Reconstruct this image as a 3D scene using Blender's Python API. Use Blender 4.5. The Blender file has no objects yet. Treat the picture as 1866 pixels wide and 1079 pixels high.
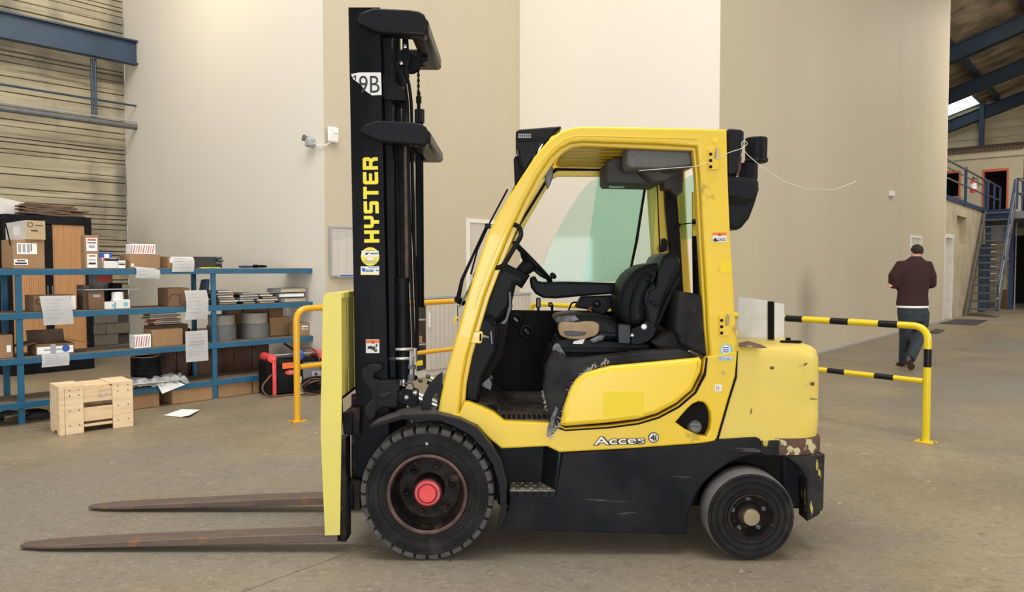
import bpy, bmesh, math, random
from math import radians as R, sin, cos, pi, atan, tan
from mathutils import Vector as V, Matrix as MX
random.seed(7)
S = bpy.context.scene; COL = S.collection
# ------------------------------------------------------------------ camera, world, light, exposure
FPX = 1350.0; TH = atan(52.5/FPX); CAMH = 1.55
cd = bpy.data.cameras.new('camera'); cam = bpy.data.objects.new('camera', cd); COL.objects.link(cam)
cam.location = (0, 0, CAMH); cam.rotation_euler = (pi/2-TH, 0, 0)
cd.sensor_width = 36; cd.lens = 36*FPX/1866; cd.clip_end = 200
S.camera = cam
S.view_settings.view_transform = 'Standard'; S.view_settings.look = 'None'
S.view_settings.gamma = 1; S.view_settings.use_curve_mapping = False
S.view_settings.exposure = 0.50
w = bpy.data.worlds.new('world'); S.world = w; w.use_nodes = True
bg = w.node_tree.nodes['Background']; bg.inputs[0].default_value = (1.0, .965, .91, 1); bg.inputs[1].default_value = 0.42
def area(name, loc, target, sx, sy, power, col):
    l = bpy.data.lights.new(name, 'AREA'); l.shape = 'RECTANGLE'; l.size = sx; l.size_y = sy; l.energy = power; l.color = col
    o = bpy.data.objects.new(name, l); COL.objects.link(o); o.location = loc
    o.rotation_euler = (V(target)-V(loc)).to_track_quat('-Z', 'Y').to_euler(); return o
area('door_daylight', (0.3, -8.0, 1.15), (-1.5, 10, 1.7), 3.2, 2.2, 420, (.90, .95, 1))
area('side_door_daylight', (-9.0, -5, 3.4), (-1.0, 8, 1.6), 5, 4.5, 215, (1, .97, .93))
area('skylight_daylight', (-1.0, 4.0, 11.0), (0.0, 6.5, 0), 10, 4, 850, (1, .955, .88))
area('right_wall_fill', (13.0, 1.0, 4.5), (9.5, 16, 3.5), 4, 4, 520, (1, .95, .84))  # added fill light, no real source; brightens the long right-hand partition
area('wall_lamp', (-5.6, 9.2, 6.4), (-4.6, 11.3, 5.4), .5, .3, 26, (1, .86, .62))
area('hall_skylight', (17, 20, 9), (16.5, 23, 0), 3, 6, 480, (1, .92, .78))

# ------------------------------------------------------------------ projection helpers (photo pixel -> world)
def ray(px, py):
    dx = (px-933)/FPX; dy = (539.5-py)/FPX
    return V((dx, dy*sin(TH)+cos(TH), dy*cos(TH)-sin(TH)))
def at(px, py, Y):
    d = ray(px, py); return V((0, 0, CAMH)) + d*(Y/d.y)
def fl(px, py, z=0):
    d = ray(px, py); return V((0, 0, CAMH)) + d*((z-CAMH)/d.z)
def onp(px, py, P, D):      # on the vertical plane through P along D
    d = ray(px, py); det = d.x*D.y-d.y*D.x
    t = (P.x*D.y-P.y*D.x)/det
    return V((0, 0, CAMH)) + d*t
U = V((.65, .76, 0)).normalized(); N = V((-U.y, U.x, 0)); VV = -N    # hall axis, its back normal

# ------------------------------------------------------------------ materials
def pm(name, col, rough=.5, metal=0, col2=None, scale=6, amt=.5, bump=0, bscale=None, spec=.5, stretch=(1, 1, 1), lo=.4, hi=.65, detail=6, alpha=1, trans=0, coat=0):
    m = bpy.data.materials.new(name); m.use_nodes = True; nt = m.node_tree; b = nt.nodes['Principled BSDF']
    b.inputs['Base Color'].default_value = (*col, 1); b.inputs['Roughness'].default_value = rough; b.inputs['Metallic'].default_value = metal
    b.inputs['Specular IOR Level'].default_value = spec; b.inputs['Transmission Weight'].default_value = trans; b.inputs['Alpha'].default_value = alpha
    b.inputs['Coat Weight'].default_value = coat
    tc = nt.nodes.new('ShaderNodeTexCoord'); mp = nt.nodes.new('ShaderNodeMapping'); mp.inputs['Scale'].default_value = stretch
    nt.links.new(tc.outputs['Object'], mp.inputs[0])
    if col2:
        n = nt.nodes.new('ShaderNodeTexNoise'); n.inputs['Scale'].default_value = scale; n.inputs['Detail'].default_value = detail
        nt.links.new(mp.outputs[0], n.inputs[0])
        r = nt.nodes.new('ShaderNodeValToRGB'); r.color_ramp.elements[0].position = lo; r.color_ramp.elements[1].position = hi
        r.color_ramp.elements[0].color = (0, 0, 0, 1); r.color_ramp.elements[1].color = (amt, amt, amt, 1)
        nt.links.new(n.outputs[0], r.inputs[0])
        x = nt.nodes.new('ShaderNodeMix'); x.data_type = 'RGBA'; x.inputs[6].default_value = (*col, 1); x.inputs[7].default_value = (*col2, 1)
        nt.links.new(r.outputs[0], x.inputs[0]); nt.links.new(x.outputs[2], b.inputs['Base Color'])
    if bump:
        n2 = nt.nodes.new('ShaderNodeTexNoise'); n2.inputs['Scale'].default_value = bscale or scale*4; n2.inputs['Detail'].default_value = 4
        nt.links.new(mp.outputs[0], n2.inputs[0])
        bp = nt.nodes.new('ShaderNodeBump'); bp.inputs['Strength'].default_value = bump; bp.inputs['Distance'].default_value = .01
        nt.links.new(n2.outputs[0], bp.inputs['Height']); nt.links.new(bp.outputs[0], b.inputs['Normal'])
    return m
def addmask(m, col, scale, lo, hi, stretch=(1, 1, 1), amt=1.0, seed=0):
    """layer another noise-masked colour (wear, chips, dust) over the base colour"""
    nt = m.node_tree; b = nt.nodes['Principled BSDF']; src = b.inputs['Base Color']
    x = nt.nodes.new('ShaderNodeMix'); x.data_type = 'RGBA'; x.inputs[6].default_value = src.default_value; x.inputs[7].default_value = (*col, 1)
    if src.links: nt.links.new(src.links[0].from_socket, x.inputs[6])
    tc = nt.nodes.new('ShaderNodeTexCoord'); mp = nt.nodes.new('ShaderNodeMapping'); mp.inputs['Scale'].default_value = stretch; mp.inputs['Location'].default_value = (seed, seed*2.3, seed*.7)
    n = nt.nodes.new('ShaderNodeTexNoise'); n.inputs['Scale'].default_value = scale; n.inputs['Detail'].default_value = 5
    mr = nt.nodes.new('ShaderNodeMapRange'); mr.inputs[1].default_value = lo; mr.inputs[2].default_value = hi; mr.inputs[4].default_value = amt
    nt.links.new(tc.outputs['Object'], mp.inputs[0]); nt.links.new(mp.outputs[0], n.inputs[0]); nt.links.new(n.outputs[0], mr.inputs[0])
    nt.links.new(mr.outputs[0], x.inputs[0]); nt.links.new(x.outputs[2], src)
    return m
K = {}
K['yellow'] = addmask(pm('yellow_paint', (.78, .525, .018), .38, col2=(.72, .51, .045), scale=2.2, amt=.55, coat=.1), (.25, .15, .04), 9, .66, .74, amt=.6)
K['yellow_hood'] = pm('hood_yellow', (.85, .58, .025), .33, col2=(.80, .58, .05), scale=3, amt=.6, coat=.2)
K['yellow_pale'] = addmask(pm('pale_yellow', (.74, .56, .105), .45, col2=(.69, .53, .12), scale=3, amt=.6), (.14, .07, .035), 7, .70, .72)
K['yellow_back'] = addmask(pm('backrest_yellow', (.74, .64, .13), .5, col2=(.68, .58, .17), scale=5, amt=.6), (.30, .25, .08), 14, .68, .73, amt=.6)
K['patch'] = pm('patch_yellow', (.80, .58, .0), .5, col2=(.77, .57, .0), scale=8)
K['black'] = pm('black_paint', (.008, .0085, .010), .42, col2=(.018, .018, .021), scale=5, amt=.6, bump=.06, bscale=60)
K['mast'] = addmask(pm('mast_black', (.005, .0055, .007), .38, col2=(.013, .013, .016), scale=4, amt=.8, stretch=(2, 2, .4)), (.1, .1, .1), 30, .74, .8, stretch=(1, 1, .2), amt=.5)
K['skirt'] = addmask(addmask(pm('skirt_black', (.010, .011, .014), .5, col2=(.024, .023, .024), scale=4, amt=.8), (.18, .17, .16), 11, .67, .74, stretch=(.25, 1, 3), amt=.55), (.16, .14, .12), 3, .62, .8, amt=.5, seed=4)
K['plastic'] = pm('grey_black_plastic', (.013, .0135, .016), .38, bump=.1, bscale=180)
K['fender'] = pm('dusty_fender', (.035, .034, .034), .6, col2=(.075, .07, .065), scale=5, amt=.8)
K['shiny'] = pm('gloss_black', (.010, .011, .013), .3, spec=.2)
K['rubber'] = addmask(pm('tyre_rubber', (.016, .016, .0165), .72, col2=(.03, .029, .028), scale=7, amt=.8, bump=.15, bscale=50), (.12, .11, .1), 5, .62, .8, amt=.35)
K['tread'] = pm('tyre_tread_dusty', (.075, .073, .068), .85, col2=(.035, .034, .033), scale=12, amt=.8, bump=.2, bscale=60)
K['treadlight'] = pm('worn_smooth_tread', (.15, .147, .14), .7, col2=(.10, .098, .094), scale=9, amt=.8)
K['rim'] = addmask(pm('rim_black', (.012, .0115, .0115), .45, col2=(.05, .035, .028), scale=10, amt=.7), (.13, .07, .045), 16, .6, .7, amt=.6)
K['rimlip'] = pm('rusty_lip', (.055, .035, .027), .6, col2=(.14, .07, .045), scale=14, amt=.9)
K['rust'] = addmask(pm('rusty_steel', (.125, .095, .082), .5, .3, col2=(.17, .115, .085), scale=9, amt=.9, bump=.25, stretch=(.5, 2, 2)), (.34, .14, .03), 6, .62, .72, amt=.6)
K['brown'] = addmask(pm('brown_band', (.075, .032, .02), .55, col2=(.14, .07, .045), scale=12, amt=.9), (.62, .55, .3), 11, .62, .64, amt=.85)
K['blackworn'] = addmask(pm('chipped_black', (.02, .02, .021), .5, col2=(.05, .046, .042), scale=9, amt=.7, bump=.2), (.55, .43, .1), 12, .60, .63, stretch=(2.2, 2.2, .6), amt=.9)
K['red'] = addmask(pm('red_paint', (.72, .05, .055), .5, col2=(.80, .13, .13), scale=9, amt=.6), (.5, .02, .02), 20, .6, .7, amt=.5)
K['redwash'] = pm('red_overspray', (.16, .018, .02), .5, col2=(.025, .02, .02), scale=12, amt=.9)
K['steel'] = pm('bright_steel', (.42, .41, .39), .34, .9, col2=(.4, .39, .37), scale=14)
K['brass'] = pm('dull_brass', (.5, .43, .28), .3, .85)
K['vinyl'] = addmask(pm('vinyl_black', (.014, .014, .015), .5, col2=(.045, .044, .044), scale=6, amt=.6, bump=.25, bscale=35), (.2, .18, .15), 18, .68, .76, amt=.4)
K['seatback'] = pm('seat_black', (.013, .014, .015), .42, bump=.06, bscale=90)
K['foam'] = pm('torn_foam', (.42, .29, .17), .95, col2=(.28, .19, .11), scale=20, bump=.5, bscale=60)
K['thread'] = pm('frayed_thread', (.5, .46, .4), .95)
K['scuff'] = pm('scuffed_grey', (.22, .23, .24), .6, col2=(.06, .06, .065), scale=22, amt=1)
K['mat'] = pm('cab_floor_mat', (.10, .085, .065), .8, col2=(.035, .03, .026), scale=14, amt=.9, bump=.3)
K['stepm'] = pm('step_tread', (.30, .27, .22), .55, .3, col2=(.12, .10, .08), scale=25, amt=1)
K['visor'] = pm('grey_headliner', (.16, .16, .155), .85, col2=(.12, .12, .12), scale=40, bump=.15, bscale=120)
K['visordark'] = pm('dark_grey_housing', (.055, .052, .048), .7)
K['white'] = pm('white_plate', (.72, .70, .66), .5, col2=(.55, .52, .46), scale=9)
K['whitep'] = pm('white_plastic', (.75, .74, .70), .45)
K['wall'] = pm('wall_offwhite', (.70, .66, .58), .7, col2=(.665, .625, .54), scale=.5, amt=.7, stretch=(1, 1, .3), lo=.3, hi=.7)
K['wallshade'] = pm('wall_offwhite_shaded', (.53, .46, .34), .62, col2=(.49, .43, .32), scale=.6, amt=.8, stretch=(1.5, 1.5, .1), lo=.3, hi=.7)  # darker copy of the off-white wall: shade painted into the colour
K['plank'] = addmask(pm('concrete_plank', (.46, .40, .275), .85, col2=(.30, .26, .18), scale=2.2, amt=.9, stretch=(.4, .4, 3), bump=.3, bscale=12), (.10, .10, .085), 1.1, .50, .72, stretch=(1.4, 1.4, .5), amt=.8)
addmask(K['plank'], (.12, .10, .07), 5, .58, .66, stretch=(.12, .12, 5), amt=.7, seed=6)
K['joint'] = pm('joint_dark', (.07, .06, .045), .9)
K['block'] = pm('concrete_block', (.20, .18, .145), .9, col2=(.12, .11, .09), scale=5, amt=.8, bump=.4, bscale=30)
K['render'] = addmask(pm('old_render', (.42, .36, .25), .9, col2=(.30, .25, .17), scale=1.5, amt=.8, bump=.2, bscale=9), (.5, .47, .38), 2, .62, .8, amt=.5)
K['blue'] = pm('blue_steel', (.010, .11, .215), .45, col2=(.012, .08, .16), scale=6, amt=.7)
K['beamblue'] = pm('girder_blue', (.030, .060, .105), .5, col2=(.02, .04, .07), scale=3, amt=.7)
K['darkblue'] = pm('dark_blue_steel', (.015, .035, .10), .5)
K['greysteel'] = pm('worn_grey_steel', (.12, .13, .14), .5, .2, col2=(.2, .19, .17), scale=9)
K['shelfboard'] = pm('shelf_board', (.22, .165, .11), .8, col2=(.13, .10, .07), scale=9, amt=.8, stretch=(1, 3, 1))
K['card'] = pm('cardboard', (.36, .215, .11), .85, col2=(.31, .18, .09), scale=4, amt=.8, stretch=(1, 1, .3))
K['card2'] = pm('cardboard_pale', (.50, .37, .22), .85, col2=(.44, .31, .18), scale=4, amt=.8)
K['carddark'] = pm('cardboard_dark', (.20, .115, .06), .85, col2=(.16, .09, .045), scale=4, amt=.8)
K['cardflap'] = pm('flap_card', (.12, .08, .06), .85, col2=(.2, .13, .09), scale=12)
K['tape'] = pm('parcel_tape', (.42, .30, .17), .3)
K['paper'] = pm('paper_white', (.88, .88, .87), .8, col2=(.78, .78, .78), scale=14, amt=.5)
K['ink'] = pm('ink', (.03, .03, .035), .7)
K['inkgrey'] = pm('ink_grey', (.35, .36, .38), .7)
K['inkred'] = pm('ink_red', (.62, .05, .03), .6)
K['inkblue'] = pm('ink_blue', (.03, .10, .42), .6)
K['inkcyan'] = pm('ink_cyan', (.18, .55, .65), .6)
K['orangeink'] = pm('ink_orange', (.80, .16, .03), .6)
K['stickery'] = pm('sticker_yellow', (.85, .70, .02), .5)
K['pine'] = pm('pine', (.80, .62, .40), .65, col2=(.66, .45, .25), scale=4, amt=.8, stretch=(1, 1, 8), lo=.45, hi=.7)
K['pineh'] = pm('pine_rail', (.77, .58, .36), .65, col2=(.63, .42, .22), scale=4, amt=.8, stretch=(.8, 1, 9), lo=.45, hi=.7)
K['tambour'] = pm('orange_beech', (.50, .25, .10), .5, col2=(.43, .21, .08), scale=3, amt=.8, stretch=(9, 9, .4))
K['wood'] = pm('dark_red_wood', (.115, .055, .032), .5, col2=(.08, .036, .02), scale=3, amt=.8, stretch=(1, 1, .3))
K['cabgrey'] = pm('light_grey_cabinet', (.56, .52, .46), .5, col2=(.5, .47, .42), scale=3)
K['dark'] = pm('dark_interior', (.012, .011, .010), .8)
K['railyel'] = pm('rail_yellow', (.74, .38, .008), .32, coat=.2)
K['railyel2'] = pm('rail_lemon', (.76, .56, .008), .3, coat=.2)
K['roof'] = addmask(pm('roof_board', (.38, .29, .175), .9, col2=(.15, .115, .07), scale=1.4, amt=.8), (.07, .05, .035), .8, .55, .8, amt=.7)
K['rafter'] = pm('rafter_blue', (.018, .035, .06), .5, col2=(.012, .022, .04), scale=2)
K['sheet'] = addmask(pm('gable_sheet', (.50, .43, .26), .6, col2=(.38, .32, .19), scale=1.2, amt=.8, stretch=(.5, .5, 2)), (.7, .62, .38), .7, .55, .8, amt=.5)
K['officew'] = pm('office_plaster', (.56, .49, .35), .85, col2=(.48, .41, .28), scale=3)
K['orange'] = pm('orange_frame', (.58, .13, .05), .5)
K['grey'] = pm('mid_grey', (.17, .175, .18), .6, col2=(.12, .12, .125), scale=8)
K['greylight'] = pm('light_grey', (.36, .37, .39), .6, col2=(.28, .29, .31), scale=8)
K['rollgrey'] = pm('coil_grey', (.16, .165, .16), .6, .3, col2=(.09, .09, .09), scale=12, stretch=(1, 1, 6))
K['rolllight'] = pm('coil_pale', (.34, .32, .27), .6, .2, col2=(.25, .24, .2), scale=12, stretch=(1, 1, 6))
K['plasticbag'] = pm('clear_wrap', (.5, .53, .55), .25, col2=(.25, .27, .29), scale=16, amt=1, alpha=.75, bump=.5)
K['rope'] = pm('white_wire', (.62, .60, .55), .7)
K['sweater'] = pm('maroon_wool', (.032, .009, .010), .95, col2=(.024, .007, .008), scale=30, bump=.2, bscale=120)
K['jeans'] = pm('dark_denim', (.018, .026, .036), .9, col2=(.034, .046, .058), scale=10, amt=.7, bump=.3, bscale=30)
K['skin'] = pm('skin', (.52, .27, .19), .6)
K['hair'] = pm('hair_dark', (.018, .010, .007), .8, bump=.5, bscale=160)
K['shoe'] = pm('shoe_brown', (.09, .062, .045), .7)
K['sky'] = pm('skylight_panel', (.8, .9, 1), .5)
b = K['sky'].node_tree.nodes['Principled BSDF']; b.inputs['Emission Color'].default_value = (.75, .9, 1, 1); b.inputs['Emission Strength'].default_value = 1.0
def glassmat(name, col, op):
    m = bpy.data.materials.new(name); m.use_nodes = True; nt = m.node_tree; nt.nodes.clear()
    o = nt.nodes.new('ShaderNodeOutputMaterial'); t = nt.nodes.new('ShaderNodeBsdfTransparent'); t.inputs[0].default_value = (*col, 1)
    g = nt.nodes.new('ShaderNodeBsdfGlossy'); g.inputs['Roughness'].default_value = .05; g.inputs[0].default_value = (.9, .95, .95, 1)
    mx = nt.nodes.new('ShaderNodeMixShader'); fr = nt.nodes.new('ShaderNodeFresnel'); fr.inputs[0].default_value = 1.14
    d = nt.nodes.new('ShaderNodeBsdfDiffuse'); d.inputs[0].default_value = (.5, .75, .68, 1)
    m2 = nt.nodes.new('ShaderNodeMixShader'); m2.inputs[0].default_value = op
    nt.links.new(t.outputs[0], m2.inputs[1]); nt.links.new(d.outputs[0], m2.inputs[2])
    nt.links.new(fr.outputs[0], mx.inputs[0]); nt.links.new(m2.outputs[0], mx.inputs[1]); nt.links.new(g.outputs[0], mx.inputs[2]); nt.links.new(mx.outputs[0], o.inputs[0])
    return m
K['glass'] = glassmat('green_glass', (.85, .945, .92), .03)
K['glass2'] = glassmat('green_glass_deep', (.80, .93, .88), .06)

K['plastic'].node_tree.nodes['Principled BSDF'].inputs['Coat Weight'].default_value = .12
for n_ in ['black', 'mast', 'skirt', 'plastic', 'rubber', 'vinyl', 'seatback', 'rim', 'dark', 'blackworn']: K[n_].node_tree.nodes['Principled BSDF'].inputs['Specular IOR Level'].default_value = .07
# floor: dusty brown concrete with stains and one saw-cut joint
def floormat():
    m = pm('floor_concrete', (.275, .222, .14), .5, col2=(.185, .147, .094), scale=.9, amt=.9, bump=.08, bscale=25, lo=.35, hi=.68, detail=9)
    addmask(m, (.17, .14, .10), 1.7, .55, .78, stretch=(.6, 1.4, 1), amt=.55, seed=3)
    addmask(m, (.42, .36, .26), 4.3, .58, .80, stretch=(.9, 1.5, 1), amt=.4, seed=9)
    addmask(m, (.20, .185, .155), .45, .45, .62, amt=.75, seed=14)
    addmask(m, (.13, .11, .08), 26, .52, .70, stretch=(.7, 1.3, 1), amt=.55, seed=2)
    addmask(m, (.40, .34, .24), 45, .55, .72, amt=.45, seed=5)
    addmask(m, (.05, .045, .04), 17, .70, .73, amt=.6, seed=21)
    addmask(m, (.55, .50, .42), 9, .72, .75, amt=.5, seed=31)
    nt = m.node_tree; b = nt.nodes['Principled BSDF']
    P = fl(440, 1079); Q = fl(675, 993); d = (Q-P).normalized(); n = V((-d.y, d.x, 0))
    tc = nt.nodes.new('ShaderNodeTexCoord'); nz = nt.nodes.new('ShaderNodeTexNoise'); nz.inputs['Scale'].default_value = 12
    vm = nt.nodes.new('ShaderNodeVectorMath'); vm.operation = 'SUBTRACT'; vm.inputs[1].default_value = (P.x, P.y, 0)
    dt = nt.nodes.new('ShaderNodeVectorMath'); dt.operation = 'DOT_PRODUCT'; dt.inputs[1].default_value = n
    nt.links.new(tc.outputs['Object'], vm.inputs[0]); nt.links.new(vm.outputs[0], dt.inputs[0]); nt.links.new(tc.outputs['Object'], nz.inputs[0])
    ma = nt.nodes.new('ShaderNodeMath'); ma.operation = 'MULTIPLY_ADD'; ma.inputs[1].default_value = .02
    nt.links.new(nz.outputs[0], ma.inputs[0]); nt.links.new(dt.outputs['Value'], ma.inputs[2])
    sb = nt.nodes.new('ShaderNodeMath'); sb.operation = 'SUBTRACT'; sb.inputs[1].default_value = .01; nt.links.new(ma.outputs[0], sb.inputs[0])
    ab = nt.nodes.new('ShaderNodeMath'); ab.operation = 'ABSOLUTE'; nt.links.new(sb.outputs[0], ab.inputs[0])
    mr = nt.nodes.new('ShaderNodeMapRange'); mr.inputs[1].default_value = .002; mr.inputs[2].default_value = .005; mr.inputs[3].default_value = .8; mr.inputs[4].default_value = 0
    nt.links.new(ab.outputs[0], mr.inputs[0])
    d2 = nt.nodes.new('ShaderNodeVectorMath'); d2.operation = 'DOT_PRODUCT'; d2.inputs[1].default_value = d; nt.links.new(vm.outputs[0], d2.inputs[0])
    lt = nt.nodes.new('ShaderNodeMath'); lt.operation = 'LESS_THAN'; lt.inputs[1].default_value = (Q-P).length*1.15; nt.links.new(d2.outputs['Value'], lt.inputs[0])
    ml = nt.nodes.new('ShaderNodeMath'); ml.operation = 'MULTIPLY'; nt.links.new(mr.outputs[0], ml.inputs[0]); nt.links.new(lt.outputs[0], ml.inputs[1]); mr = ml
    x = nt.nodes.new('ShaderNodeMix'); x.data_type = 'RGBA'; x.inputs[7].default_value = (.03, .025, .02, 1)
    nt.links.new(b.inputs['Base Color'].links[0].from_socket, x.inputs[6]); nt.links.new(mr.outputs[0], x.inputs[0]); nt.links.new(x.outputs[2], b.inputs['Base Color'])
    return m
K['floor'] = floormat()

# ------------------------------------------------------------------ mesh helpers
WM = {}      # world matrix of each parent
def link(name, me, mat, parent=None, local=False, bevel=0, smooth=True, seg=2, sub=0, angle=35):
    if mat and not me.materials: me.materials.append(K[mat] if isinstance(mat, str) else mat)
    if smooth:
        me.shade_smooth()
        me.set_sharp_from_angle(angle=R(angle))
    o = bpy.data.objects.new(name, me); COL.objects.link(o)
    if parent is not None:
        o.parent = parent
        if not local: o.matrix_parent_inverse = WM.get(parent.name, MX()).inverted()
    if bevel:
        b = o.modifiers.new('bevel', 'BEVEL'); b.width = bevel; b.segments = seg; b.limit_method = 'ANGLE'; b.angle_limit = R(40); b.harden_normals = False
    if sub:
        s = o.modifiers.new('sub', 'SUBSURF'); s.levels = sub; s.render_levels = sub
    return o
def mk(name, bm, mat, parent=None, **kw):
    bmesh.ops.recalc_face_normals(bm, faces=bm.faces)
    me = bpy.data.meshes.new(name); bm.to_mesh(me); bm.free()
    return link(name, me, mat, parent, **kw)
def NB(): return bmesh.new()
def box(bm, c, s, rot=None):
    r = bmesh.ops.create_cube(bm, size=1)
    M = MX.Translation(V(c)) @ (rot.to_4x4() if rot else MX()) @ MX.Diagonal((*s, 1))
    bmesh.ops.transform(bm, matrix=M, verts=r['verts']); return bm
def bx(bm, x0, x1, y0, y1, z0, z1): return box(bm, ((x0+x1)/2, (y0+y1)/2, (z0+z1)/2), (abs(x1-x0), abs(y1-y0), abs(z1-z0)))
def hexa(bm, P):            # 8 corners: bottom 4, top 4
    v = [bm.verts.new(p) for p in P]
    for f in ((0, 3, 2, 1), (4, 5, 6, 7), (0, 1, 5, 4), (1, 2, 6, 5), (2, 3, 7, 6), (3, 0, 4, 7)): bm.faces.new([v[i] for i in f])
    return bm
def ext(bm, pts, vec):      # extrude polygon by vector
    vec = V(vec); a = [bm.verts.new(p) for p in pts]; b = [bm.verts.new(V(p)+vec) for p in pts]
    bm.faces.new(a); bm.faces.new(b[::-1]); n = len(a)
    for i in range(n): bm.faces.new((a[i], b[i], b[(i+1) % n], a[(i+1) % n]))
    return bm
def frame_of(d):
    d = d.normalized(); up = V((0, 0, 1)) if abs(d.z) < .95 else V((1, 0, 0))
    a = d.cross(up).normalized(); return a, d.cross(a).normalized()
def tube(bm, pts, r, seg=8, closed=False, flat=1.0):
    pts = [V(p) for p in pts]; n = len(pts); rings = []; a = None
    for i, p in enumerate(pts):
        if closed: d = pts[(i+1) % n]-pts[i-1]
        else: d = pts[min(i+1, n-1)]-pts[max(i-1, 0)]
        d.normalize()
        if a is None: a, _ = frame_of(d)
        a = (a-d*a.dot(d)).normalized(); c = d.cross(a)
        rr = r[i] if isinstance(r, (list, tuple)) else r
        rings.append([bm.verts.new(p+a*rr*cos(2*pi*k/seg)+c*rr*flat*sin(2*pi*k/seg)) for k in range(seg)])
    m = n if closed else n-1
    for i in range(m):
        A, B = rings[i], rings[(i+1) % n]
        for k in range(seg): bm.faces.new((A[k], A[(k+1) % seg], B[(k+1) % seg], B[k]))
    if not closed: bm.faces.new(rings[0][::-1]); bm.faces.new(rings[-1])
    return bm
def cyl(bm, p0, p1, r0, r1=None, seg=20): return tube(bm, [p0, p1], [r0, r0 if r1 is None else r1], seg)
def lathe(bm, prof, o, axis, seg=48):   # prof: (radius, height along axis)
    o = V(o); ax = V(axis).normalized(); a, c = frame_of(ax); rings = []
    for r, h in prof:
        if r < 1e-6: rings.append([bm.verts.new(o+ax*h)])
        else: rings.append([bm.verts.new(o+ax*h+(a*cos(2*pi*k/seg)+c*sin(2*pi*k/seg))*r) for k in range(seg)])
    for A, B in zip(rings, rings[1:]):
        if len(A) == 1 and len(B) == 1: continue
        for k in range(seg):
            k2 = (k+1) % seg
            if len(A) == 1: bm.faces.new((A[0], B[k], B[k2]))
            elif len(B) == 1: bm.faces.new((A[k], B[0], A[k2]))
            else: bm.faces.new((A[k], A[k2], B[k2], B[k]))
    return bm
def arcpts(pts, r=.1, n=6):   # round the inner corners of a polyline
    pts = [V(p) for p in pts]; out = [pts[0]]
    for i in range(1, len(pts)-1):
        a = (pts[i-1]-pts[i]); b = (pts[i+1]-pts[i]); rr = min(r, a.length*.49, b.length*.49)
        p0 = pts[i]+a.normalized()*rr; p1 = pts[i]+b.normalized()*rr
        for k in range(n+1):
            t = k/n; out.append(p0*(1-t)**2+pts[i]*2*t*(1-t)+p1*t*t)
    out.append(pts[-1]); return out
def chaikin(pts, n=2):
    for _ in range(n):
        q = []
        for i in range(len(pts)):
            a, b = V(pts[i]), V(pts[(i+1) % len(pts)]); q += [a*.75+b*.25, a*.25+b*.75]
        pts = q
    return pts
def curvemesh(loops, thick, bev=0, res=2):
    """filled 2D outline(s) with thickness and rounded rim; later loops are holes"""
    cu = bpy.data.curves.new('c', 'CURVE'); cu.dimensions = '2D'; cu.fill_mode = 'BOTH'
    bev = min(bev, thick/2*.98); cu.extrude = max(thick/2-bev, 0); cu.bevel_depth = bev; cu.bevel_resolution = res; cu.offset = -bev
    for lp in loops:
        sp = cu.splines.new('POLY'); sp.points.add(len(lp)-1); sp.use_cyclic_u = True
        for p, q in zip(sp.points, lp): p.co = (q[0], q[1], 0, 1)
    o = bpy.data.objects.new('c', cu); me = bpy.data.meshes.new_from_object(o)
    bpy.data.objects.remove(o); bpy.data.curves.remove(cu)
    return me
def prof(name, px, Y0, Y1, mat, parent, bev=.004, holes=(), Yp=None, sm=0, **kw):
    """outline given in photo pixels at depth Yp (default Y0), a real slab from Y0 to Y1"""
    Yp = Y0 if Yp is None else Yp
    def cv(l):
        q = [at(x, y, Yp) for x, y in l]
        q = [V((p.x, p.z)) for p in q]
        return chaikin(q, sm) if sm else q
    me = curvemesh([cv(px)]+[cv(h) for h in holes], abs(Y1-Y0), bev)
    yc = (Y0+Y1)/2
    for v in me.vertices: v.co = (v.co.x, yc-v.co.z, v.co.y)
    me.update()
    return link(name, me, mat, parent, **kw)
def flat(name, o, ex, ez, loops, mat, parent, thick=.001, bev=0, **kw):
    """flat decal/plate: 2D loops laid out from point o along ex (right) and ez (up)"""
    me = curvemesh(loops, thick, bev); ex = V(ex).normalized(); ez = V(ez).normalized(); n = ex.cross(ez); o = V(o)
    for v in me.vertices: v.co = o+ex*v.co.x+ez*v.co.y+n*v.co.z
    me.update(); return link(name, me, mat, parent, **kw)
def rect(x0, y0, x1, y1): return [(x0, y0), (x1, y0), (x1, y1), (x0, y1)]
def circ(x, y, r, n=28): return [(x+r*cos(2*pi*k/n), y+r*sin(2*pi*k/n)) for k in range(n)]
def text(name, body, o, ex, ez, h, mat, parent, width=None, ext_=.0006, bold=0, shear=0, space=1, spacing=None):
    cu = bpy.data.curves.new('t', 'FONT'); cu.body = body; cu.size = 1; cu.extrude = ext_/max(h, 1e-3); cu.offset = bold; cu.shear = shear; cu.space_character = space; cu.resolution_u = 3
    if spacing: cu.space_line = spacing
    ob = bpy.data.objects.new('t', cu); me = bpy.data.meshes.new_from_object(ob); bpy.data.objects.remove(ob)
    xs = [v.co.x for v in me.vertices]; ys = [v.co.y for v in me.vertices]
    x0, x1, y0, y1 = min(xs), max(xs), min(ys), max(ys)
    sy = h/(y1-y0); sx = (width/(x1-x0)) if width else sy
    ex = V(ex).normalized(); ez = V(ez).normalized(); n = ex.cross(ez); o = V(o)
    for v in me.vertices: v.co = o+ex*(v.co.x-x0)*sx+ez*(v.co.y-y0)*sy+n*v.co.z*h
    me.update(); return link(name, me, mat, parent, smooth=False)
def tag(o, label=None, cat=None, group=None, kind=None):
    if label: o['label'] = label
    if cat: o['category'] = cat
    if group: o['group'] = group
    if kind: o['kind'] = kind
    return o
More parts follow.
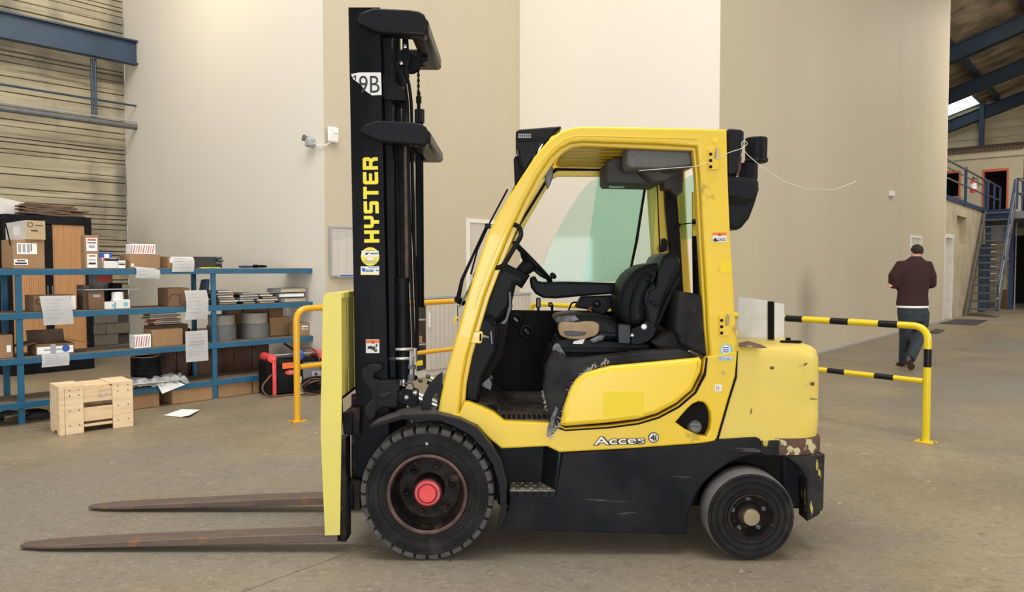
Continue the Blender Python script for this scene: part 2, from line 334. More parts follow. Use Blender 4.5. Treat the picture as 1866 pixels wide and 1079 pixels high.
def empty(name, loc, label=None, cat=None, group=None, rotz=0, parent=None):
    o = bpy.data.objects.new(name, None); COL.objects.link(o); o.location = loc; o.rotation_euler = (0, 0, rotz); o.empty_display_size = .1
    WM[o.name] = MX.Translation(V(loc)) @ MX.Rotation(rotz, 4, 'Z')
    return tag(o, label, cat, group)
EX = V((1, 0, 0)); EZ = V((0, 0, 1))
# ================================================================== SETTING
bm = NB(); v = [bm.verts.new(p) for p in ((-22, -9, 0), (45, -9, 0), (45, 60, 0), (-22, 60, 0))]; bm.faces.new(v)
tag(mk('floor', bm, 'floor'), kind='structure')
P4 = fl(1510, 640)                                       # foot of the long right-hand partition
def crn(px, P, D):
    k = ray(px, 487); k = k.x/k.y; s = (k*P.y-P.x)/(D.x-k*D.y); return V((P.x+s*D.x, P.y+s*D.y, 0))
C34 = crn(1308, P4, U); C23 = crn(947, C34, N); C12 = crn(592.5, C23, -U); C01 = crn(234, C12, N); CEND = crn(1721, P4, U)
Cout = C01-U*5
WH = 12.5
def wallseg(name, A, B, mat, th=.15, h=WH):
    d = (B-A).normalized(); n = V((-d.y, d.x, 0))
    bm = NB(); hexa(bm, [A, B, B+n*th, A+n*th]+[p+EZ*h for p in (A, B, B+n*th, A+n*th)])
    return tag(mk(name, bm, mat, smooth=False), kind='structure')
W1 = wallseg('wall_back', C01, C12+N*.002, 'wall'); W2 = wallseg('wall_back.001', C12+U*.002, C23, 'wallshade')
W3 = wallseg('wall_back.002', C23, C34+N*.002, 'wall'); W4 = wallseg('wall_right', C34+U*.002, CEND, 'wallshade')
# thin sheet seams on the shaded partition faces, a skirting strip along the long one
def strip(name, A, B, z0, z1, off, mat, parent=None, kind=None, th=.004):
    d = (B-A).normalized(); n = V((-d.y, d.x, 0)); A = A-n*off; B = B-n*off
    bm = NB(); hexa(bm, [A+EZ*z0, B+EZ*z0, B+n*th+EZ*z0, A+n*th+EZ*z0, A+EZ*z1, B+EZ*z1, B+n*th+EZ*z1, A+n*th+EZ*z1])
    o = mk(name, bm, mat, parent, smooth=False)
    if kind: tag(o, kind=kind)
    return o
strip('baseboard_right', C34, CEND, 0, .03, .012, 'greylight', kind='structure', th=.012)
strip('baseboard_back', C12, C23, 0, .05, .012, 'greylight', kind='structure', th=.012)
strip('baseboard_back.001', C23, C34, 0, .05, .012, 'greylight', kind='structure', th=.012)
strip('trim_1', CEND-U*.06, CEND, 0, WH, .006, 'wall', kind='structure', th=.006)
# concrete wall of horizontal planks at the left, blockwork at its foot
WL = empty('wall_left', Cout); tag(WL, kind='structure')
A = Cout; B = C01
hexb = NB(); hexa(hexb, [A+N*.03, B+N*.03, B+N*.25, A+N*.25]+[p+EZ*WH for p in (A+N*.03, B+N*.03, B+N*.25, A+N*.25)])
mk('backing', hexb, 'joint', WL, smooth=False)
z = 1.15; i = 0
while z < 7.2:
    h = random.choice((.07, .09, .11, .14, .18, .22)); off = random.uniform(-.012, .014)
    bm = NB(); a = C01-U*4.9
    t = random.uniform(-.004, .004)
    hexa(bm, [a-N*off+EZ*z, B-N*off+EZ*z, B+N*.04+EZ*z, a+N*.04+EZ*z]+[p+EZ*(h-.012+t) for p in (a-N*off+EZ*z, B-N*off+EZ*z, B+N*.04+EZ*z, a+N*.04+EZ*z)])
    mk('plank', bm, 'plank', WL, bevel=.006, seg=1); z += h; i += 1
bm = NB(); a = C01-U*4.9
hexa(bm, [a+EZ*z, B+EZ*z, B+N*.04+EZ*z, a+N*.04+EZ*z]+[p+EZ*(WH-z) for p in (a+EZ*z, B+EZ*z, B+N*.04+EZ*z, a+N*.04+EZ*z)])
mk('plank', bm, 'plank', WL, smooth=False)
bm = NB(); bx(bm, -.195, .195, -.02, .06, 0, .18); bme = bpy.data.meshes.new('block'); bm.to_mesh(bme); bm.free(); bme.materials.append(K['block'])
ang = math.atan2(U.y, U.x)
for r_ in range(6):
    for c in range(11):
        o = bpy.data.objects.new('block', bme); COL.objects.link(o); o.parent = WL
        p = C01-U*(.2+c*.4+(.2 if r_ % 2 else 0))-N*random.uniform(0, .01)+EZ*(r_*.19)
        o.matrix_parent_inverse = WM[WL.name].inverted(); o.location = p; o.rotation_euler = (0, 0, ang)
# steel girder, hangers, rod and pipe in front of it, ending in the white wall
def wpt(px, py, off=0): return onp(px, py, C01-N*off, U)
girder = empty('steel_girder', wpt(256, 98, .35), 'blue steel I-beam crossing in front of the plank wall', 'girder')
e1 = wpt(254.5, 120, .5); e2 = wpt(254.5, 77, .5); zb, zt = e1.z, e2.z; L0 = e1-U*9; L0.z = 0; E0 = e1.copy(); E0.z = 0
def bar(bm, A, B, n0, n1, z0, z1):
    hexa(bm, [A-N*n0+EZ*z0, B-N*n0+EZ*z0, B-N*n1+EZ*z0, A-N*n1+EZ*z0, A-N*n0+EZ*z1, B-N*n0+EZ*z1, B-N*n1+EZ*z1, A-N*n1+EZ*z1])
bm = NB(); bar(bm, L0, E0, -.01, .01, zb+.02, zt-.02); mk('web', bm, 'beamblue', girder)
for zz in (zb, zt-.025):
    bm = NB(); bar(bm, L0, E0, -.08, .08, zz, zz+.025); mk('flange', bm, 'beamblue', girder)
bm = NB(); bar(bm, E0, E0+U*.012, -.075, .075, zb+.005, zt-.005); tag(mk('end_plate', bm, 'greylight', girder), 'pale cut end of the beam')
hz0 = wpt(168, 213, .45).z
for x in (166.5, 173):
    p = wpt(x, 107, .45); q = p.copy(); q.z = hz0; bm = NB(); tube(bm, [p, q], .022, 6); mk('hanger', bm, 'beamblue', girder)
pb = wpt(258, 233, .45); bm = NB(); tube(bm, [pb-U*9, pb], .05, 12)
pp = empty('handrail_pipe', pb, 'grey steel pipe hanging below the blue beam', 'pipe'); mk('pipe_run', bm, 'greysteel', pp)
bm = NB(); tube(bm, [pb-U*9+V((0, 0, .085))-N*.02, pb+V((0, 0, .085))-N*.02], .014, 6); mk('conduit', bm, 'greylight', pp)
pr = wpt(253, 194, .45); bm = NB(); tube(bm, [pr-U*9, pr], .018, 6)
tag(mk('tie_rod', bm, 'beamblue'), 'thin steel rod between the blue beam and the pipe', 'rod')

# right-hand hall: rendered block wall, mezzanine, gable, roof
aC = CEND.dot(U)
def hp(px, py, a): # hit plane perpendicular to the hall axis at a
    d = ray(px, py); return V((0, 0, CAMH))+d*(a/(d.x*U.x+d.y*U.y))
RW0 = CEND+U*.03; RW1 = crn(1797, P4, U); ztop = onp(1722, 362, P4, U).z
def wbox(name, A, B, z0, z1, n0, n1, mat, parent=None, kind=None, **kw):
    bm = NB(); hexa(bm, [A+N*n0+EZ*z0, B+N*n0+EZ*z0, B+N*n1+EZ*z0, A+N*n1+EZ*z0, A+N*n0+EZ*z1, B+N*n0+EZ*z1, B+N*n1+EZ*z1, A+N*n1+EZ*z1])
    o = mk(name, bm, mat, parent, smooth=False, **kw)
    if kind: tag(o, kind=kind)
    return o
# rendered wall built around its doorway and its small niche
dA = crn(1722, P4, U); dB = crn(1737, P4, U); dz = onp(1730, 427, P4, U).z
nA = crn(1743, P4, U); nB = crn(1761, P4, U); nz0 = onp(1752, 445, P4, U).z; nz1 = onp(1752, 394, P4, U).z
WR = empty('wall_right.001', RW0); tag(WR, kind='structure')
wbox('masonry', dB, nA, 0, ztop, .02, .3, 'render', WR); wbox('masonry', nB, RW1, 0, ztop, .02, .3, 'render', WR)
wbox('masonry', RW0, dB, dz, ztop, .02, .3, 'render', WR); wbox('masonry', nA, nB, 0, nz0, .02, .3, 'render', WR)
wbox('masonry', nA, nB, nz1, ztop, .02, .3, 'render', WR); wbox('masonry', nA, nB, nz0, nz1, .22, .3, 'render', WR)
d2 = empty('door_2', dA); tag(d2, kind='structure')
wbox('door_leaf', dA+U*.1, dB-U*.12, 0, dz-.1, .16, .2, 'cabgrey', d2)
wbox('door_frame', dA, dA+U*.1, 0, dz, .0, .2, 'white', d2); wbox('door_frame', dB-U*.12, dB, 0, dz, .0, .2, 'white', d2); wbox('door_frame', dA+U*.1, dB-U*.12, dz-.1, dz, .0, .2, 'white', d2)
# doors set into the painted partitions
def pdoor(name, xa, xb, py, P, D, deep=.0):
    a = crn(xa, P, D); b_ = crn(xb, P, D); h = onp(xa, py, P, D).z; t = empty(name, a); tag(t, kind='structure')
    wbox('door_leaf', a+D*.06, b_-D*.06, 0.02, h-.06, -.012, -.004, 'cabgrey', t)
    for A_, B_, z0, z1 in ((a, a+D*.06, 0, h), (b_-D*.06, b_, 0, h), (a+D*.06, b_-D*.06, h-.06, h)): wbox('door_frame', A_, B_, z0, z1, -.03, -.002, 'whitep', t)
    return t
pdoor('door_1', 849, 912, 398, C12, U); pdoor('door_3', 1657, 1677, 428, P4, U)
# mezzanine slab, kerb and office block behind
aO = 35.9
slabp = RW1-U*0
wbox('trim_3', RW0, RW1+U*.2, ztop, ztop+.12, -.03, .3, 'darkblue', kind='structure')
bm = NB(); a0 = RW0+N*6; hexa(bm, [RW0+N*.3, RW1+N*.3, RW1+N*8, RW0+N*8]+[p+EZ*.02 for p in (RW0+N*.3, RW1+N*.3, RW1+N*8, RW0+N*8)])
bmesh.ops.translate(bm, vec=(0, 0, ztop-.02), verts=bm.verts); tag(mk('ceiling', bm, 'grey'), kind='structure')
OF = U*aO
def of(px): # foot of a point on the office front
    p = hp(px, 487, aO); p.z = 0; return p
offt = hp(1800, 288, aO).z
off = empty('wall_office', of(1800)); tag(off, kind='structure')
def face(name, xa, xb, z0, z1, mat, depth=.15, out=0, parent=off, **kw):
    a, b_ = of(xa), of(xb); bm = NB(); o0 = -U*out
    hexa(bm, [a+o0+EZ*z0, b_+o0+EZ*z0, b_+U*depth+EZ*z0, a+U*depth+EZ*z0]+[a+o0+EZ*z1, b_+o0+EZ*z1, b_+U*depth+EZ*z1, a+U*depth+EZ*z1])
    return mk(name, bm, mat, parent, smooth=False, **kw)
zd = hp(1810, 308, aO).z; zd1 = hp(1740, 311, aO).z
face('plaster', 1690, 1712, ztop, offt, 'officew'); face('plaster', 1747, 1786, ztop, offt, 'officew'); face('plaster', 1834, 1860, ztop, offt, 'officew')
face('plaster', 1712, 1747, zd1, offt, 'officew'); face('plaster', 1786, 1834, zd, offt, 'officew')
face('roof_edge', 1690, 1862, offt, offt+.28, 'officew', out=.12)
a_, b2_ = of(1690), of(1862); n_ = 26; bm = NB()
for k in range(n_):
    q = a_.lerp(b2_, (k+.5)/n_); tube(bm, [q-U*.28+EZ*(offt+.30), q+U*3+EZ*(offt+.9)], .07, 6)
mk('roof_sheet', bm, 'cardflap', off)
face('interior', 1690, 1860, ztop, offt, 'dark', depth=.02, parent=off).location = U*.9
for xa, xb, zz in ((1712, 1747, zd1), (1786, 1834, zd)):
    n = 'door_4' if xa < 1750 else 'door_5'; t = empty(n, of(xa)); tag(t, kind='structure')
    face('door_frame', xa, xa+3.5, ztop, zz, 'orange', .2, .03, t); face('door_frame', xb-3.5, xb, ztop, zz, 'orange', .2, .03, t)
    face('door_frame', xa+3.5, xb-3.5, zz-.1, zz, 'orange', .2, .03, t)
# far right end of the mezzanine: floor, and lower store wall
bm = NB(); p0 = hp(1800, 487, 31.2); p0.z = 0; q0 = p0-N*9
hexa(bm, [p0+N*2, q0, q0+U*14, p0+N*2+U*14]+[p+EZ*.25 for p in (p0+N*2, q0, q0+U*14, p0+N*2+U*14)]); bmesh.ops.translate(bm, vec=(0, 0, ztop-.25), verts=bm.verts)
tag(mk('ceiling.001', bm, 'grey'), kind='structure')
WB = empty('wall_store', U*38.5); tag(WB, kind='structure')
zz = 0
while zz < ztop-.1:
    for seg_ in range(3):
        a = hp(1760, 487, 38.5); a.z = 0; a = a-N*(seg_*5); b_ = a-N*4.96; bm = NB(); o_ = random.uniform(-.01, .01)
        hexa(bm, [a+U*o_+EZ*zz, b_+U*o_+EZ*zz, b_+U*.2+EZ*zz, a+U*.2+EZ*zz]+[p+EZ*.3 for p in (a+U*o_+EZ*zz, b_+U*o_+EZ*zz, b_+U*.2+EZ*zz, a+U*.2+EZ*zz)])
        mk('plank', bm, 'plank', WB, bevel=.01, seg=1)
    zz += .32
a = hp(1845, 487, 38.2); a.z = 0; bm = NB(); b_ = a-N*2.2
hexa(bm, [a, b_, b_+U*.1, a+U*.1]+[p+EZ*2.9 for p in (a, b_, b_+U*.1, a+U*.1)]); tag(mk('door_6', bm, 'dark'), kind='structure')
# gable sheeting, post
aG = 44.0; g0 = U*aG; GW = empty('wall_gable', g0); tag(GW, kind='structure')
gl = hp(1690, 487, aG); gl.z = 0; zz = 3.0
while zz < 17:
    bm = NB(); a = gl; b_ = gl-N*14; h = .42
    hexa(bm, [a+EZ*zz, b_+EZ*zz, b_+U*.1+EZ*zz, a+U*.1+EZ*zz, a+U*.05+EZ*(zz+h), b_+U*.05+EZ*(zz+h), b_+U*.1+EZ*(zz+h), a+U*.1+EZ*(zz+h)])
    mk('panel', bm, 'sheet', GW, smooth=False); zz += h
p = hp(1783, 487, aG-.25); p.z = 0; bm = NB(); box(bm, p+EZ*6.5, (.34, .2, 8.0), MX.Rotation(ang, 3, 'Z')); tag(mk('gable_post', bm, 'beamblue'), 'blue steel post in the far gable wall', 'post')
# roof: rafters, purlins and long boards
SL = .3188
def rz(t): return 9.6+SL*t            # underside of rafters above t (across the hall)
tW = P4.dot(-N); T0, T1 = -7.0, 9.0
def rp(a, t, dz=0): return U*a-N*(tW+t)+EZ*(rz(t)+dz)
for i, a in enumerate((31.9, 37.8, 43.7)):
    bm = NB(); hexa(bm, [rp(a, T0), rp(a, T1), rp(a+.2, T1), rp(a+.2, T0), rp(a, T0, .55), rp(a, T1, .55), rp(a+.2, T1, .55), rp(a+.2, T0, .55)])
    for dzz in (0, .55):
        hexa(bm, [rp(a-.12, T0, dzz), rp(a-.12, T1, dzz), rp(a+.32, T1, dzz), rp(a+.32, T0, dzz), rp(a-.12, T0, dzz+.03), rp(a-.12, T1, dzz+.03), rp(a+.32, T1, dzz+.03), rp(a+.32, T0, dzz+.03)])
    t = tag(mk('rafter', bm, 'rafter', smooth=False), ('nearest', 'middle', 'farthest')[i]+' of the three blue sloping rafters at top right', 'rafter')
RF = empty('ceiling.002', rp(37, 0)); tag(RF, kind='structure')
for t_ in [T0+.9+2.35*k for k in range(7)]:
    bm = NB(); hexa(bm, [rp(25, t_, .6), rp(44, t_, .6), rp(44, t_+.12, .6), rp(25, t_+.12, .6), rp(25, t_, .82), rp(44, t_, .82), rp(44, t_+.12, .82), rp(25, t_+.12, .82)])
    mk('purlin', bm, 'rafter', RF, smooth=False)
ra = 25.0; k = 0
while ra < 44:
    bw = 1.02
    segs = [(T0, T1)]
    if 41.0 < ra < 43.4: segs = [(T0, -6.0), (-2.15, T1)]
    for t0, t1 in segs:
        dz_ = .84+random.uniform(0, .02); bm = NB()
        hexa(bm, [rp(ra, t0, dz_), rp(ra, t1, dz_), rp(ra+bw, t1, dz_), rp(ra+bw, t0, dz_)]+[rp(*q) for q in ((ra, t0, dz_+.06), (ra, t1, dz_+.06), (ra+bw, t1, dz_+.06), (ra+bw, t0, dz_+.06))])
        mk('board', bm, 'roof', RF, smooth=False)
    if len(segs) == 2:
        bm = NB(); hexa(bm, [rp(ra, -6, .86), rp(ra, -2.15, .86), rp(ra+bw+.05, -2.15, .86), rp(ra+bw+.05, -6, .86)]+[rp(*q) for q in ((ra, -6, .9), (ra, -2.15, .9), (ra+bw+.05, -2.15, .9), (ra+bw+.05, -6, .9))])
        tag(mk('window_1' if 'window_1' not in bpy.data.objects else 'window_2', bm, 'sky', smooth=False), kind='structure')
    ra += bw+.09; k += 1
bm = NB(); hexa(bm, [rp(25, T0, 1.0), rp(25, T1, 1.0), rp(38.7, T1, 1.0), rp(38.7, T0, 1.0), rp(25, T0, 1.05), rp(25, T1, 1.05), rp(38.7, T1, 1.05), rp(38.7, T0, 1.05)])
mk('roof_backing', bm, 'joint', RF, smooth=False)
# mezzanine railing along the block wall
rl = empty('mezzanine_railing', RW0+EZ*ztop, 'blue steel railing along the mezzanine edge above the block wall', 'railing')
zr = ztop+1.12; A = RW0-N*.02; B = RW1-N*.02+U*.1
for z_, r in ((zr, .035), (zr-.22, .02), (ztop+.6, .025)):
    bm = NB(); tube(bm, [A+EZ*z_, B+EZ*z_], r, 6); mk('rail', bm, 'greysteel', rl)
for x in (1755, 1790, 1796):
    p = crn(x, P4, U)-N*.02; bm = NB(); box(bm, p+EZ*((ztop+zr)/2+.02), (.09, .07, zr-ztop+.1), MX.Rotation(ang, 3, 'Z')); mk('post', bm, 'darkblue', rl)
# ================================================================== FORKLIFT  (near side at Y 3.93, far side at Y 5.0, drawn with its length along X)
YN, YF = 3.93, 4.98
TR = empty('forklift', (0.4, 4.45, 0), 'yellow and black diesel forklift truck with a tall black mast, forks lowered', 'forklift')
def tx(px, Y): return (px-933)/FPX*Y*1.0 if False else at(px, 487, Y).x
def tz(py, Y, px=933): return at(px, py, Y).z
def P3(px, py, Y): return at(px, py, Y)
# --- overhead guard
outer = [(797,757),(803,724),(812,682),(824,640),(838,590),(850,546),(864,500),(887,431),(907,392),(928,357),(953,318),(976,283),(998,257),(1020,240),(1041,232),(1062,229.5),(1200,232),(1325,235.5),(1327,320),(1331,420),(1336,500),(1341,590),(1344,625),(1343,650),(1295,652),(1291,600),(1288,537),(1282,436),(1276,320),(1271,266),(1200,262),(1090,258.5),(1062,257.5),(1040,260),(1021,270),(1003,287),(981,319),(956,366),(931,419),(898,499),(882,542),(868,590),(851,648),(843,690),(838,740),(836,764)]
prof('overhead_guard', outer, 3.945, 4.02, 'yellow', TR, .014)
lip = [(836,764),(843,690),(851,648),(868,590),(882,542),(898,499),(931,419),(956,366),(981,319),(1003,287),(1021,270),(1040,260),(1062,257.5),(1090,258.5),(1271,266),(1276,320),(1282,436),(1288,537),(1291,600),(1295,652),(1289,652),(1284,600),(1280,537),(1274,436),(1268,320),(1263,274),(1090,267),(1062,266),(1043,269),(1028,277),(1011,293),(990,324),(965,370),(940,423),(907,503),(891,545),(877,592),(860,650),(850,700),(847,740),(846,764)]
prof('inner_channel', lip, 4.0, 4.06, 'yellow', TR, .006, Yp=4.0)
groove = [(862,560),(876,515),(910,432),(935,382),(975,305),(1003,271),(1026,254),(1046,247),(1062,246),(1270,251.5),(1270,253.5),(1062,248.5),(1047,249.5),(1028,256.5),(1006,273.5),(978,307.5),(938,385),(913,435),(879,518),(865,563)]
prof('groove', groove, 3.941, 3.947, 'yellow', TR, .002)
# far frame: same profile on the other side
far = [at(x, y, 3.945) for x, y in outer]
me = curvemesh([[(p.x, p.z) for p in far]], .07, .012)
for v in me.vertices: v.co = (v.co.x, 4.93-v.co.z, v.co.y)
link('overhead_guard', me, 'yellow', TR)
# roof: front cross tube, rear cross tube, ribbed roof sheet made of separate bars
zr0 = tz(258, 4.0, 1100); xl, xr = tx(1030, 4.0), tx(1318, 4.0)
for k in range(7):
    y0 = 4.03+k*.125; bm = NB(); bx(bm, xl, xr, y0, y0+.105, zr0-.012, zr0+.035); mk('roof_bar', bm, 'yellow', TR, bevel=.014)
bm = NB(); bx(bm, xl+.02, xr, 4.03, 4.9, zr0+.03, zr0+.045); mk('roof_sheet', bm, 'yellow', TR)
bm = NB(); tube(bm, [P3(1012,258,3.99), V((tx(1012,3.99), 4.9, tz(258,3.99)))], .035, 12); mk('cross_tube', bm, 'yellow', TR)
bm = NB(); bx(bm, xr-.07, xr, 4.02, 4.9, zr0-.05, zr0+.05); mk('cross_tube', bm, 'yellow', TR, bevel=.01)
# small bolts under the roof
for px, py in ((1040,263),(1148,262),(1250,262),(1006,297),(962,360)):
    bm = NB(); cyl(bm, P3(px, py+3, 4.05), P3(px, py-4, 4.05), .008, seg=8); mk('bolt', bm, 'dark', TR)
# hinge plates and pins on the rear pillar
for py0 in (277, 580):
    dx = 0 if py0 == 277 else 20
    h = prof('door_hinge', [(1291+dx,py0-5),(1299+dx,py0-6),(1300+dx,py0+14),(1309+dx,py0+14),(1309+dx,py0+32),(1291+dx,py0+32)], 3.928, 3.946, 'yellow', TR, .002)
    for j in range(3):
        c = P3(1295+dx, py0+4+j*11.5, 3.928); bm = NB(); lathe(bm, [(0,-.006),(.007,-.006),(.009,0)], c, (0,1,0), 12); mk('bolt', bm, 'dark', h)
    bm = NB(); cyl(bm, P3(1305+dx, py0+14, 3.934), P3(1307+dx, py0-7, 3.934), .006, seg=8); mk('pin', bm, 'steel', h)
# latch bracket on the front pillar
br = prof('door_latch_bracket', [(850,606),(878,604),(880,608),(878,624),(875,626),(848,625)], 3.99, 4.03, 'yellow_hood', TR, .004)
prof('slot', [(874,608),(877.5,608),(877,622),(873.5,622)], 3.986, 3.991, 'dark', br, .0003)
bm = NB(); cyl(bm, P3(880,613,4.01), P3(891,615,4.01), .011, .006, 10); tag(mk('bolt', bm, 'steel', br), 'steel latch bolt')
prof('striker', [(893,604),(896,604),(898,627),(895,627)], 3.99, 4.04, 'greysteel', br, .002)
# --- yellow side cowl with fuel filler recess
fill = [(1231,770),(1252,746),(1262,737),(1273,732),(1283,733.5),(1290,741),(1295,753),(1296,768),(1294.5,782),(1288,796),(1273,794),(1249,783)]
cowl = [(797,757),(836,755),(846,733),(853,733),(875,741),(899,752),(919,768),(957,770),(998,771),(1012,773),(1021.5,775.6),(1030,781),(1111,775.6),(1164,768.6),(1199,758),(1234.6,738.6),(1263,714),(1280,684),(1284,657),(1290,650),(1344,640),(1340,686),(1326,731.6),(1307,798),(1301.5,805.5),(1273,809),(1147,818),(1020,825),(997,814),(914,818),(894,802),(869,776),(837,764)]
prof('side_cowl', cowl, 3.935, 4.0, 'yellow', TR, .010, holes=[fill])
prof('fuel_recess', [(x+(2 if x < 1262 else -2)*-1, y) for x, y in fill], 4.0, 4.06, 'dark', TR, .004)
fc = NB(); lathe(fc, [(0,-.022),(.03,-.022),(.034,-.016),(.036,0),(.036,.02)], P3(1266,778,3.985), (-.2,1,-.5), 20)
fc = mk('fuel_cap', fc, 'greysteel', TR, bevel=.002)
bm = NB(); box(bm, P3(1266,773,3.962), (.05,.012,.012)); mk('grip', bm, 'greysteel', fc)
0 and prof('fuel_rim', [(x, y) for x, y in fill], 3.93, 3.95, 'black', TR, .002, holes=[[(1235+ (x-1235)*.94+2, 765+(y-765)*.94) for x, y in fill]])
# inner step wall of sill
prof('sill', [(846,733),(853,733),(899,752),(919,768),(998,771),(998,779),(917,777),(895,760),(848,741)], 3.94, 4.03, 'black', TR, .003, Yp=3.96)
# --- engine cover side panel
hood = [(1021.5,772),(1029,738),(1040,708),(1050,692),(1067,679),(1111,667.5),(1182,661),(1240,655.5),(1276,652),(1281,658),(1278,679),(1262,712),(1234,736),(1199,755),(1164,765.5),(1111,772),(1032,778.5),(1024,777)]
HD = prof('engine_cover_panel', hood, 3.905, 3.99, 'yellow_hood', TR, .028, seg=3)
prof('seam', [(1014,776),(1030,783.5),(1111,778),(1164,771),(1200,760),(1236,740.5),(1265,715.5),(1282.5,681),(1287,652),(1290,652),(1286.5,684),(1269,717),(1238,743.5),(1201,763),(1164,774),(1111,781),(1030,786),(1013,780)], 3.929, 3.94, 'dark', TR, .001)
prof('decal_patch', [(1100,713.5),(1173,713.5),(1173,757.5),(1100,757.5)], 3.9035, 3.9055, 'patch', HD, .0003)
# lettering
t0 = P3(1080, 812, 3.933)
k_ = 3.933/FPX
def sticker(px, py, w, h, mat, Y, parent=TR, ang_=0):
    o = P3(px, py, Y); ex = V((cos(ang_),0,sin(ang_))); ez = V((-sin(ang_),0,cos(ang_)))
    return flat('sticker', o, ex, ez, [rect(0, 0, w*Y/FPX, h*Y/FPX)], mat, parent, .001)
def stext(body, px, py, h, wpx, mat, Y, parent=TR, ang_=0, name='lettering', bold=0, **k):
    o = P3(px, py, Y); ex = V((cos(ang_),0,sin(ang_))); ez = V((-sin(ang_),0,cos(ang_)))
    return text(name, body, o, ex, ez, h*Y/FPX, mat, parent, width=wpx*Y/FPX if wpx else None, bold=bold, **k)
a_ = radians_ = R(3)
stext('Acces', 1080.5, 812.5, 17, 97, 'ink', 3.931, ang_=R(1.6), bold=.075)
stext('Acces', 1083, 811, 14.5, 92, 'whitep', 3.9295, ang_=R(1.6), bold=.012)
stext('IND', 1155, 808.5, 4.6, 16, 'ink', 3.928, ang_=R(1.6), bold=.03)
lg = flat('logo', P3(1191,797.5,3.931), EX, EZ, [circ(0,0,9.8*k_)], 'ink', TR, .001)
flat('logo_disc', P3(1191,797.5,3.9295), EX, EZ, [circ(0,0,8*k_)], 'whitep', lg, .001)
stext('4i', 1185, 803, 11, 11.5, 'ink', 3.928, lg, bold=.04)
# stickers on the rear pillar
s1 = sticker(1298.5, 441, 25.5, 17, 'whitep', 3.943)
flat('header', P3(1298.5,429,3.942), EX, EZ, [rect(0,0,25.5*k_,5.2*k_)], 'orangeink', s1, .001)
flat('triangle', P3(1309,429.5,3.941), EX, EZ, [[(0,0),(5*k_,0),(2.5*k_,4.4*k_)]], 'ink', s1, .001)
prof('pictogram', [(1300,440),(1300,436),(1304,433),(1306,436),(1309,438),(1308,440)], 3.941, 3.942, 'ink', s1, 0)
for x in (1311,1316,1320): flat('pictogram', P3(x,436.5,3.9415), EX, EZ, [circ(0,0,2.5*k_), circ(0,0,1.7*k_)], 'ink', s1, .0008)
s2 = flat('sticker', P3(1323.5,638,3.9425), EX, EZ, [circ(0,0,11*k_)], 'inkcyan', TR, .001)
flat('disc', P3(1322.5,637.5,3.9415), EX, EZ, [circ(0,0,8.6*k_)], 'whitep', s2, .001)
for y in (634.5,638.5,642): flat('line', P3(1317,y,3.9405), EX, EZ, [rect(0,0,11*k_,1.6*k_)], 'inkblue', s2, .0008)
s3 = sticker(1310,657,24.5,7.5,'inkcyan',3.9285)
flat('panel', P3(1311,656,3.9275), EX, EZ, [rect(0,0,22.5*k_,5.5*k_)], 'whitep', s3, .0008)
stext('ECO-eLo', 1312, 655.3, 4.2, 20.5, 'inkblue', 3.9265, s3, bold=.02)
s4 = sticker(1302,713,13,12.5,'whitep',3.9335)
flat('code', P3(1305,711,3.9325), EX, EZ, [rect(0,0,2*k_,8*k_), rect(3*k_,0,5*k_,8*k_), rect(5.8*k_,3*k_,7*k_,5*k_)], 'inkgrey', s4, .0008)
flat('clip', P3(1318,679,3.932), EX, EZ, [circ(0,0,3.2*k_), circ(0,0,1.8*k_)], 'brass', TR, .004)
flat('round_plug', P3(1303.5,256.5,3.943), EX, EZ, [circ(0,0,5*k_)], 'yellow_hood', TR, .006, .002)
flat('faded_patch', P3(1312,497,3.9440), EX, EZ, [rect(0,0,21*k_,22*k_)], 'patch', TR, .0016)
# --- black lower skirt with step recess
stepo = [(914,818),(997,814),(1025,826),(1014.5,893.5),(1013,906),(929,906),(928,894),(924,850)]
skirt = [(914,818),(929,906),(1013,906),(1025,826),(1147,818),(1273,809),(1307,801.5),(1379,797.5),(1384,800),(1387,804),(1389,826),(1376,830),(1352,835),(1328,845),(1302,862),(1284,878),(1268,901),(1256,930),(1249,973.5),(1150,971.5),(1041,969),(911,966),(918,950),(924,925),(929,906),(926,870)]
skirt = [(929,905),(1013,905),(1026,826),(1147,819),(1273,810),(1307,802),(1379,798),(1386,801),(1388,826),(1376,829),(1352,834),(1328,844),(1302,862),(1284,879),(1268,902),(1256,932),(1249,974.5),(1150,972.5),(1041,969.5),(911,966),(920,945),(926,925)]
prof('side_skirt', skirt, 3.93, 3.99, 'skirt', TR, .008)
bm = NB()  # recess wall and slanted shiny gusset
a1,a2,a3,a4 = P3(916,819,4.0),P3(985,815,4.12),P3(985,876,4.12),P3(928,876,4.0)
back = [at(912,817,3.97), at(992,813,3.97)]
xw0, xw1 = tx(905,4.0), tx(992,3.97); zt_, zb_ = tz(815,3.96), tz(905,3.96)
bx(bm, xw0, xw1+.1, 4.09, 4.12, zb_-.02, zt_+.02); mk('step_wall', bm, 'black', TR)
bm = NB(); x1 = tx(1025,3.935); x2 = tx(1014,3.935)
hexa(bm, [V((xw1-.02,4.10,zb_)), V((x2-.01,3.933,zb_)), V((x2+.03,3.96,zb_)), V((xw1+.04,4.12,zb_)), V((xw1,4.10,zt_)), V((x1-.015,3.933,zt_-.02)), V((x1+.03,3.96,zt_)), V((xw1+.06,4.12,zt_))])
mk('step_gusset', bm, 'shiny', TR, bevel=.012, seg=3)
sp = NB(); zs = tz(893,3.935); bx(sp, tx(929,3.935), tx(1013,3.935), 3.925, 4.10, zs-.015, zs); sp = mk('step', sp, 'stepm', TR, bevel=.003)
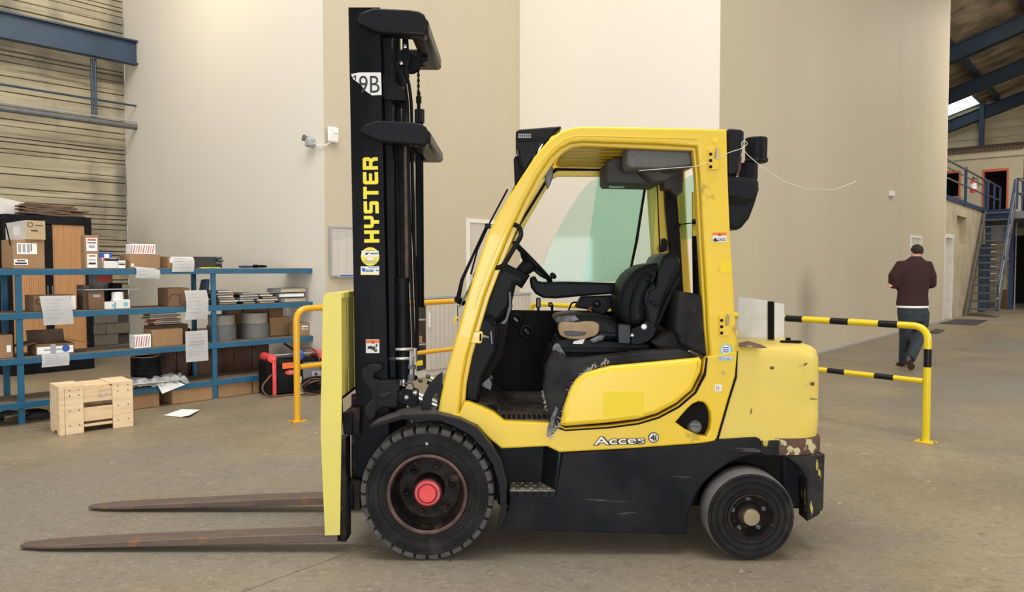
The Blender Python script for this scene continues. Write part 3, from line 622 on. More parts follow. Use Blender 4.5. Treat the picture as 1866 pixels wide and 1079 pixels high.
for i in range(5):
    for j in range(3):
        bm = NB(); c = V((tx(936,3.935)+i*.048+(j%2)*.02, 3.96+j*.05, zs)); lathe(bm, [(.009,.0),(.006,.006),(.0,.006)], c, EZ, 8); mk('stud', bm, 'stepm', sp)
bm = NB(); bx(bm, tx(929,3.93), tx(1013,3.93), 3.922, 3.94, zs-.045, zs-.004); lipo = mk('step_lip', bm, 'skirt', TR, bevel=.004)
for i in range(5):
    bm = NB(); x_ = tx(940+i*15,3.93); bx(bm, x_, x_+.012, 3.919, 3.924, zs-.026, zs-.010); mk('notch', bm, 'dark', lipo)
# --- chassis, hidden frame, axles
bm = NB(); bx(bm, tx(905,4.0), tx(1470,4.0), 4.13, 4.83, .2, .70); mk('chassis', bm, 'black', TR, bevel=.02)
bm = NB(); bx(bm, -.62, tx(905,4.0)+.02, 4.22, 4.74, .24, .66); mk('front_frame', bm, 'black', TR, bevel=.02)
bm = NB(); bx(bm, tx(905,4.0), tx(1245,4.0), 4.93, 4.985, .17, .66); mk('side_skirt', bm, 'skirt', TR, bevel=.01)
# --- counterweight: loft of rounded rear plan sections
x0 = tx(1342,3.95); xe = tx(1502,3.99)
def cwsec(z, xs, xr_, inset=0):
    y0, y1 = 3.955+inset, 4.95-inset; rr = .17; out = [V((xs,y0,z))]
    for k in range(9):
        a = -pi/2+k*pi/16; out.append(V((xr_-rr+rr*cos(a), y0+rr*.62+rr*.62*sin(a), z)))
    for k in range(9):
        a = k*pi/16; out.append(V((xr_-rr+rr*cos(a), y1-rr*.62+rr*.62*sin(a), z)))
    out.append(V((xs,y1,z))); return out
def loft(secs, cap=True):
    bm = NB(); R_ = [[bm.verts.new(p) for p in s] for s in secs]; n = len(R_[0])
    for A, B in zip(R_, R_[1:]):
        for k in range(n): bm.faces.new((A[k], A[(k+1)%n], B[(k+1)%n], B[k]))
    if cap: bm.faces.new(R_[0][::-1]); bm.faces.new(R_[-1])
    return bm
zs_ = lambda py: tz(py, 3.955)
secs = [cwsec(zs_(803), tx(1303,3.955), xe-.005), cwsec(zs_(790), tx(1307,3.955), xe), cwsec(zs_(757), tx(1322,3.955), xe+.006), cwsec(zs_(755), tx(1323,3.955), xe+.002), cwsec(zs_(700), tx(1336,3.955), xe+.004), cwsec(zs_(655), tx(1342,3.955), xe), cwsec(zs_(641), tx(1343,3.955), xe-.012, .004), cwsec(zs_(634), tx(1343,3.955), xe-.035, .018), cwsec(zs_(631), tx(1343,3.955), xe-.06, .05), cwsec(zs_(630)+.004, tx(1343,3.955), xe-.12, .12)]
CW = mk('counterweight', loft(secs), 'yellow_pale', TR, angle=50)
prof('seam', [(1341,640),(1345,640),(1343,688),(1329,733),(1310,800),(1306,801),(1325,731),(1339,686)], 3.945, 3.96, 'dark', TR, .001)
# bare / chipped marks on the counterweight
for pts in ([(1345,625.5),(1362,622),(1375,625),(1386,628),(1398,634),(1385,635),(1370,632),(1350,630)],):
    o = [fl(x, y, zs_(630)+.007) for x, y in pts]; bm = NB(); ext(bm, o, (0,0,.0015)); mk('bare_patch', bm, 'brown', CW)
for pts in ([(1403,668),(1407,670),(1406,667),(1411,669),(1409,674),(1403,672)],[(1477,698),(1484,696),(1484,703),(1478,703)],[(1456,664),(1465,663),(1472,661),(1470,665),(1463,668)],[(1369,745),(1371,745),(1369,755),(1367,754)],[(1477,726),(1489,727),(1489,728.5),(1477,728)]):
    prof('chip', pts, 3.953, 3.9555, 'brown', CW, 0)
bm = NB(); cyl(bm, fl(1436,622,zs_(630)), fl(1436,622,zs_(630))+EZ*.02, .018, .012, 12); mk('lifting_eye', bm, 'dark', CW)
bm = NB(); c = fl(1441,624,zs_(630)+.004); box(bm, c+EZ*.004, (.11,.03,.012)); mk('latch_plate', bm, 'dark', CW)
# worn band and black lower rear
bs = lambda z, xs, d=0: cwsec(z, xs, xe+.012+d, -.003)
bd = mk('rear_band', loft([bs(zs_(829), tx(1418,3.95)), bs(zs_(826), tx(1418,3.95), .004), bs(zs_(804), tx(1418,3.95), .004), bs(zs_(799), tx(1418,3.95))]), 'brown', TR, angle=50)
bb = prof('band_step', [(1386,804),(1420,802),(1420,829),(1390,829),(1387,822)], 3.95, 4.0, 'blackworn', TR, .003)
prof('ridge', [(1392,812),(1416,811),(1416,815),(1392,816)], 3.946, 3.951, 'blackworn', bb, .001)
prof('ridge', [(1392,819),(1416,818),(1416,822),(1392,823)], 3.946, 3.951, 'blackworn', bb, .001)
lowp = [(1388,829),(1504,829),(1501,925),(1498,936),(1472,951),(1471,905),(1470,873),(1456,850),(1436,834)]
prof('rear_lower', lowp, 3.965, 4.1, 'blackworn', TR, .01)
bm = NB(); bx(bm, tx(1440,4.0), xe-.005, 4.08, 4.93, .2, zs_(829)); mk('rear_lower', bm, 'black', TR, bevel=.02)
bm = NB(); bx(bm, tx(1270,4.0), tx(1450,4.0), 4.10, 4.14, .25, .62); mk('wheel_housing', bm, 'dark', TR)
bm = NB(); bx(bm, tx(1320,4.0), tx(1440,4.0), 3.97, 4.12, tz(832,3.97), tz(826,3.97)); mk('wheel_arch', bm, 'dark', TR)
# white metal plates standing on the counterweight
zc = zs_(630)
def vplate(name, px0, px1, py0, py1, py0b, py1b, Ya, Yb, mat, th):
    A0, A1 = P3(px0, py0, Ya), P3(px0, py1, Ya); B0, B1 = P3(px1, py0b, Yb), P3(px1, py1b, Yb)
    bm = NB(); n = (B0-A0).cross(A1-A0).normalized()*th
    hexa(bm, [A1, B1, B1+n, A1+n, A0, B0, B0+n, A0+n]); return mk(name, bm, mat, TR, bevel=.002)
vplate('white_plate', 1345, 1402, 541, 620, 549, 624, 4.32, 4.26, 'white', .01)
vplate('white_plate', 1407, 1429, 551, 625, 554, 626, 4.24, 4.42, 'whitep', .012)
vplate('plate_edge', 1399, 1409, 549, 624, 550, 626, 4.25, 4.23, 'dark', .02)
# --- wheels
def wheel(cx, cz, Y, w, Rr, rim, front, mir=1):
    c = V((cx, Y, cz)); ax = (0, mir, 0); s = Rr
    if front: pr = [(rim+.002,.03),(rim+.008,.012),(rim+.026,.003),(rim+.030,.010),(rim+.05,.012),(rim+.056,.003),(rim+.075,.001),(rim+.078,.007),(rim+.100,.009),(rim+.103,.002),(s-.03,.002),(s-.022,.010),(s-.012,.012),(s-.01,.03),(s-.01,w-.02),(s-.04,w),(rim,w)]
    else: pr = [(rim+.002,.02),(rim+.006,.006),(rim+.022,.001),(rim+.025,.010),(rim+.032,.010),(rim+.036,.002),(rim+.055,.001),(rim+.058,.009),(rim+.066,.009),(rim+.070,.001),(rim+.088,.001),(rim+.09,.006),(rim+.095,.006),(rim+.097,.001),(s-.012,.001),(s-.003,.008)]
    t = NB(); lathe(t, pr, c, ax, 72); ty = mk('tyre', t, 'rubber', TR, angle=28)
    if front:
        n = 32; h = .030
        for k in range(n):
            a0 = 2*pi*k/n+.02; a1 = 2*pi*(k+.86)/n; bm = NB(); P_ = []
            for r, yy in ((s-.026,.004),(s-.004,.0),(s+.004,.022),(s+.004,w*.55),(s-.02,w*.55)):
                P_.append([V((cx+r*cos(a0), Y+mir*yy, cz+r*sin(a0))), V((cx+r*cos((a0+a1)/2), Y+mir*yy, cz+r*sin((a0+a1)/2))), V((cx+r*cos(a1), Y+mir*yy, cz+r*sin(a1)))])
            vs = [[bm.verts.new(p) for p in q] for q in P_]; m = len(vs)
            for i in range(m):
                A_, B_ = vs[i], vs[(i+1)%m]
                for j in range(2): bm.faces.new((A_[j], A_[j+1], B_[j+1], B_[j]))
            bm.faces.new([q[0] for q in vs]); bm.faces.new([q[2] for q in vs][::-1])
            mk('tread_lug', bm, 'tread' if sin((a0+a1)/2) > -2 else 'rubber', ty, angle=50)
        bm = NB(); lathe(bm, [(s-.02,w*.56),(s+.003,w*.57),(s+.003,w-.02),(s-.02,w)], c, ax, 72); mk('tread_band', bm, 'tread', ty)
        lathe_r = [(rim-.004,.10),(rim-.006,.03),(rim-.014,.006),(rim-.006,-.002),(rim+.004,.0),(rim+.006,.03)]
        rm = NB(); lathe(rm, lathe_r, c, ax, 64); rl_ = mk('rim_flange', rm, 'rimlip', TR)
        rm = NB(); lathe(rm, [(rim-.006,.03),(rim-.03,.09),(rim-.045,.125),(.12,.13),(.085,.12),(.07,.12)], c, ax, 64); rm = mk('rim', rm, 'rim', TR)
        hb = NB(); lathe(hb, [(.085,.125),(.082,.06),(.076,.035),(.064,.028),(.0,.028)], c, ax, 40); hb = mk('hub', hb, 'rim', TR)
        hb2 = NB(); lathe(hb2, [(.066,.03),(.066,.022),(.056,.018),(.053,.018),(.052,.024),(.049,.024),(.048,.018),(.046,.008),(.042,.003),(0,.003)], c, ax, 40); mk('hub_cap', hb2, 'red', TR)
        bm = NB(); lathe(bm, [(.0745,.034),(.070,.0275),(.064,.0265)], c, ax, 40); mk('hub_ring', bm, 'redwash', hb)
        bm = NB(); lathe(bm, [(.0535,.0172),(.0485,.0165)], c, ax, 40); mk('hub_ring', bm, 'ink', hb)
        bm = NB(); box(bm, c+V((0,.002*mir,.27)), (.013,.006,.013)); mk('sidewall_mark', bm, 'greylight', ty)
        for k in range(6):
            a = k*pi/3+.2; q = c+V((cos(a)*.125, mir*.128, sin(a)*.125)); bm = NB(); lathe(bm, [(.024,0),(.02,-.008),(.013,-.01),(.013,-.03),(.008,-.036),(0,-.036)], q, ax, 6 if False else 12); mk('wheel_nut', bm, 'rim', rm)
    else:
        bm = NB(); lathe(bm, [(s-.004,.006),(s,.014),(s+.004,.05),(s+.004,w-.02),(s-.004,w),(rim,w)], c, ax, 72); mk('tread_band', bm, 'treadlight', ty)
        rm = NB(); lathe(rm, [(rim+.004,.02),(rim+.004,-.002),(rim-.004,-.004),(rim-.012,.012),(rim-.02,.03),(rim-.03,.05),(.075,.06),(.06,.058)], c, ax, 56); rm = mk('rim', rm, 'rim', TR)
        hb = NB(); lathe(hb, [(.068,.06),(.06,.03),(.05,.02),(.043,.018)], c, ax, 36); hb = mk('hub', hb, 'rim', TR)
        hb2 = NB(); lathe(hb2, [(.045,.022),(.045,-.008),(.042,-.013),(0,-.014)], c, ax, 36); mk('hub_cap', hb2, 'brass', TR)
        for k in range(5):
            a = k*2*pi/5+.35; q = c+V((cos(a)*.088, mir*.052, sin(a)*.088)); bm = NB(); lathe(bm, [(.015,0),(.012,-.012),(.007,-.014),(.005,-.022),(0,-.022)], q, ax, 12); mk('wheel_nut', bm, 'greysteel', rm)
RF_ = .354
fx = tx(776.5, 3.86); rx = tx(1374.5, 3.85)
wheel(fx, .354, 3.855, .22, .350, .208, True)
wheel(fx, .354, 5.05, .22, .350, .208, True, -1)
wheel(rx, .236, 3.85, .165, .232, .118, False)
wheel(rx, .236, 5.05, .165, .232, .118, False, -1)
bm = NB(); cyl(bm, (fx,4.0,.354), (fx,4.9,.354), .09, seg=16); mk('front_axle', bm, 'black', TR)
bm = NB(); bx(bm, rx-.08, rx+.08, 3.99, 4.9, .16, .31); mk('rear_axle', bm, 'black', TR)
# --- front fender
arc_o = [(675,775),(732,757),(797,755),(837,764),(869,780),(895,812),(913,850),(923,892),(923,938),(912,966),(906,966),(912,930),(909,885),(898,848),(880,818),(856,793),(826,777),(796,765),(732,765),(676,781)]
prof('front_fender', arc_o, 3.86, 3.885, 'plastic', TR, .004)
bm = NB(); top = [(675,775),(732,757),(797,755),(837,764),(869,780),(895,812),(913,850),(923,892),(923,938)]
pts = [P3(x, y, 3.862) for x, y in top]; A_ = [bm.verts.new(p) for p in pts]
far_ = [V((pts[0].x+.03,3.93,pts[0].z+.022)), V((pts[1].x-.02,4.08,pts[1].z))]+[p+V((0,d,0)) for p, d in zip(pts[2:], [.22,.25,.26,.25,.25,.25,.25])]
B_ = [bm.verts.new(p) for p in far_]; C_ = [bm.verts.new(p+V((0,0,-.014))) for p in far_]; D_ = [bm.verts.new(p+V((0,0,-.014))) for p in pts]
for i in range(len(pts)-1):
    for Q, W in ((A_,B_),(B_,C_),(C_,D_),(D_,A_)): bm.faces.new((Q[i],Q[i+1],W[i+1],W[i]))
bm.faces.new((A_[0],B_[0],C_[0],D_[0]))
mk('fender_top', bm, 'fender', TR, angle=20)
prof('fender_bracket', [(766,745),(771,722),(782,700),(797,684),(806,678),(806,760),(795,757)], 3.99, 4.01, 'plastic', TR, .003, holes=[[(785,745),(787,728),(793,716),(797,718),(797,742),(791,748)]])
bm = NB(); bx(bm, tx(800,4.0), tx(905,4.0), 4.09, 4.12, .25, .78); mk('wheel_housing', bm, 'dark', TR)
# --- mast
MP = lambda px, py, Y: P3(px, py, Y)
ML, MR = [(634,13),(650,885)], [(693,13),(709,885)]
def mastcol(name, l0, l1, r0, r1, py0, py1, Y0, Y1, mat='mast', bev=.004, parent=TR):
    return prof(name, [(l0,py0),(r0,py0),(r1,py1),(l1,py1)], Y0, Y1, mat, parent, bev)
m1 = mastcol('mast_channel', 634.5, 651, 692, 711, 13, 890, 4.10, 4.125)
mastcol('mast_flange', 636, 652, 641, 657, 14, 890, 4.125, 4.2, parent=TR)
mastcol('mast_flange', 688, 705, 693, 712, 30, 890, 4.125, 4.2, parent=TR)
mastcol('inner_mast_channel', 698, 711, 712, 722, 52, 745, 4.15, 4.24, 'black')
mastcol('inner_mast_web', 700, 714, 728, 738, 60, 745, 4.36, 4.40, 'black')
m2 = [(634.5,13),(692,13),(711,890),(651,890)]
pf = [P3(x, y, 4.10) for x, y in m2]
me = curvemesh([[(p.x, p.z) for p in pf]], .025, .004)
for v in me.vertices: v.co = (v.co.x, 4.79-v.co.z, v.co.y)
link('mast_channel', me, 'mast', TR)
for d in (0, .08):
    me2 = curvemesh([[(p.x+dx_, p.z) for p, dx_ in zip(pf, (0,-.16,-.16,0))]], .07, .004)
    for v in me2.vertices: v.co = (v.co.x+d*1.95, 4.74-v.co.z, v.co.y)
    link('mast_flange', me2, 'mast', TR)
mastcol('inner_mast_channel', 692, 706, 712, 724, 48, 745, 4.58, 4.66, 'mast')
# cross members (U-shaped, wrapping behind the mast)
def cross(tip, top, bot, right, Y0, Y1, hpx):
    # side cheek
    x0, x1 = tip, right
    ck = [(x0,top+20),(x0+3,top+11),(x0+10,top+7),(x0+30,top),(x0+95,top+3),(x1-14,top+6),(x1-5,top+12),(x1-2,top+20),(x1-2,bot+2),(x1-6,bot+7),(x0+44,bot+1),(x0+30,bot-2),(x0+5,bot-14),(x0,bot-18)]
    c_ = prof('cross_member', ck, Y0, Y0+.10, 'plastic', TR, .012, seg=3)
    # bar across to the far side
    zt2, zb2 = tz(top+10, Y0), tz(bot+3, Y0); xa, xb = tx(x1-30, Y0), tx(x1, Y0)
    xb += .012
    bm = NB(); sec = [(xa,zb2),(xb-.012,zb2),(xb,zb2+.015),(xb,zt2-.035),(xb-.03,zt2-.005),(xa,zt2)]
    ext(bm, [V((x,Y0+.02,z)) for x, z in sec], (0, Y1-Y0-.02, 0)); mk('cross_bar', bm, 'plastic', TR, bevel=.01)
    bm = NB(); bx(bm, tx(x0+12,Y0), xa+.02, Y1-.10, Y1, zb2, zt2); mk('cross_member', bm, 'plastic', TR, bevel=.012)
cross(651, 14, 58, 778, 4.05, 4.80, 44)
cross(656, 219, 258, 781, 4.05, 4.80, 38)
# cylinders, rods, chain, hoses between the channels
def vrod(name, px0, py0, px1, py1, Y, rpx, mat, seg=20, parent=TR):
    bm = NB(); cyl(bm, P3(px0,py0,Y), P3(px1,py1,Y), rpx*Y/FPX, seg=seg); return mk(name, bm, mat, parent)
vrod('lift_cylinder', 711, 55, 714, 160, 4.30, 9, 'black')
vrod('lift_cylinder', 722, 262, 733, 700, 4.34, 10, 'black')
cy = vrod('lift_cylinder', 734, 506, 735.5, 690, 4.20, 11.5, 'black')
vrod('collar', 734, 506, 734, 516, 4.20, 12.5, 'black', parent=cy); vrod('foot', 735.5, 690, 735.5, 703, 4.20, 7, 'steel', parent=cy)
vrod('cylinder_rod', 740, 262, 742, 506, 4.20, 5.0, 'rimlip'); vrod('cylinder_rod', 731, 262, 733.5, 506, 4.28, 4, 'black')
for x0, x1, y in ((712,753,637),(712,750,654)):
    bm = NB(); tube(bm, [P3(x0,y,4.165), P3((x0+x1)/2-8,y,4.155), P3((x0+x1)/2+8,y,4.155), P3(x1,y,4.175)], .0035, 8, flat=2.6); o = mk('hose_clamp', bm, 'steel', TR)
bm = NB(); cyl(bm, P3(711,654,4.16), P3(719,654,4.15), .013, seg=8); mk('clamp_screw', bm, 'steel', TR)
vrod('cylinder_barrel', 764, 203, 766, 560, 4.62, 7, 'mast')
vrod('top_collar', 764.5, 200, 764.5, 224, 4.60, 9, 'plastic')
bm = NB()
for i in range(22):
    y = 92+i*5; box(bm, P3(762.5, y, 4.6), (.016 if i%2 else .010, .02, .013))
tag(mk('lift_chain', bm, 'rim', TR), kind=None)
vrod('chain_anchor', 763, 168, 763, 205, 4.6, 3.2, 'black'); vrod('chain_nut', 763, 176, 763, 188, 4.6, 5, 'black', 8)
bm = NB(); lathe(bm, [(0,-.03),(.02,-.03),(.055,-.03),(.058,-.02),(.05,-.012),(.05,.012),(.058,.02),(.055,.03),(0,.03)], P3(749,116,4.5), (0,1,0), 32); mk('chain_pulley', bm, 'black', TR)
bm = NB(); lathe(bm, [(0,-.02),(.07,-.02),(.075,-.012),(.062,-.006),(.062,.006),(.075,.012),(.07,.02),(0,.02)], P3(722,138,4.35), (0,1,0), 32); mk('hose_pulley', bm, 'rim', TR)
pb_ = prof('pulley_bracket', [(733,62),(743,62),(745,100),(741,122),(733,118),(726,120),(724,106),(733,104)], 4.28, 4.3, 'black', TR, .002)
for x, y in ((737,66.5),(738,85),(731,115)):
    bm = NB(); lathe(bm, [(.013,0),(.011,-.008),(.005,-.010),(0,-.010)], P3(x,y,4.28), (0,1,0), 12); mk('bolt', bm, 'steel', pb_)
prof('stop_bracket', [(696,134),(700,136),(735,160),(738,183),(700,182),(697,178)], 4.13, 4.24, 'black', TR, .006)
prof('gusset', [(752,62),(765,95),(768,118),(780,110),(770,60)], 4.5, 4.52, 'plastic', TR, .004)
for x, y in ((712,187),(736,190)):
    bm = NB(); cyl(bm, P3(x,y,4.2), P3(x,y+7,4.2), .022, seg=6); mk('stop_nut', bm, 'black', TR); vrod('stop_rod', x, y+7, x, 225, 4.2, 4, 'black')
# mast hoses
for dx_, Y in ((0,4.18),(7,4.24),(-7,4.3)):
    pts = [P3(729+dx_,128,Y), P3(738+dx_,150,Y), P3(743+dx_,190,Y), P3(744+dx_,300,Y), P3(749+dx_,500,Y), P3(753+dx_,600,Y), P3(754+dx_,640,Y)]
    bm = NB(); tube(bm, arcpts(pts,.2,3), .0095, 8); mk('hose', bm, 'black', TR)
for x in (758,):
    bm = NB(); tube(bm, [P3(x-8,262,4.55), P3(x-5,420,4.55), P3(x+2,560,4.5), P3(x+3,640,4.5)], .010, 8); mk('hose', bm, 'black', TR)
vrod('tube_line', 756.5, 280, 757.5, 640, 4.7, 1.2, 'steel', 6)
# hydraulic fittings under the cylinder
for x, y0, y1, r, m in ((757,634,650,4,'steel'),(750,642,668,4.5,'steel'),(758,645,660,3,'steel'),(751,665,672,7.5,'greysteel'),(751,672,682,5,'steel'),(750,682,694,6.5,'greysteel'),(730,692,702,4,'steel')): vrod('fitting', x, y0, x-1, y1, 4.17, r, m, 10)
bm = NB(); tube(bm, arcpts([P3(735,700,4.17), P3(750,697,4.17), P3(754,704,4.17), P3(753,712,4.17)], .02), .005, 6); mk('pipe', bm, 'greysteel', TR)
# hook-shaped mast foot casting
hk = [(657,682),(659,674),(664,668),(672,664.5),(684,664),(693,665),(697,670),(696,675),(690,680),(685,681),(682,686),(682,690),(690,694),(724,694),(724,742),(700,744),(688,750),(682,765),(672,768),(664,760),(662,748),(667,738),(675,728),(677,718),(672,710),(664,702),(661,694)]
prof('mast_foot', hk, 4.02, 4.10, 'plastic', TR, .012, seg=3)
prof('mast_foot_plate', [(690,700),(724,700),(724,742),(686,742)], 4.0, 4.03, 'plastic', TR, .006)
prof('rib', [(692,716),(712,714),(714,719),(700,726),(690,726)], 3.992, 4.002, 'shiny', TR, .004)
# tilt cylinders
def tiltc(dy, mat):
    b_ = prof('tilt_bracket', [(720,722),(724,714),(734,710),(750,712),(756,708),(762,712),(762,740),(748,742),(726,734)], 4.06+dy, 4.10+dy, 'black', TR, .006)
    for x, y in ((730,719,),(740.5,724.5),(757,716)):
        bm = NB(); lathe(bm, [(.016,0),(.014,-.008),(.007,-.012),(0,-.012)], P3(x,y,4.06)+V((0,dy,0)), (0,1,0), 14); mk('pivot_pin', bm, 'rim' if x < 735 else 'steel', b_)
    bm = NB(); cyl(bm, P3(758,722,4.12)+V((0,dy,0)), P3(812,745,4.12)+V((0,dy,0)), .032, seg=20); mk('tilt_cylinder', bm, mat, TR)
tiltc(0, 'steel'); tiltc(.62, 'brass')
vrod('brake_pipe', 751, 755, 751, 782, 4.05, 1.6, 'steel', 6)
# --- load backrest
YB0, YB1 = 3.96, 4.94
xb0, xb1 = tx(588,YB0), tx(620.5,YB0)
LB = prof('load_backrest', [(588.5,545),(592,535),(602,533),(622,533),(623,700),(619.5,975.5),(592,976),(584.5,800),(584,760)], YB0, YB0+.012, 'yellow_back', TR, .0015)
zt_b, zb_b = tz(541,YB0), tz(724,YB0)
bm = NB(); xx = tx(624,YB0)
YB2 = YB0+.0135
hexa(bm, [V((xx-.05,YB2,zt_b-.01)), V((xx,YB2,zt_b-.01)), V((xx,YB1,zt_b-.01)), V((xx-.05,YB1,zt_b-.01)), V((xx-.05,YB2,zt_b+.025)), V((xx,YB2,zt_b+.025)), V((xx,YB1,zt_b+.025)), V((xx-.05,YB1,zt_b+.025))])
mk('top_rail', bm, 'yellow_back', LB, bevel=.006)
for k in range(6):
    y0 = YB0+.012+k*.160; bm = NB(); bx(bm, xx-.045, xx-.01, y0, y0+.128, zb_b, zt_b); mk('backrest_bar', bm, 'yellow_back', LB, bevel=.004)
for k in range(6):
    y0 = YB0+.012+k*.160+.128; bm = NB(); bx(bm, xx-.035, xx-.016, y0, y0+.032, zb_b, zt_b-.03); mk('gap_shade', bm, 'dark', LB)  # dark strips added in the slits to paint the shade between bars
bm = NB(); bx(bm, xx-.04, xx-.008, YB0+.01, YB1, zb_b-.012, zb_b); mk('bottom_rail', bm, 'dark', LB)
bm = NB(); bx(bm, xb0, xb1, YB1-.012, YB1, .12, zt_b); mk('side_plate', bm, 'yellow_back', LB)
prof('backrest_mount', [(611,726),(622,716),(624,760),(621,800),(634,870),(636,955),(621,975),(613,975)], 3.975, 4.0, 'black', TR, .003)
# carriage: two cross bars and plates
for py0, py1 in ((752,792),(886,930)):
    zt2, zb2 = tz(py0,4.0), tz(py1,4.0); bm = NB(); bx(bm, tx(622,4.0), tx(640,4.0), 4.0, 4.9, zb2, zt2); mk('carriage_bar', bm, 'black', TR, bevel=.006)
    for yy in (4.02, 4.25, 4.6):
        bm = NB(); bx(bm, tx(632,4.0), tx(652,4.0), yy, yy+.06, zb2-.01, zt2+.02); mk('carriage_lug', bm, 'rim', TR, bevel=.008)
prof('carriage_side', [(640,720),(654,718),(656,900),(640,905)], 4.15, 4.19, 'rim', TR, .003)
prof('carriage_side', [(640,720),(654,718),(656,900),(640,905)], 4.68, 4.72, 'rim', TR, .003)
# forks: vertical shank and tapering blade
def fork(Y, w, zh):
    xh = -.985; xt = at(27, 990, 3.97).x
    bm = NB(); n = 14; rows = []
    for k in range(n+1):
        t = k/n; x = xh+.06+(xt-xh-.06)*t; th_ = .050-.036*t**1.7; zb3 = zh*(1-t)+.012*t; half = w/2*(1 if t < .88 else 1-.55*((t-.88)/.12)**1.6)
        rows.append([bm.verts.new(p) for p in (V((x,Y-half,zb3)), V((x,Y+half,zb3)), V((x,Y+half,zb3+th_)), V((x,Y-half,zb3+th_)))])
    for a_, b_ in zip(rows, rows[1:]):
        for j in range(4): bm.faces.new((a_[j],a_[(j+1)%4],b_[(j+1)%4],b_[j]))
    bm.faces.new(rows[0][::-1]); bm.faces.new(rows[-1]); f_ = mk('fork', bm, 'rust', TR, bevel=.004)
    bm = NB(); bx(bm, xh+.03, xh+.085, Y-w/2, Y+w/2, zh, .62); mk('fork_shank', bm, 'rim', f_, bevel=.006)
fork(4.035, .125, .055); fork(4.69, .125, .055)
# mast decals
def mpt(px, py): return P3(px, py, 4.099)
ez_ = (mpt(645,400)-mpt(655,800)).normalized(); ez_ = V((ez_.x,0,ez_.z)).normalized()
a_m = math.atan2(-(mpt(672,292).x-mpt(677,440).x), (mpt(672,292).z-mpt(677,440).z))
exm = V((-sin(a_m)*0+(mpt(660,290)-mpt(663,440)).x, 0, (mpt(660,290)-mpt(663,440)).z)).normalized()     # reading direction (upwards)
ezm = V((-exm.z, 0, exm.x))
km = 4.099/FPX
GL = {'H': [[(0,0),(2.6,0),(2.6,3.7),(6.4,3.7),(6.4,0),(9,0),(9,10),(6.4,10),(6.4,6.2),(2.6,6.2),(2.6,10),(0,10)]],
'Y': [[(3.2,0),(5.8,0),(5.8,3.2),(8.4,4),(9,4.8),(9,10),(6.4,10),(6.4,5.6),(2.6,5.6),(2.6,10),(0,10),(0,4.8),(.6,4),(3.2,3.2)]],
'S': [[(0,0),(8,0),(9,1),(9,5.2),(8,6.2),(2.6,6.2),(2.6,7.7),(9,7.7),(9,10),(1,10),(0,9),(0,5),(1,4),(6.4,4),(6.4,2.3),(0,2.3)]],
'T': [[(3.2,0),(5.8,0),(5.8,7.7),(9,7.7),(9,10),(0,10),(0,7.7),(3.2,7.7)]],
'E': [[(1,0),(9,0),(9,2.3),(2.6,2.3),(2.6,4),(8,4),(8,6.1),(2.6,6.1),(2.6,7.7),(9,7.7),(9,10),(1,10),(0,9),(0,1)]],
'R': [[(0,0),(2.6,0),(2.6,3.6),(5.2,3.6),(6.4,2.6),(6.4,0),(9,0),(9,2.8),(8,4.6),(9,5.6),(9,9),(8,10),(0,10)],[(2.6,5.9),(6.4,5.9),(6.4,7.7),(2.6,7.7)]]}
o_h = mpt(691.5,442)-V((0,.001,0)); st_ = 154*km/(6*9+5*1.7); stv = 27.5*km/10
for i_, ch_ in enumerate('HYSTER'):
    flat('letter', o_h, exm, ezm, [[(st_*(x+i_*10.7), stv*y) for x, y in lp_] for lp_ in GL[ch_]], 'stickery', TR, .001)
st = flat('sticker', mpt(640,174), V((1,0,.0)), EZ, [[(0,38*km),(15*km,41*km),(54*km,41*km),(55*km,1*km),(38*km,0),(26*km,8*km),(17*km,20*km),(4*km,29*km)]], 'whitep', TR, .002)
text('letters', '9B', mpt(654.5,169.5)-V((0,.0015,0)), EX, EZ, 31*km, 'ink', st, width=37*km, bold=.0)
flat('stroke', mpt(642,142)-V((0,.0015,0)), EX, EZ, [[(0,0),(5*km,5*km),(7*km,5*km),(7*km,-3*km),(5*km,-5*km),(5*km,1*km)]], 'ink', st, .001)
c1 = flat('sticker', mpt(674.5,467.5), EX, EZ, [circ(0,0,16.8*km)], 'stickery', TR, .002)
flat('band', mpt(659,468)-V((0,.0015,0)), EX, EZ, [rect(0,0,31*km,11*km)], 'whitep', c1, .001)
for y, w_ in ((474,22),(477,26),(480,20),(457.5,14)): flat('line', mpt(674.5-w_/2,y)-V((0,.0015,0)), EX, EZ, [rect(0,0,w_*km,1.2*km)], 'inkgrey', c1, .001)
flat('label', mpt(669,474)-V((0,.0025,0)), EX, EZ, [rect(0,0,12*km,5*km)], 'whitep', c1, .001)
flat('mark', mpt(664,464)-V((0,.0025,0)), EX, EZ, [[(0,0),(6*km,0),(9*km,4*km),(3*km,3*km)], rect(11*km,1*km,25*km,2.6*km)], 'ink', c1, .001)
c2 = flat('sticker', mpt(657.5,501), EX, EZ, [rect(0,0,33.5*km,15.5*km)], 'whitep', TR, .002)
flat('band', mpt(657.5,500.6)-V((0,.0015,0)), EX, EZ, [rect(0,0,33.5*km,2*km)], 'stickery', c2, .001)
text('letters', 'ACNI', mpt(666,496)-V((0,.0015,0)), EX, EZ, 5*km, 'inkblue', c2, width=15*km, bold=.05, shear=.3)
flat('mark', mpt(659,491)-V((0,.0015,0)), EX, EZ, [[(0,0),(2*km,4*km),(4*km,1*km),(7*km,3*km),(7*km,-4*km),(2*km,-4*km)], rect(12*km,3*km,29*km,4*km), rect(26*km,-3*km,31*km,-1*km)], 'inkblue', c2, .001)
c3 = flat('sticker', mpt(667,643.5), EX, EZ, [rect(0,0,24.5*km,25*km)], 'whitep', TR, .002)
flat('header', mpt(667.5,625.5)-V((0,.0015,0)), EX, EZ, [rect(0,0,23.5*km,6*km)], 'orangeink', c3, .001)
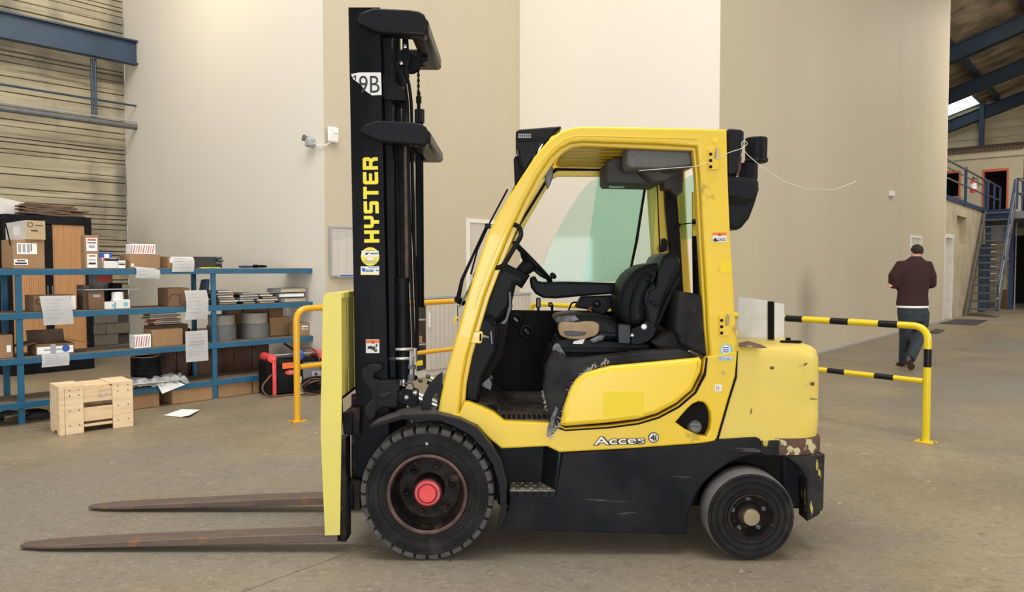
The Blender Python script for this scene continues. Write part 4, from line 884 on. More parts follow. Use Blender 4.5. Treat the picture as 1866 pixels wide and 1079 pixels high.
flat('triangle', mpt(677,625.8)-V((0,.0025,0)), EX, EZ, [[(0,0),(5*km,0),(2.5*km,4.5*km)]], 'ink', c3, .001)
flat('pictogram', mpt(670,641)-V((0,.0015,0)), EX, EZ, [[(0,10*km),(7*km,11*km),(10*km,9*km),(14*km,11*km),(13*km,8*km),(17*km,7*km),(13*km,6*km),(15*km,2*km),(9*km,4*km),(4*km,5*km),(0,5*km)], rect(13*km,0,17*km,5*km), rect(15*km,9*km,18*km,14*km)], 'ink', c3, .001)
# ================================================================== FORKLIFT CAB
def PR(name, px, Y0, Y1, mat, bev=.006, parent=TR, **k): return prof(name, px, Y0, Y1, mat, parent, bev, **k)
# far side wall of the cab, with vents
fw = PR('cab_side_wall', [(862,575),(905,566),(930,565.5),(1132,568),(1230,575),(1230,720),(850,722)], 4.90, 4.95, 'dark', .01)
for x, y, r in ((940,582,11),(960,604,13)):
    bm = NB(); c = P3(x,y,4.90); k_r = r*4.9/FPX
    lathe(bm, [(k_r*.55,-.004),(k_r*.7,-.016),(k_r,-.014),(k_r*1.15,0)], c, (0,1,0), 24); v_ = mk('air_vent', bm, 'black', fw)
    bm = NB(); box(bm, c-V((0,.006,0)), (k_r*.9,.01,.012), MX.Rotation(.8,3,'Y')); mk('vent_flap', bm, 'plastic', v_)
# dashboard, floor, kick panel
PR('kick_panel', [(855,578),(895,580),(908,600),(905,640),(880,690),(872,735),(846,735),(846,690),(850,640)], 4.05, 4.88, 'black', .02)
PR('lower_dash', [(905,590),(925,598),(915,650),(890,690),(878,700),(875,690),(900,640)], 4.12, 4.5, 'dark', .012)
zf = tz(766, 3.97); bm = NB(); bx(bm, tx(846,3.97), tx(1005,3.97), 3.99, 4.9, zf-.03, zf); mk('cab_floor', bm, 'mat', TR)
bm = NB(); x0_, x1_ = tx(915,4.0), tx(1000,4.0)
for i in range(9): bx(bm, x0_+i*.028, x0_+i*.028+.016, 4.0, 4.10, zf, zf+.006)
mk('floor_grip', bm, 'black', TR)
PR('floor_wedge', [(850,735),(873,738),(900,752),(918,768),(850,768)], 4.0, 4.9, 'mat', .004)
pd = PR('pedal', [(872,688),(890,684),(897,700),(894,712),(878,704)], 4.3, 4.4, 'greysteel', .004)
bm = NB(); tube(bm, [P3(876,700,4.35), P3(870,676,4.45), P3(880,650,4.5)], .01, 6); mk('pedal_arm', bm, 'black', pd)
bm = NB(); tube(bm, [P3(872,672,4.2), P3(890,680,4.2), P3(897,690,4.2)], .008, 6); mk('lever', bm, 'greysteel', TR)
PR('steering_column_cover', [(903,497),(912,488),(923,485),(962,505),(950,523),(940,520),(931,560),(908,590),(880,590),(872,572),(888,535)], 4.28, 4.58, 'seatback', .03)
PR('column_collar', [(915,486),(922,480),(966,502),(951,526),(944,522),(955,506)], 4.33, 4.53, 'black', .01)
PR('tilt_lever', [(925,530),(932,530),(934,560),(925,588),(905,602),(902,596),(920,580),(926,555)], 4.2, 4.24, 'plastic', .006)
# steering wheel (seen almost edge on)
wc = P3(970,477,4.43); ax = V((-.72,0,-.69)).normalized()
e1_ = V((.69,0,-.72)).normalized(); e2_ = V((0,1,0)); Rw = .155
sw = NB(); tube(sw, [wc+(e1_*cos(2*pi*k/40)+e2_*sin(2*pi*k/40))*Rw for k in range(40)], .014, 10, closed=True); sw = mk('steering_wheel', sw, 'black', TR)
for a in (0.0, 2.2, -2.2):
    bm = NB(); q = wc+(e1_*cos(a)+e2_*sin(a))*Rw; tube(bm, [wc+ax*.03, wc.lerp(q,.6)+ax*.02, q], [.02,.016,.012], 8, flat=.5); mk('spoke', bm, 'plastic', sw)
bm = NB(); lathe(bm, [(0,-.012),(.04,-.01),(.05,.01),(.042,.06),(.036,.11),(0,.11)], wc+ax*.0, ax, 24); mk('steering_hub', bm, 'seatback', sw)
q = wc+e1_*(Rw)*.93+e2_*-.06; bm = NB(); lathe(bm, [(.006,.02),(.008,-.015),(.02,-.022),(.022,-.034),(.015,-.044),(0,-.046)], q, ax, 16); mk('spinner_knob', bm, 'plastic', sw)
# grab handle on the front pillar
g = [P3(931,408,3.99), P3(946,412,3.99), P3(951,428,3.99), P3(917,485,3.99), P3(905,489,3.99), P3(898,483,3.99)]
bm = NB(); tube(bm, arcpts(g, .04, 5), .0135, 10); mk('grab_handle', bm, 'plastic', TR)
# engine hood vinyl shroud with frayed edge
PR('vinyl_shroud', [(1005,649),(1010,644),(1035,654),(1062,655),(1185,641),(1240,637),(1262,644),(1276,653),(1240,656),(1182,661),(1111,667.5),(1069,678.5),(1050,692),(1040,709),(1029,739),(1021,776),(1012,790),(1003,797),(996,790),(1002,773),(998,745),(989,708),(994,672)], 3.93, 4.06, 'vinyl', .016)
PR('hood_top', [(1010,650),(1060,660),(1185,646),(1262,650),(1280,720),(1000,765),(996,700)], 4.03, 4.9, 'vinyl', .03)
PR('hood_rim', [(1005,649),(1012,640),(1020,645),(1016,662),(1003,690),(994,700),(994,672)], 4.06, 4.14, 'vinyl', .01)
PR('hood_corner', [(1012,654),(1022,652),(1034,656),(1020,672),(1012,664)], 3.985, 4.05, 'yellow_hood', .004)
rnd = random.Random(3); fr = []
def fray(path, n, amp, name='frayed_edge', Y=3.925):
    bm = NB()
    for i in range(n):
        t = rnd.random()*(len(path)-1); k = int(t); a = V(path[k]).lerp(V(path[min(k+1,len(path)-1)]), t-k)
        p = P3(a.x, a.y, Y); pts = [p]
        for j in range(3): p = p+V((rnd.uniform(-amp,amp), rnd.uniform(-.004,.002), rnd.uniform(-amp*1.3,amp))); pts.append(p)
        tube(bm, pts, .0011, 4)
    tag(mk(name, bm, 'thread', TR), kind='stuff')
fray([(1050,692),(1040,709),(1030,740),(1020,772),(1008,786),(1000,796)], 90, .010)
fray([(1056,686),(1070,677),(1080,668),(1100,662),(1108,656)], 60, .010)
fray([(990,710),(992,728),(998,748)], 40, .010, Y=3.955)
PR('frayed_hem', [(996,795),(998,780),(1004,762),(1013,740),(1017,745),(1010,768),(1006,790),(1001,798)], 3.922, 3.93, 'scuff', .002)
# seat
seat = empty('seat', P3(1130,640,4.45)); seat.parent = TR; seat.matrix_parent_inverse = WM[TR.name].inverted(); seat.location = P3(1130,640,4.45)
SE = seat
def SP(name, px, Y0, Y1, mat, bev=.01, **k): return prof(name, px, Y0, Y1, mat, SE, bev, **k)
SP('suspension', [(1018,622),(1040,618),(1184,628),(1188,646),(1180,652),(1030,654),(1018,646),(1012,640)], 4.18, 4.68, 'vinyl', .02)
SP('suspension_fold', [(1020,634),(1185,634),(1190,640),(1184,645),(1022,645)], 4.165, 4.7, 'black', .012)
SP('base_rail', [(1016,648),(1190,645),(1192,655),(1030,662),(1012,656)], 4.2, 4.66, 'dark', .004)
SP('cushion', [(1012,585),(1018,578),(1048,573),(1090,574),(1112,580),(1128,590),(1135,600),(1130,620),(1088,622),(1060,622),(1030,616),(1017,606)], 4.23, 4.70, 'seatback', .035, seg=3)
SP('scuffed_edge', [(1012,586),(1018,577.5),(1048,575),(1056,583),(1040,588),(1018,590)], 4.215, 4.26, 'scuff', .01)
SP('torn_foam', [(1017,592),(1024,586),(1048,588),(1076,585),(1092,589),(1093,600),(1089,612),(1072,616),(1062,622),(1040,619),(1022,613),(1018,604)], 4.20, 4.25, 'foam', .012, sm=1)
SP('foam_hole', [(1026,604),(1034,603),(1064,605),(1070,606),(1064,612),(1040,613),(1030,611)], 4.194, 4.203, 'shiny', .002, sm=1)
SP('side_lever', [(1075,620),(1092,612),(1100,611),(1103,615),(1098,621),(1080,626)], 4.16, 4.2, 'scuff', .01)
SP('tag', [(1046,622),(1066,618),(1062,627),(1044,627)], 4.17, 4.18, 'whitep', .001)
SP('torn_cover', [(1006,640),(1010,629),(1018,625),(1024,636),(1032,648),(1030,652),(1014,650)], 4.14, 4.2, 'scuff', .01, sm=1)
SP('slide_lever', [(1090,606),(1124,608),(1124,613),(1102,614),(1098,618)], 4.19, 4.22, 'black', .003)
SP('buckle', [(1126,592),(1132,590),(1150,592),(1150,625),(1145,628),(1126,626)], 4.14, 4.2, 'shiny', .006)
back = [(1131,575),(1130,548),(1137,521),(1148,503),(1160,492),(1176,483),(1196,479),(1212,480),(1216,490),(1196,545),(1180,590),(1160,598),(1140,590)]
SP('backrest', back, 4.22, 4.68, 'seatback', .05, seg=4)
SP('side_bolster', [(1150,585),(1149,560),(1156,530),(1168,505),(1182,497),(1192,500),(1184,520),(1176,540),(1172,560),(1176,580),(1165,592),(1154,591)], 4.165, 4.26, 'seatback', .03, seg=3)
SP('back_shell', [(1197,494),(1209,468),(1218,461),(1233,463),(1241,474),(1238,490),(1206,566),(1196,600),(1180,592),(1176,560),(1173,552),(1176,530),(1190,514),(1196,520),(1206,496)], 4.17, 4.66, 'plastic', .02, seg=3)
SP('shell_panel', [(1200,490),(1212,470),(1222,466),(1232,470),(1234,482),(1203,556),(1196,560),(1180,548),(1182,532),(1196,524)], 4.155, 4.18, 'seatback', .008)
SP('rear_cushion', [(1232,500),(1240,508),(1238,516),(1212,572),(1200,600),(1190,600),(1206,560)], 4.2, 4.64, 'black', .012)
bm = NB(); lathe(bm, [(0,-.004),(.012,-.004),(.014,0)], P3(1190.5,552.5,4.153), (0,1,0), 20); mk('badge', bm, 'black', SE)
rp_ = SP('recliner', [(1150,600),(1168,592),(1178,584),(1192,588),(1196,600),(1192,612),(1182,622),(1165,628),(1150,628)], 4.155, 4.17, 'black', .004)
for x, y, r in ((1174,595.6,.017),(1152,611,.010)):
    bm = NB(); lathe(bm, [(r,0),(r*.95,-.006),(r*.5,-.007),(r*.45,-.014),(0,-.014)], P3(x,y,4.155), (0,1,0), 16); mk('bolt', bm, 'steel', SE)
# right armrest console
AR = empty('armrest', P3(1060,540,4.75)); AR.parent = TR; AR.matrix_parent_inverse = WM[TR.name].inverted(); AR.location = P3(1060,540,4.75)
def AP(name, px, Y0, Y1, mat, bev=.008): return prof(name, px, Y0, Y1, mat, AR, bev)
AP('arm_pad', [(965.5,512),(966,507),(971,503.5),(976,504),(980,512),(988,514),(1035,513.5),(1130,516),(1132.5,520),(1132,535),(1060,540),(1012,544.5),(990,543.5),(976,536),(968,525)], 4.66, 4.76, 'seatback', .016)
AP('pad_hinge', [(1128,516),(1136,515),(1139,524),(1136,532),(1130,530)], 4.66, 4.74, 'greysteel', .006)
AP('housing', [(1060,541),(1131,538),(1134,572),(1122,566),(1112,562),(1100,574),(1088,572),(1078,566),(1049,560)], 4.68, 4.80, 'black', .008)
bm = NB(); lathe(bm, [(.005,.02),(.006,0),(.018,-.01),(.024,-.024),(.018,-.038),(0,-.045)], P3(1087,553,4.68), (0,1,0), 18); mk('knob', bm, 'shiny', AR)
AP('red_switch', [(1069,567),(1076,559),(1079,560),(1073,569)], 4.66, 4.68, 'inkred', .002)
bm = NB(); tube(bm, arcpts([P3(1036,566,4.8), P3(1042,551,4.8), P3(1054,551,4.8)], .02), .006, 6); mk('wire_guard', bm, 'black', AR)
for x, w_, yt in ((981,3,543),(1006,3,551)):
    bm = NB(); tube(bm, [P3(x,568,4.86), P3(x,yt+4,4.86)], [.008,.010], 8); l_ = mk('hydraulic_lever', bm, 'black', TR)
    bm = NB(); box(bm, P3(x-(3 if x > 1000 else 0),yt+(4 if x > 1000 else 9),4.86), (.03,.03,.03 if x > 1000 else .07)); mk('lever_knob', bm, 'plastic', l_, bevel=.008)
AP('cushion_edge', [(1062,574),(1090,572),(1120,580),(1132,592),(1125,594),(1108,584),(1085,578)], 4.62, 4.7, 'plastic', .006)
# black rear wall of the cab
PR('rear_wall', [(1238,532),(1262,534),(1284,539),(1288,560),(1291,652),(1262,640),(1240,630),(1230,600),(1234,560)], 4.02, 4.86, 'vinyl', .02)
PR('wall_trim', [(1234,600),(1262,636),(1240,650),(1200,636),(1190,625),(1210,612)], 4.08, 4.8, 'vinyl', .02)
# rear window, frame, arm, far pillar hardware
PR('window_post', [(1212,325),(1232,332),(1240,432),(1246,535),(1236,535),(1222,462),(1214,380)], 4.80, 4.86, 'black', .006)
PR('window_rail', [(1208,322),(1236,300),(1246,316),(1244,350),(1234,358),(1222,346),(1210,344)], 4.72, 4.84, 'visordark', .008)
rg = PR('rear_glass', [(1238,330),(1276,312),(1284,434),(1242,436)], 4.84, 4.848, 'glass2', .001)
PR('glass_edge', [(1262,350),(1269,346),(1270,430),(1262,430)], 4.82, 4.84, 'yellow', .002)
bm = NB(); cyl(bm, P3(1262,404,4.8), P3(1284,403,4.8), .017, seg=12); o = mk('window_latch', bm, 'black', TR)
bm = NB(); tube(bm, [P3(1232,410,4.8), P3(1264,406,4.8)], .004, 6); mk('latch_rod', bm, 'black', o)
bm = NB(); lathe(bm, [(0,-.01),(.014,-.008),(.018,.004),(.01,.012),(0,.014)], P3(1236,411,4.8), (0,1,0), 12); mk('latch_knob', bm, 'plastic', o)
bm = NB(); cyl(bm, P3(1274,430,4.35), P3(1276,540,4.35), .042, seg=28); pg = mk('perforated_guard', bm, 'black', TR)
hb_ = NB()
for i in range(22):
    for j in range(7):
        a = -pi*.5-(j-3)*.36+(.18 if i%2 else 0); c = P3(1275,434+i*4.8,4.35); lathe(hb_, [(.0035,-.0425),(0,-.0432)], c+V((0,0,0)), (-cos(a),-sin(a),0), 6)
tag(mk('perforation', hb_, 'visordark', pg), kind='stuff')
PR('pillar_catch', [(1206,436),(1212,434),(1217,440),(1216,456),(1208,460),(1202,458),(1202,450),(1206,446)], 4.80, 4.83, 'black', .004)
# roof-mounted heater box and grey console
hx0, hx1 = P3(1143,264,4.08), P3(1270,305,4.08)
cn = PR('roof_console', [(1146,264),(1152,262),(1264,266),(1271,269),(1272,296),(1269,300),(1205,306),(1148,305),(1143,298),(1143,268)], 4.10, 4.30, 'visor', .014, seg=3)
PR('roof_heater', [(1104,297),(1112,290),(1132,284),(1150,268),(1262,268),(1262,300),(1238,316),(1205,334),(1200,336),(1108,334),(1104,328)], 4.45, 4.78, 'visordark', .014, seg=3)
PR('console_bracket', [(1140,286),(1158,268),(1165,300),(1225,318),(1215,330),(1190,330)], 4.30, 4.45, 'visordark', .01)
PR('cab_light', [(1112,335),(1142,335),(1140,339),(1114,339)], 4.5, 4.6, 'glass2', .003)
# glass of the far side: fixed quadrant and sliding pane
PR('side_glass', [(1089,322),(1112,324),(1180,338),(1160,440),(1144,513),(1064,514),(978,514),(984,496),(1004,446),(1029,396),(1050,362),(1068,338)], 4.86, 4.866, 'glass', .001)
PR('sliding_pane', [(1090,322),(1177,335),(1160,440),(1144,513),(1064,514),(1076,420)], 4.875, 4.881, 'glass2', .001)
PR('glass_seal', [(1175,334),(1179,334),(1163,440),(1147,513),(1143,513),(1158,440)], 4.85, 4.87, 'dark', .002)
PR('side_glass', [(1181,338),(1196,336),(1192,440),(1190,470),(1155,490)], 4.868, 4.872, 'glass', .001)
PR('door_frame_rail', [(1000,311),(1010,304),(1240,308),(1240,322),(1016,321),(1007,326),(985,362),(960,405),(925,478),(911,478),(944,408),(972,358)], 4.88, 4.92, 'yellow', .004)
PR('door_seal', [(1012,306),(1104,308),(1104,311.5),(1016,311),(1006,318),(950,408),(917,475),(914,475),(946,406),(1002,315)], 4.87, 4.885, 'dark', .001)
PR('door_pillar', [(1180,322),(1216,322),(1224,420),(1232,500),(1238,585),(1200,585),(1190,475)], 4.88, 4.95, 'yellow', .006)
PR('pillar_seam', [(1196,325),(1198,325),(1204,470),(1202,470)], 4.875, 4.885, 'dark', .0005)
# far door pillar catch mirror
mi = PR('rear_mirror', [(996,303),(1004,301),(1008,306),(1008,322),(1003,336),(998,345),(994,330),(993,312)], 4.2, 4.24, 'greysteel', .008)
bm = NB(); tube(bm, [P3(1003,303,4.2), P3(1004,293,4.1), P3(1003,289,4.05)], .004, 6); mk('mirror_arm', bm, 'dark', mi)
# windscreen with wipers
ws = NB(); q = [P3(897,400,4.03), P3(985,262,4.03)]; r_ = [V((p.x,4.88,p.z)) for p in q]
q0, q1 = P3(838,560,4.03), P3(985,262,4.03)
hexa(ws, [q0, V((q0.x,4.88,q0.z)), V((q0.x-.006,4.88,q0.z)), q0-V((.006,0,0)), q1, V((q1.x,4.88,q1.z)), V((q1.x-.006,4.88,q1.z)), q1-V((.006,0,0))])
mk('windscreen', ws, 'glass', TR)
wp = NB(); tube(wp, [P3(834,548,4.3), P3(842,510,4.3), P3(868,452,4.3), P3(888,408,4.3)], [.016,.012,.008,.006], 6); wp = mk('wiper_arm', wp, 'black', TR)
bm = NB(); tube(bm, [P3(858,500,4.32), P3(870,455,4.32), P3(893,405,4.32), P3(925,345,4.32)], .006, 6); mk('wiper_blade', bm, 'black', wp)
bm = NB(); tube(bm, [P3(862,505,4.34), P3(896,430,4.34), P3(938,340,4.34)], .004, 6); mk('blade_spine', bm, 'dark', wp)
bm = NB(); box(bm, P3(889,412,4.3), (.035,.03,.03)); mk('wiper_joint', bm, 'plastic', wp, bevel=.005)
bm = NB(); cyl(bm, P3(833,545,4.2), P3(843,552,4.25), .02, seg=10); mk('wiper_pivot', bm, 'black', wp)
bm = NB(); cyl(bm, P3(834,556,4.2), P3(834,585,4.2), .003, seg=6); mk('washer_hose', bm, 'black', wp)
bm = NB(); tube(bm, [P3(829,590,3.98), P3(829,582,3.98), P3(835,578,3.98)], .007, 6); mk('door_stop', bm, 'yellow', TR)
# front lamp housing at the top of the screen
hs = PR('lamp_housing', [(940,240),(945,235.5),(1022,229.5),(1023,233),(1008,246),(992,262),(974,287),(960,308),(955,311),(951,306),(943,272),(940,268)], 4.10, 4.36, 'plastic', .012, seg=3)
PR('housing_ridge', [(942,254),(990,252),(986,256),(943,258)], 4.092, 4.10, 'black', .002, parent=hs)
PR('grille_frame', [(944,243),(990,241),(992,244),(991,251),(988,253),(944,254)], 4.09, 4.102, 'black', .003, parent=hs)
gr = NB()
for i in range(6):
    for j in range(2): box(gr, P3(946+i*4, 245.5+j*4.5, 4.088), (.009,.004,.009))
tag(mk('perforation', gr, 'greylight', hs), kind='stuff')
PR('housing_side', [(936,290),(939,284),(944,284),(947,300),(956,312),(950,335),(938,336),(937,310)], 4.2, 4.3, 'black', .008)
PR('seal', [(978,283),(982,270),(988,262),(990,262),(986,270),(981,282)], 4.02, 4.06, 'whitep', .001)
# rear lamp, air intake, exhaust cover
PR('rear_lamp_box', [(1326,237),(1330,233.5),(1352,236),(1357,241),(1356,262),(1348,300),(1346,312),(1340,318),(1330,319),(1326,314)], 4.0, 4.16, 'shiny', .012, seg=3)
PR('lamp_lens', [(1347,300),(1351,285),(1352,285),(1350,308),(1345,320),(1341,320)], 4.03, 4.15, 'redwash', .002)
ai = empty('air_intake', P3(1375,300,4.3)); ai.parent = TR; ai.matrix_parent_inverse = WM[TR.name].inverted(); ai.location = P3(1375,300,4.3)
bm = NB(); c = P3(1377.5,296,4.30); kk = 4.3/FPX
lathe(bm, [(.0,-2*kk),(18*kk,-1*kk),(20*kk,1*kk),(20*kk,4*kk),(19*kk,5*kk),(19.5*kk,42*kk),(18*kk,44*kk),(0,45*kk)], c, EZ, 40); mk('intake_cap', bm, 'black', ai)
bm = NB(); lathe(bm, [(20.2*kk,0),(20.6*kk,1*kk),(20.6*kk,3*kk),(20.2*kk,4*kk)], c, EZ, 40); mk('band', bm, 'plastic', ai)
bm = NB(); box(bm, P3(1396,291,4.28), (.02,.02,.02)); mk('clip', bm, 'plastic', ai, bevel=.004)
bm = NB(); tube(bm, [P3(1363,298,4.3), P3(1363,322,4.3), P3(1355,350,4.3)], [17*kk,17*kk,19*kk], 20); mk('duct', bm, 'black', ai)
ec = PR('air_filter_cover', [(1294,330),(1296,323),(1304,320),(1340,321),(1368,325),(1383,330),(1384,345),(1376,372),(1366,398),(1352,415),(1344,419),(1309,416),(1299,410),(1297,400)], 4.0, 4.22, 'plastic', .014, seg=3)
PR('cover_upper', [(1303,328),(1308,324),(1340,326),(1366,330),(1380,335),(1378,350),(1372,364),(1306,362)], 3.985, 4.02, 'plastic', .008, parent=ec)
PR('cover_slot', [(1304,356),(1308,354),(1340,356),(1365,363),(1366,370),(1340,371),(1304,366)], 3.984, 3.99, 'dark', .002, parent=ec)
PR('cover_lower', [(1303,371),(1340,374),(1365,376),(1358,396),(1346,414),(1312,411),(1304,405)], 3.985, 4.02, 'plastic', .008, parent=ec)
# thin white wire looped over the air intake and trailing off
wr = [(1165,311),(1230,306),(1271,303),(1300,292),(1330,277),(1352,271),(1363,262),(1358,256),(1351,259),(1352,270),(1362,282),(1385,302),(1430,332),(1470,344),(1520,346),(1552,334),(1560,330)]
bm = NB(); tube(bm, arcpts([P3(x,y,3.93 if x < 1420 else 3.93+ (x-1420)*.004) for x, y in wr], .04, 4), .0018, 5); mk('white_wire', bm, 'rope', TR)
# ================================================================== SHELVING
SO = fl(40, 774.5); SD = V((1.31, 1.41, 0)).normalized(); SN = V((-SD.y, SD.x, 0)); sang = math.atan2(SD.y, SD.x)
def sa(px, b=0):         # distance along the shelf front (or a line b behind it) seen at px
    P = SO+SN*b; q = crn(px, P, SD); return (q-P).dot(SD)
def sz(px, py, b=0): return onp(px, py, SO+SN*b, SD).z
SDEP = .52; ZL = [.227, .661, 1.102, 1.534]
def sp3(a, b, z): return SO+SD*a+SN*b+EZ*z
RS = MX.Rotation(sang, 3, 'Z')
A0_, A1_, A2_, A3_ = -1.9, 0, sa(388), sa(571)
posts = [A0_, A1_, A2_, A3_]
for i in range(3):
    t = empty('steel_shelving', sp3((posts[i]+posts[i+1])/2, SDEP/2, 0), ('blue steel shelving bay at the left edge with a boxed carton low down', 'blue steel shelving bay behind the pine crate, between two tall posts', 'blue steel shelving bay at the right end holding folders and grey rolls')[i], 'shelving', 'blue shelving bays along the wall')
    for a in ([posts[i]] if i else [])+([posts[i+1]] if i == 2 else []):
        for b in (0, SDEP):
            bm = NB(); box(bm, sp3(a, b, .77), (.055, .03, 1.54), RS); p_ = mk('post', bm, 'blue', t, bevel=.003)
            bm = NB(); box(bm, sp3(a, b, .006), (.07, .05, .012), RS); mk('foot', bm, 'greysteel', p_)
    for z in ZL:
        for b in (-.012, SDEP+.012):
            bm = NB(); box(bm, sp3((posts[i]+posts[i+1])/2, b, z-.032), (posts[i+1]-posts[i], .025, .06), RS); mk('beam', bm, 'blue', t, bevel=.002)
        bm = NB(); box(bm, sp3((posts[i]+posts[i+1])/2, SDEP/2, z-.006), (posts[i+1]-posts[i], SDEP, .014), RS); mk('shelf_board', bm, 'shelfboard', t, smooth=False)
        bm = NB(); box(bm, sp3(posts[i+1], SDEP/2, z-.035), (.03, SDEP, .05), RS); mk('side_beam', bm, 'blue', t)
    if i == 1:
        for z in ZL:
            bm = NB(); box(bm, sp3(posts[i], SDEP/2, z-.035), (.03, SDEP, .05), RS); mk('side_beam', bm, 'blue', t)
BE = .012      # a shade above the board
def carton(label, x0, x1, ytop, z, b=.06, dep=.3, mat='card', name='cardboard_box', cat='box', group=None, tape=True, lab=(), rot=0, open_=False):
    """box standing at height z: photo columns x0..x1 and top row ytop give its front face; b is how far behind the shelf edge"""
    a0, a1 = sa(x0, b), sa(x1, b); h = sz((x0+x1)/2, ytop, b)-z; w = a1-a0
    t = empty(name, sp3((a0+a1)/2, b+dep/2, z), label, cat, group, rotz=sang+rot)
    bm = NB()
    if open_:
        for x_, y_, sx_, sy_ in ((0,-dep/2,w,.006),(0,dep/2,w,.006),(-w/2,0,.006,dep),(w/2,0,.006,dep)): box(bm, (x_,y_,h/2), (sx_,sy_,h))
        box(bm, (0,0,.004), (w,dep,.008)); mk('body', bm, mat, t, local=True, smooth=False)
        for s_ in (-1,1):
            bm = NB(); box(bm, (s_*(w/2+.07),0,h+.0), (.15,dep,.005), MX.Rotation(s_*.25,3,'Y')); mk('flap', bm, 'cardflap', t, local=True)
        bm = NB(); box(bm, (0,dep/2+.02,h+.06), (w,.005,.13), MX.Rotation(-.3,3,'X')); mk('flap', bm, 'cardflap', t, local=True)
    else:
        box(bm, (0,0,h/2), (w,dep,h)); mk('body', bm, mat, t, local=True, bevel=.004)
        if tape:
            bm = NB(); box(bm, (0,0,h+.0008), (w+.002,.045,.0016)); mk('tape', bm, 'tape', t, local=True)
            bm = NB(); box(bm, (0,-dep/2-.0003,h-.025), (.045,.001,.05)); 
            bm.free()
    for (fx0, fz0, fx1, fz1, m_) in lab:     # labels in fractions of the front face
        bm = NB(); box(bm, (-w/2+w*(fx0+fx1)/2, -dep/2-.0015-(.003 if open_ else 0)-(.001 if m_ not in ('paper','white','card2') else 0), h*(fz0+fz1)/2), (w*abs(fx1-fx0), .002, h*abs(fz1-fz0))); mk('label' if m_ in ('paper','white') else 'print', bm, m_, t, local=True)
    return t, w, h, dep
def wordon(t, w, h, dep, body, fx, fz, fh, mat, width=None):
    o = text('print', body, V((-w/2+w*fx, -dep/2-.0035, h*fz)), V((1,0,0)), EZ, h*fh, mat, None, width=(w*width if width else None))
    o.parent = t; return o
Z4 = ZL[3]+.003; Z3 = ZL[2]+.003; Z2 = ZL[1]+.003; Z1 = ZL[0]+.003
bars = [(.18,.62,.34,.82,'ink'),(.37,.62,.47,.82,'ink'),(.53,.62,.6,.82,'ink')]
t, w, h, d = carton('large brown carton with a barcode label on the top shelf, leftmost, under a white box', 24, 81, 437, Z4, .05, .42, lab=[(.13,.50,.77,.88,'paper')]+[(.17+k*.14,.56,.26+k*.14,.84,'inkgrey') for k in range(3)]+[(.57,.60,.60,.86,'ink'),(.03,.12,.47,.32,'paper'),(.06,.15,.43,.21,'ink'),(.12,.25,.38,.29,'ink')])
zt1 = sz(50,437,.05)
t, w, h, d = carton('long white carton with a tan printed end, lying on the big brown carton', 49, 84, 402, zt1+.003, .03, .75, 'white', lab=[(.0,.0,1,1,'card2'),(.45,.72,.9,.76,'ink'),(.3,.6,.6,.63,'inkgrey'),(.25,.43,.6,.50,'ink')])
bm = NB(); tube(bm, [V((-w/2+w*.22+.022*cos(k*pi/8), -d/2-.004, h*.78+.022*sin(k*pi/8))) for k in range(16)], .003, 5, closed=True); mk('print', bm, 'ink', t, local=True)
bm = NB(); box(bm, (-w/2-.001,-.05,h*.5), (.002,d*.3,h*.5)); mk('print', bm, 'paper', t, local=True)
zc2 = zt1+h+.012
cab_ = [sp3(sa(-30,.2),.25,zc2), sp3(sa(-4,.12),.16,zc2), sp3(sa(6,.05),.06,zc2), sp3(sa(10,.0),.0,zc2-.02), sp3(sa(14,-.02),-.03,zt1+h*.5), sp3(sa(18,-.03),-.04,zt1-.01), sp3(sa(19,-.03),-.04,zt1-.06)]
bm = NB(); tube(bm, cab_, .007, 6)
tag(mk('black_cable', bm, 'dark'), 'black cable hanging over the long white carton at the left edge', 'cable')
t, w, h, d = carton('tall narrow brown carton with two white labels on the top shelf', 155, 181, 429, Z4, .06, .12, lab=[(.12,.52,.88,.92,'paper'),(.2,.84,.8,.89,'inkred'),(.2,.76,.8,.79,'ink'),(.28,.62,.7,.70,'inkgrey'),(.15,.02,.85,.44,'paper'),(.3,.36,.75,.40,'inkred'),(.25,.12,.75,.18,'ink'),(.25,.24,.75,.28,'inkgrey')])
carton('small dark blue box standing behind the red and white packs', 182, 205, 460, Z4, .25, .14, 'inkblue', name='small_box', tape=False, lab=[(.35,.45,.75,.9,'paper')])
t, w, h, d = carton('white pack with a red stripe on the top shelf beside the tall carton', 187, 213, 470, Z4, .12, .1, 'paper', name='small_box', tape=False, lab=[(.05,.72,.55,.98,'inkred')])
carton('small plain white box lying in front of the red striped pack', 190, 214, 476, Z4, .05, .06, 'whitep', name='small_box', tape=False)
carton('small pale grey box with a dark line on the top shelf', 214, 229, 475, Z4, .06, .1, 'paper', name='small_box', tape=False, lab=[(.15,.45,.9,.62,'ink'),(.1,.75,.9,.8,'inkgrey')])
t, w, h, d = carton('black flat tray resting on the small white boxes', 196, 217, 471, sz(205,476,.05)+.003, .05, .1, 'ink', name='small_tray', tape=False)
t, w, h, d = carton('low brown carton on the top shelf under a red striped white box', 237, 292, 463.5, Z4, .06, .3, lab=[(.04,.12,.12,.34,'paper')])
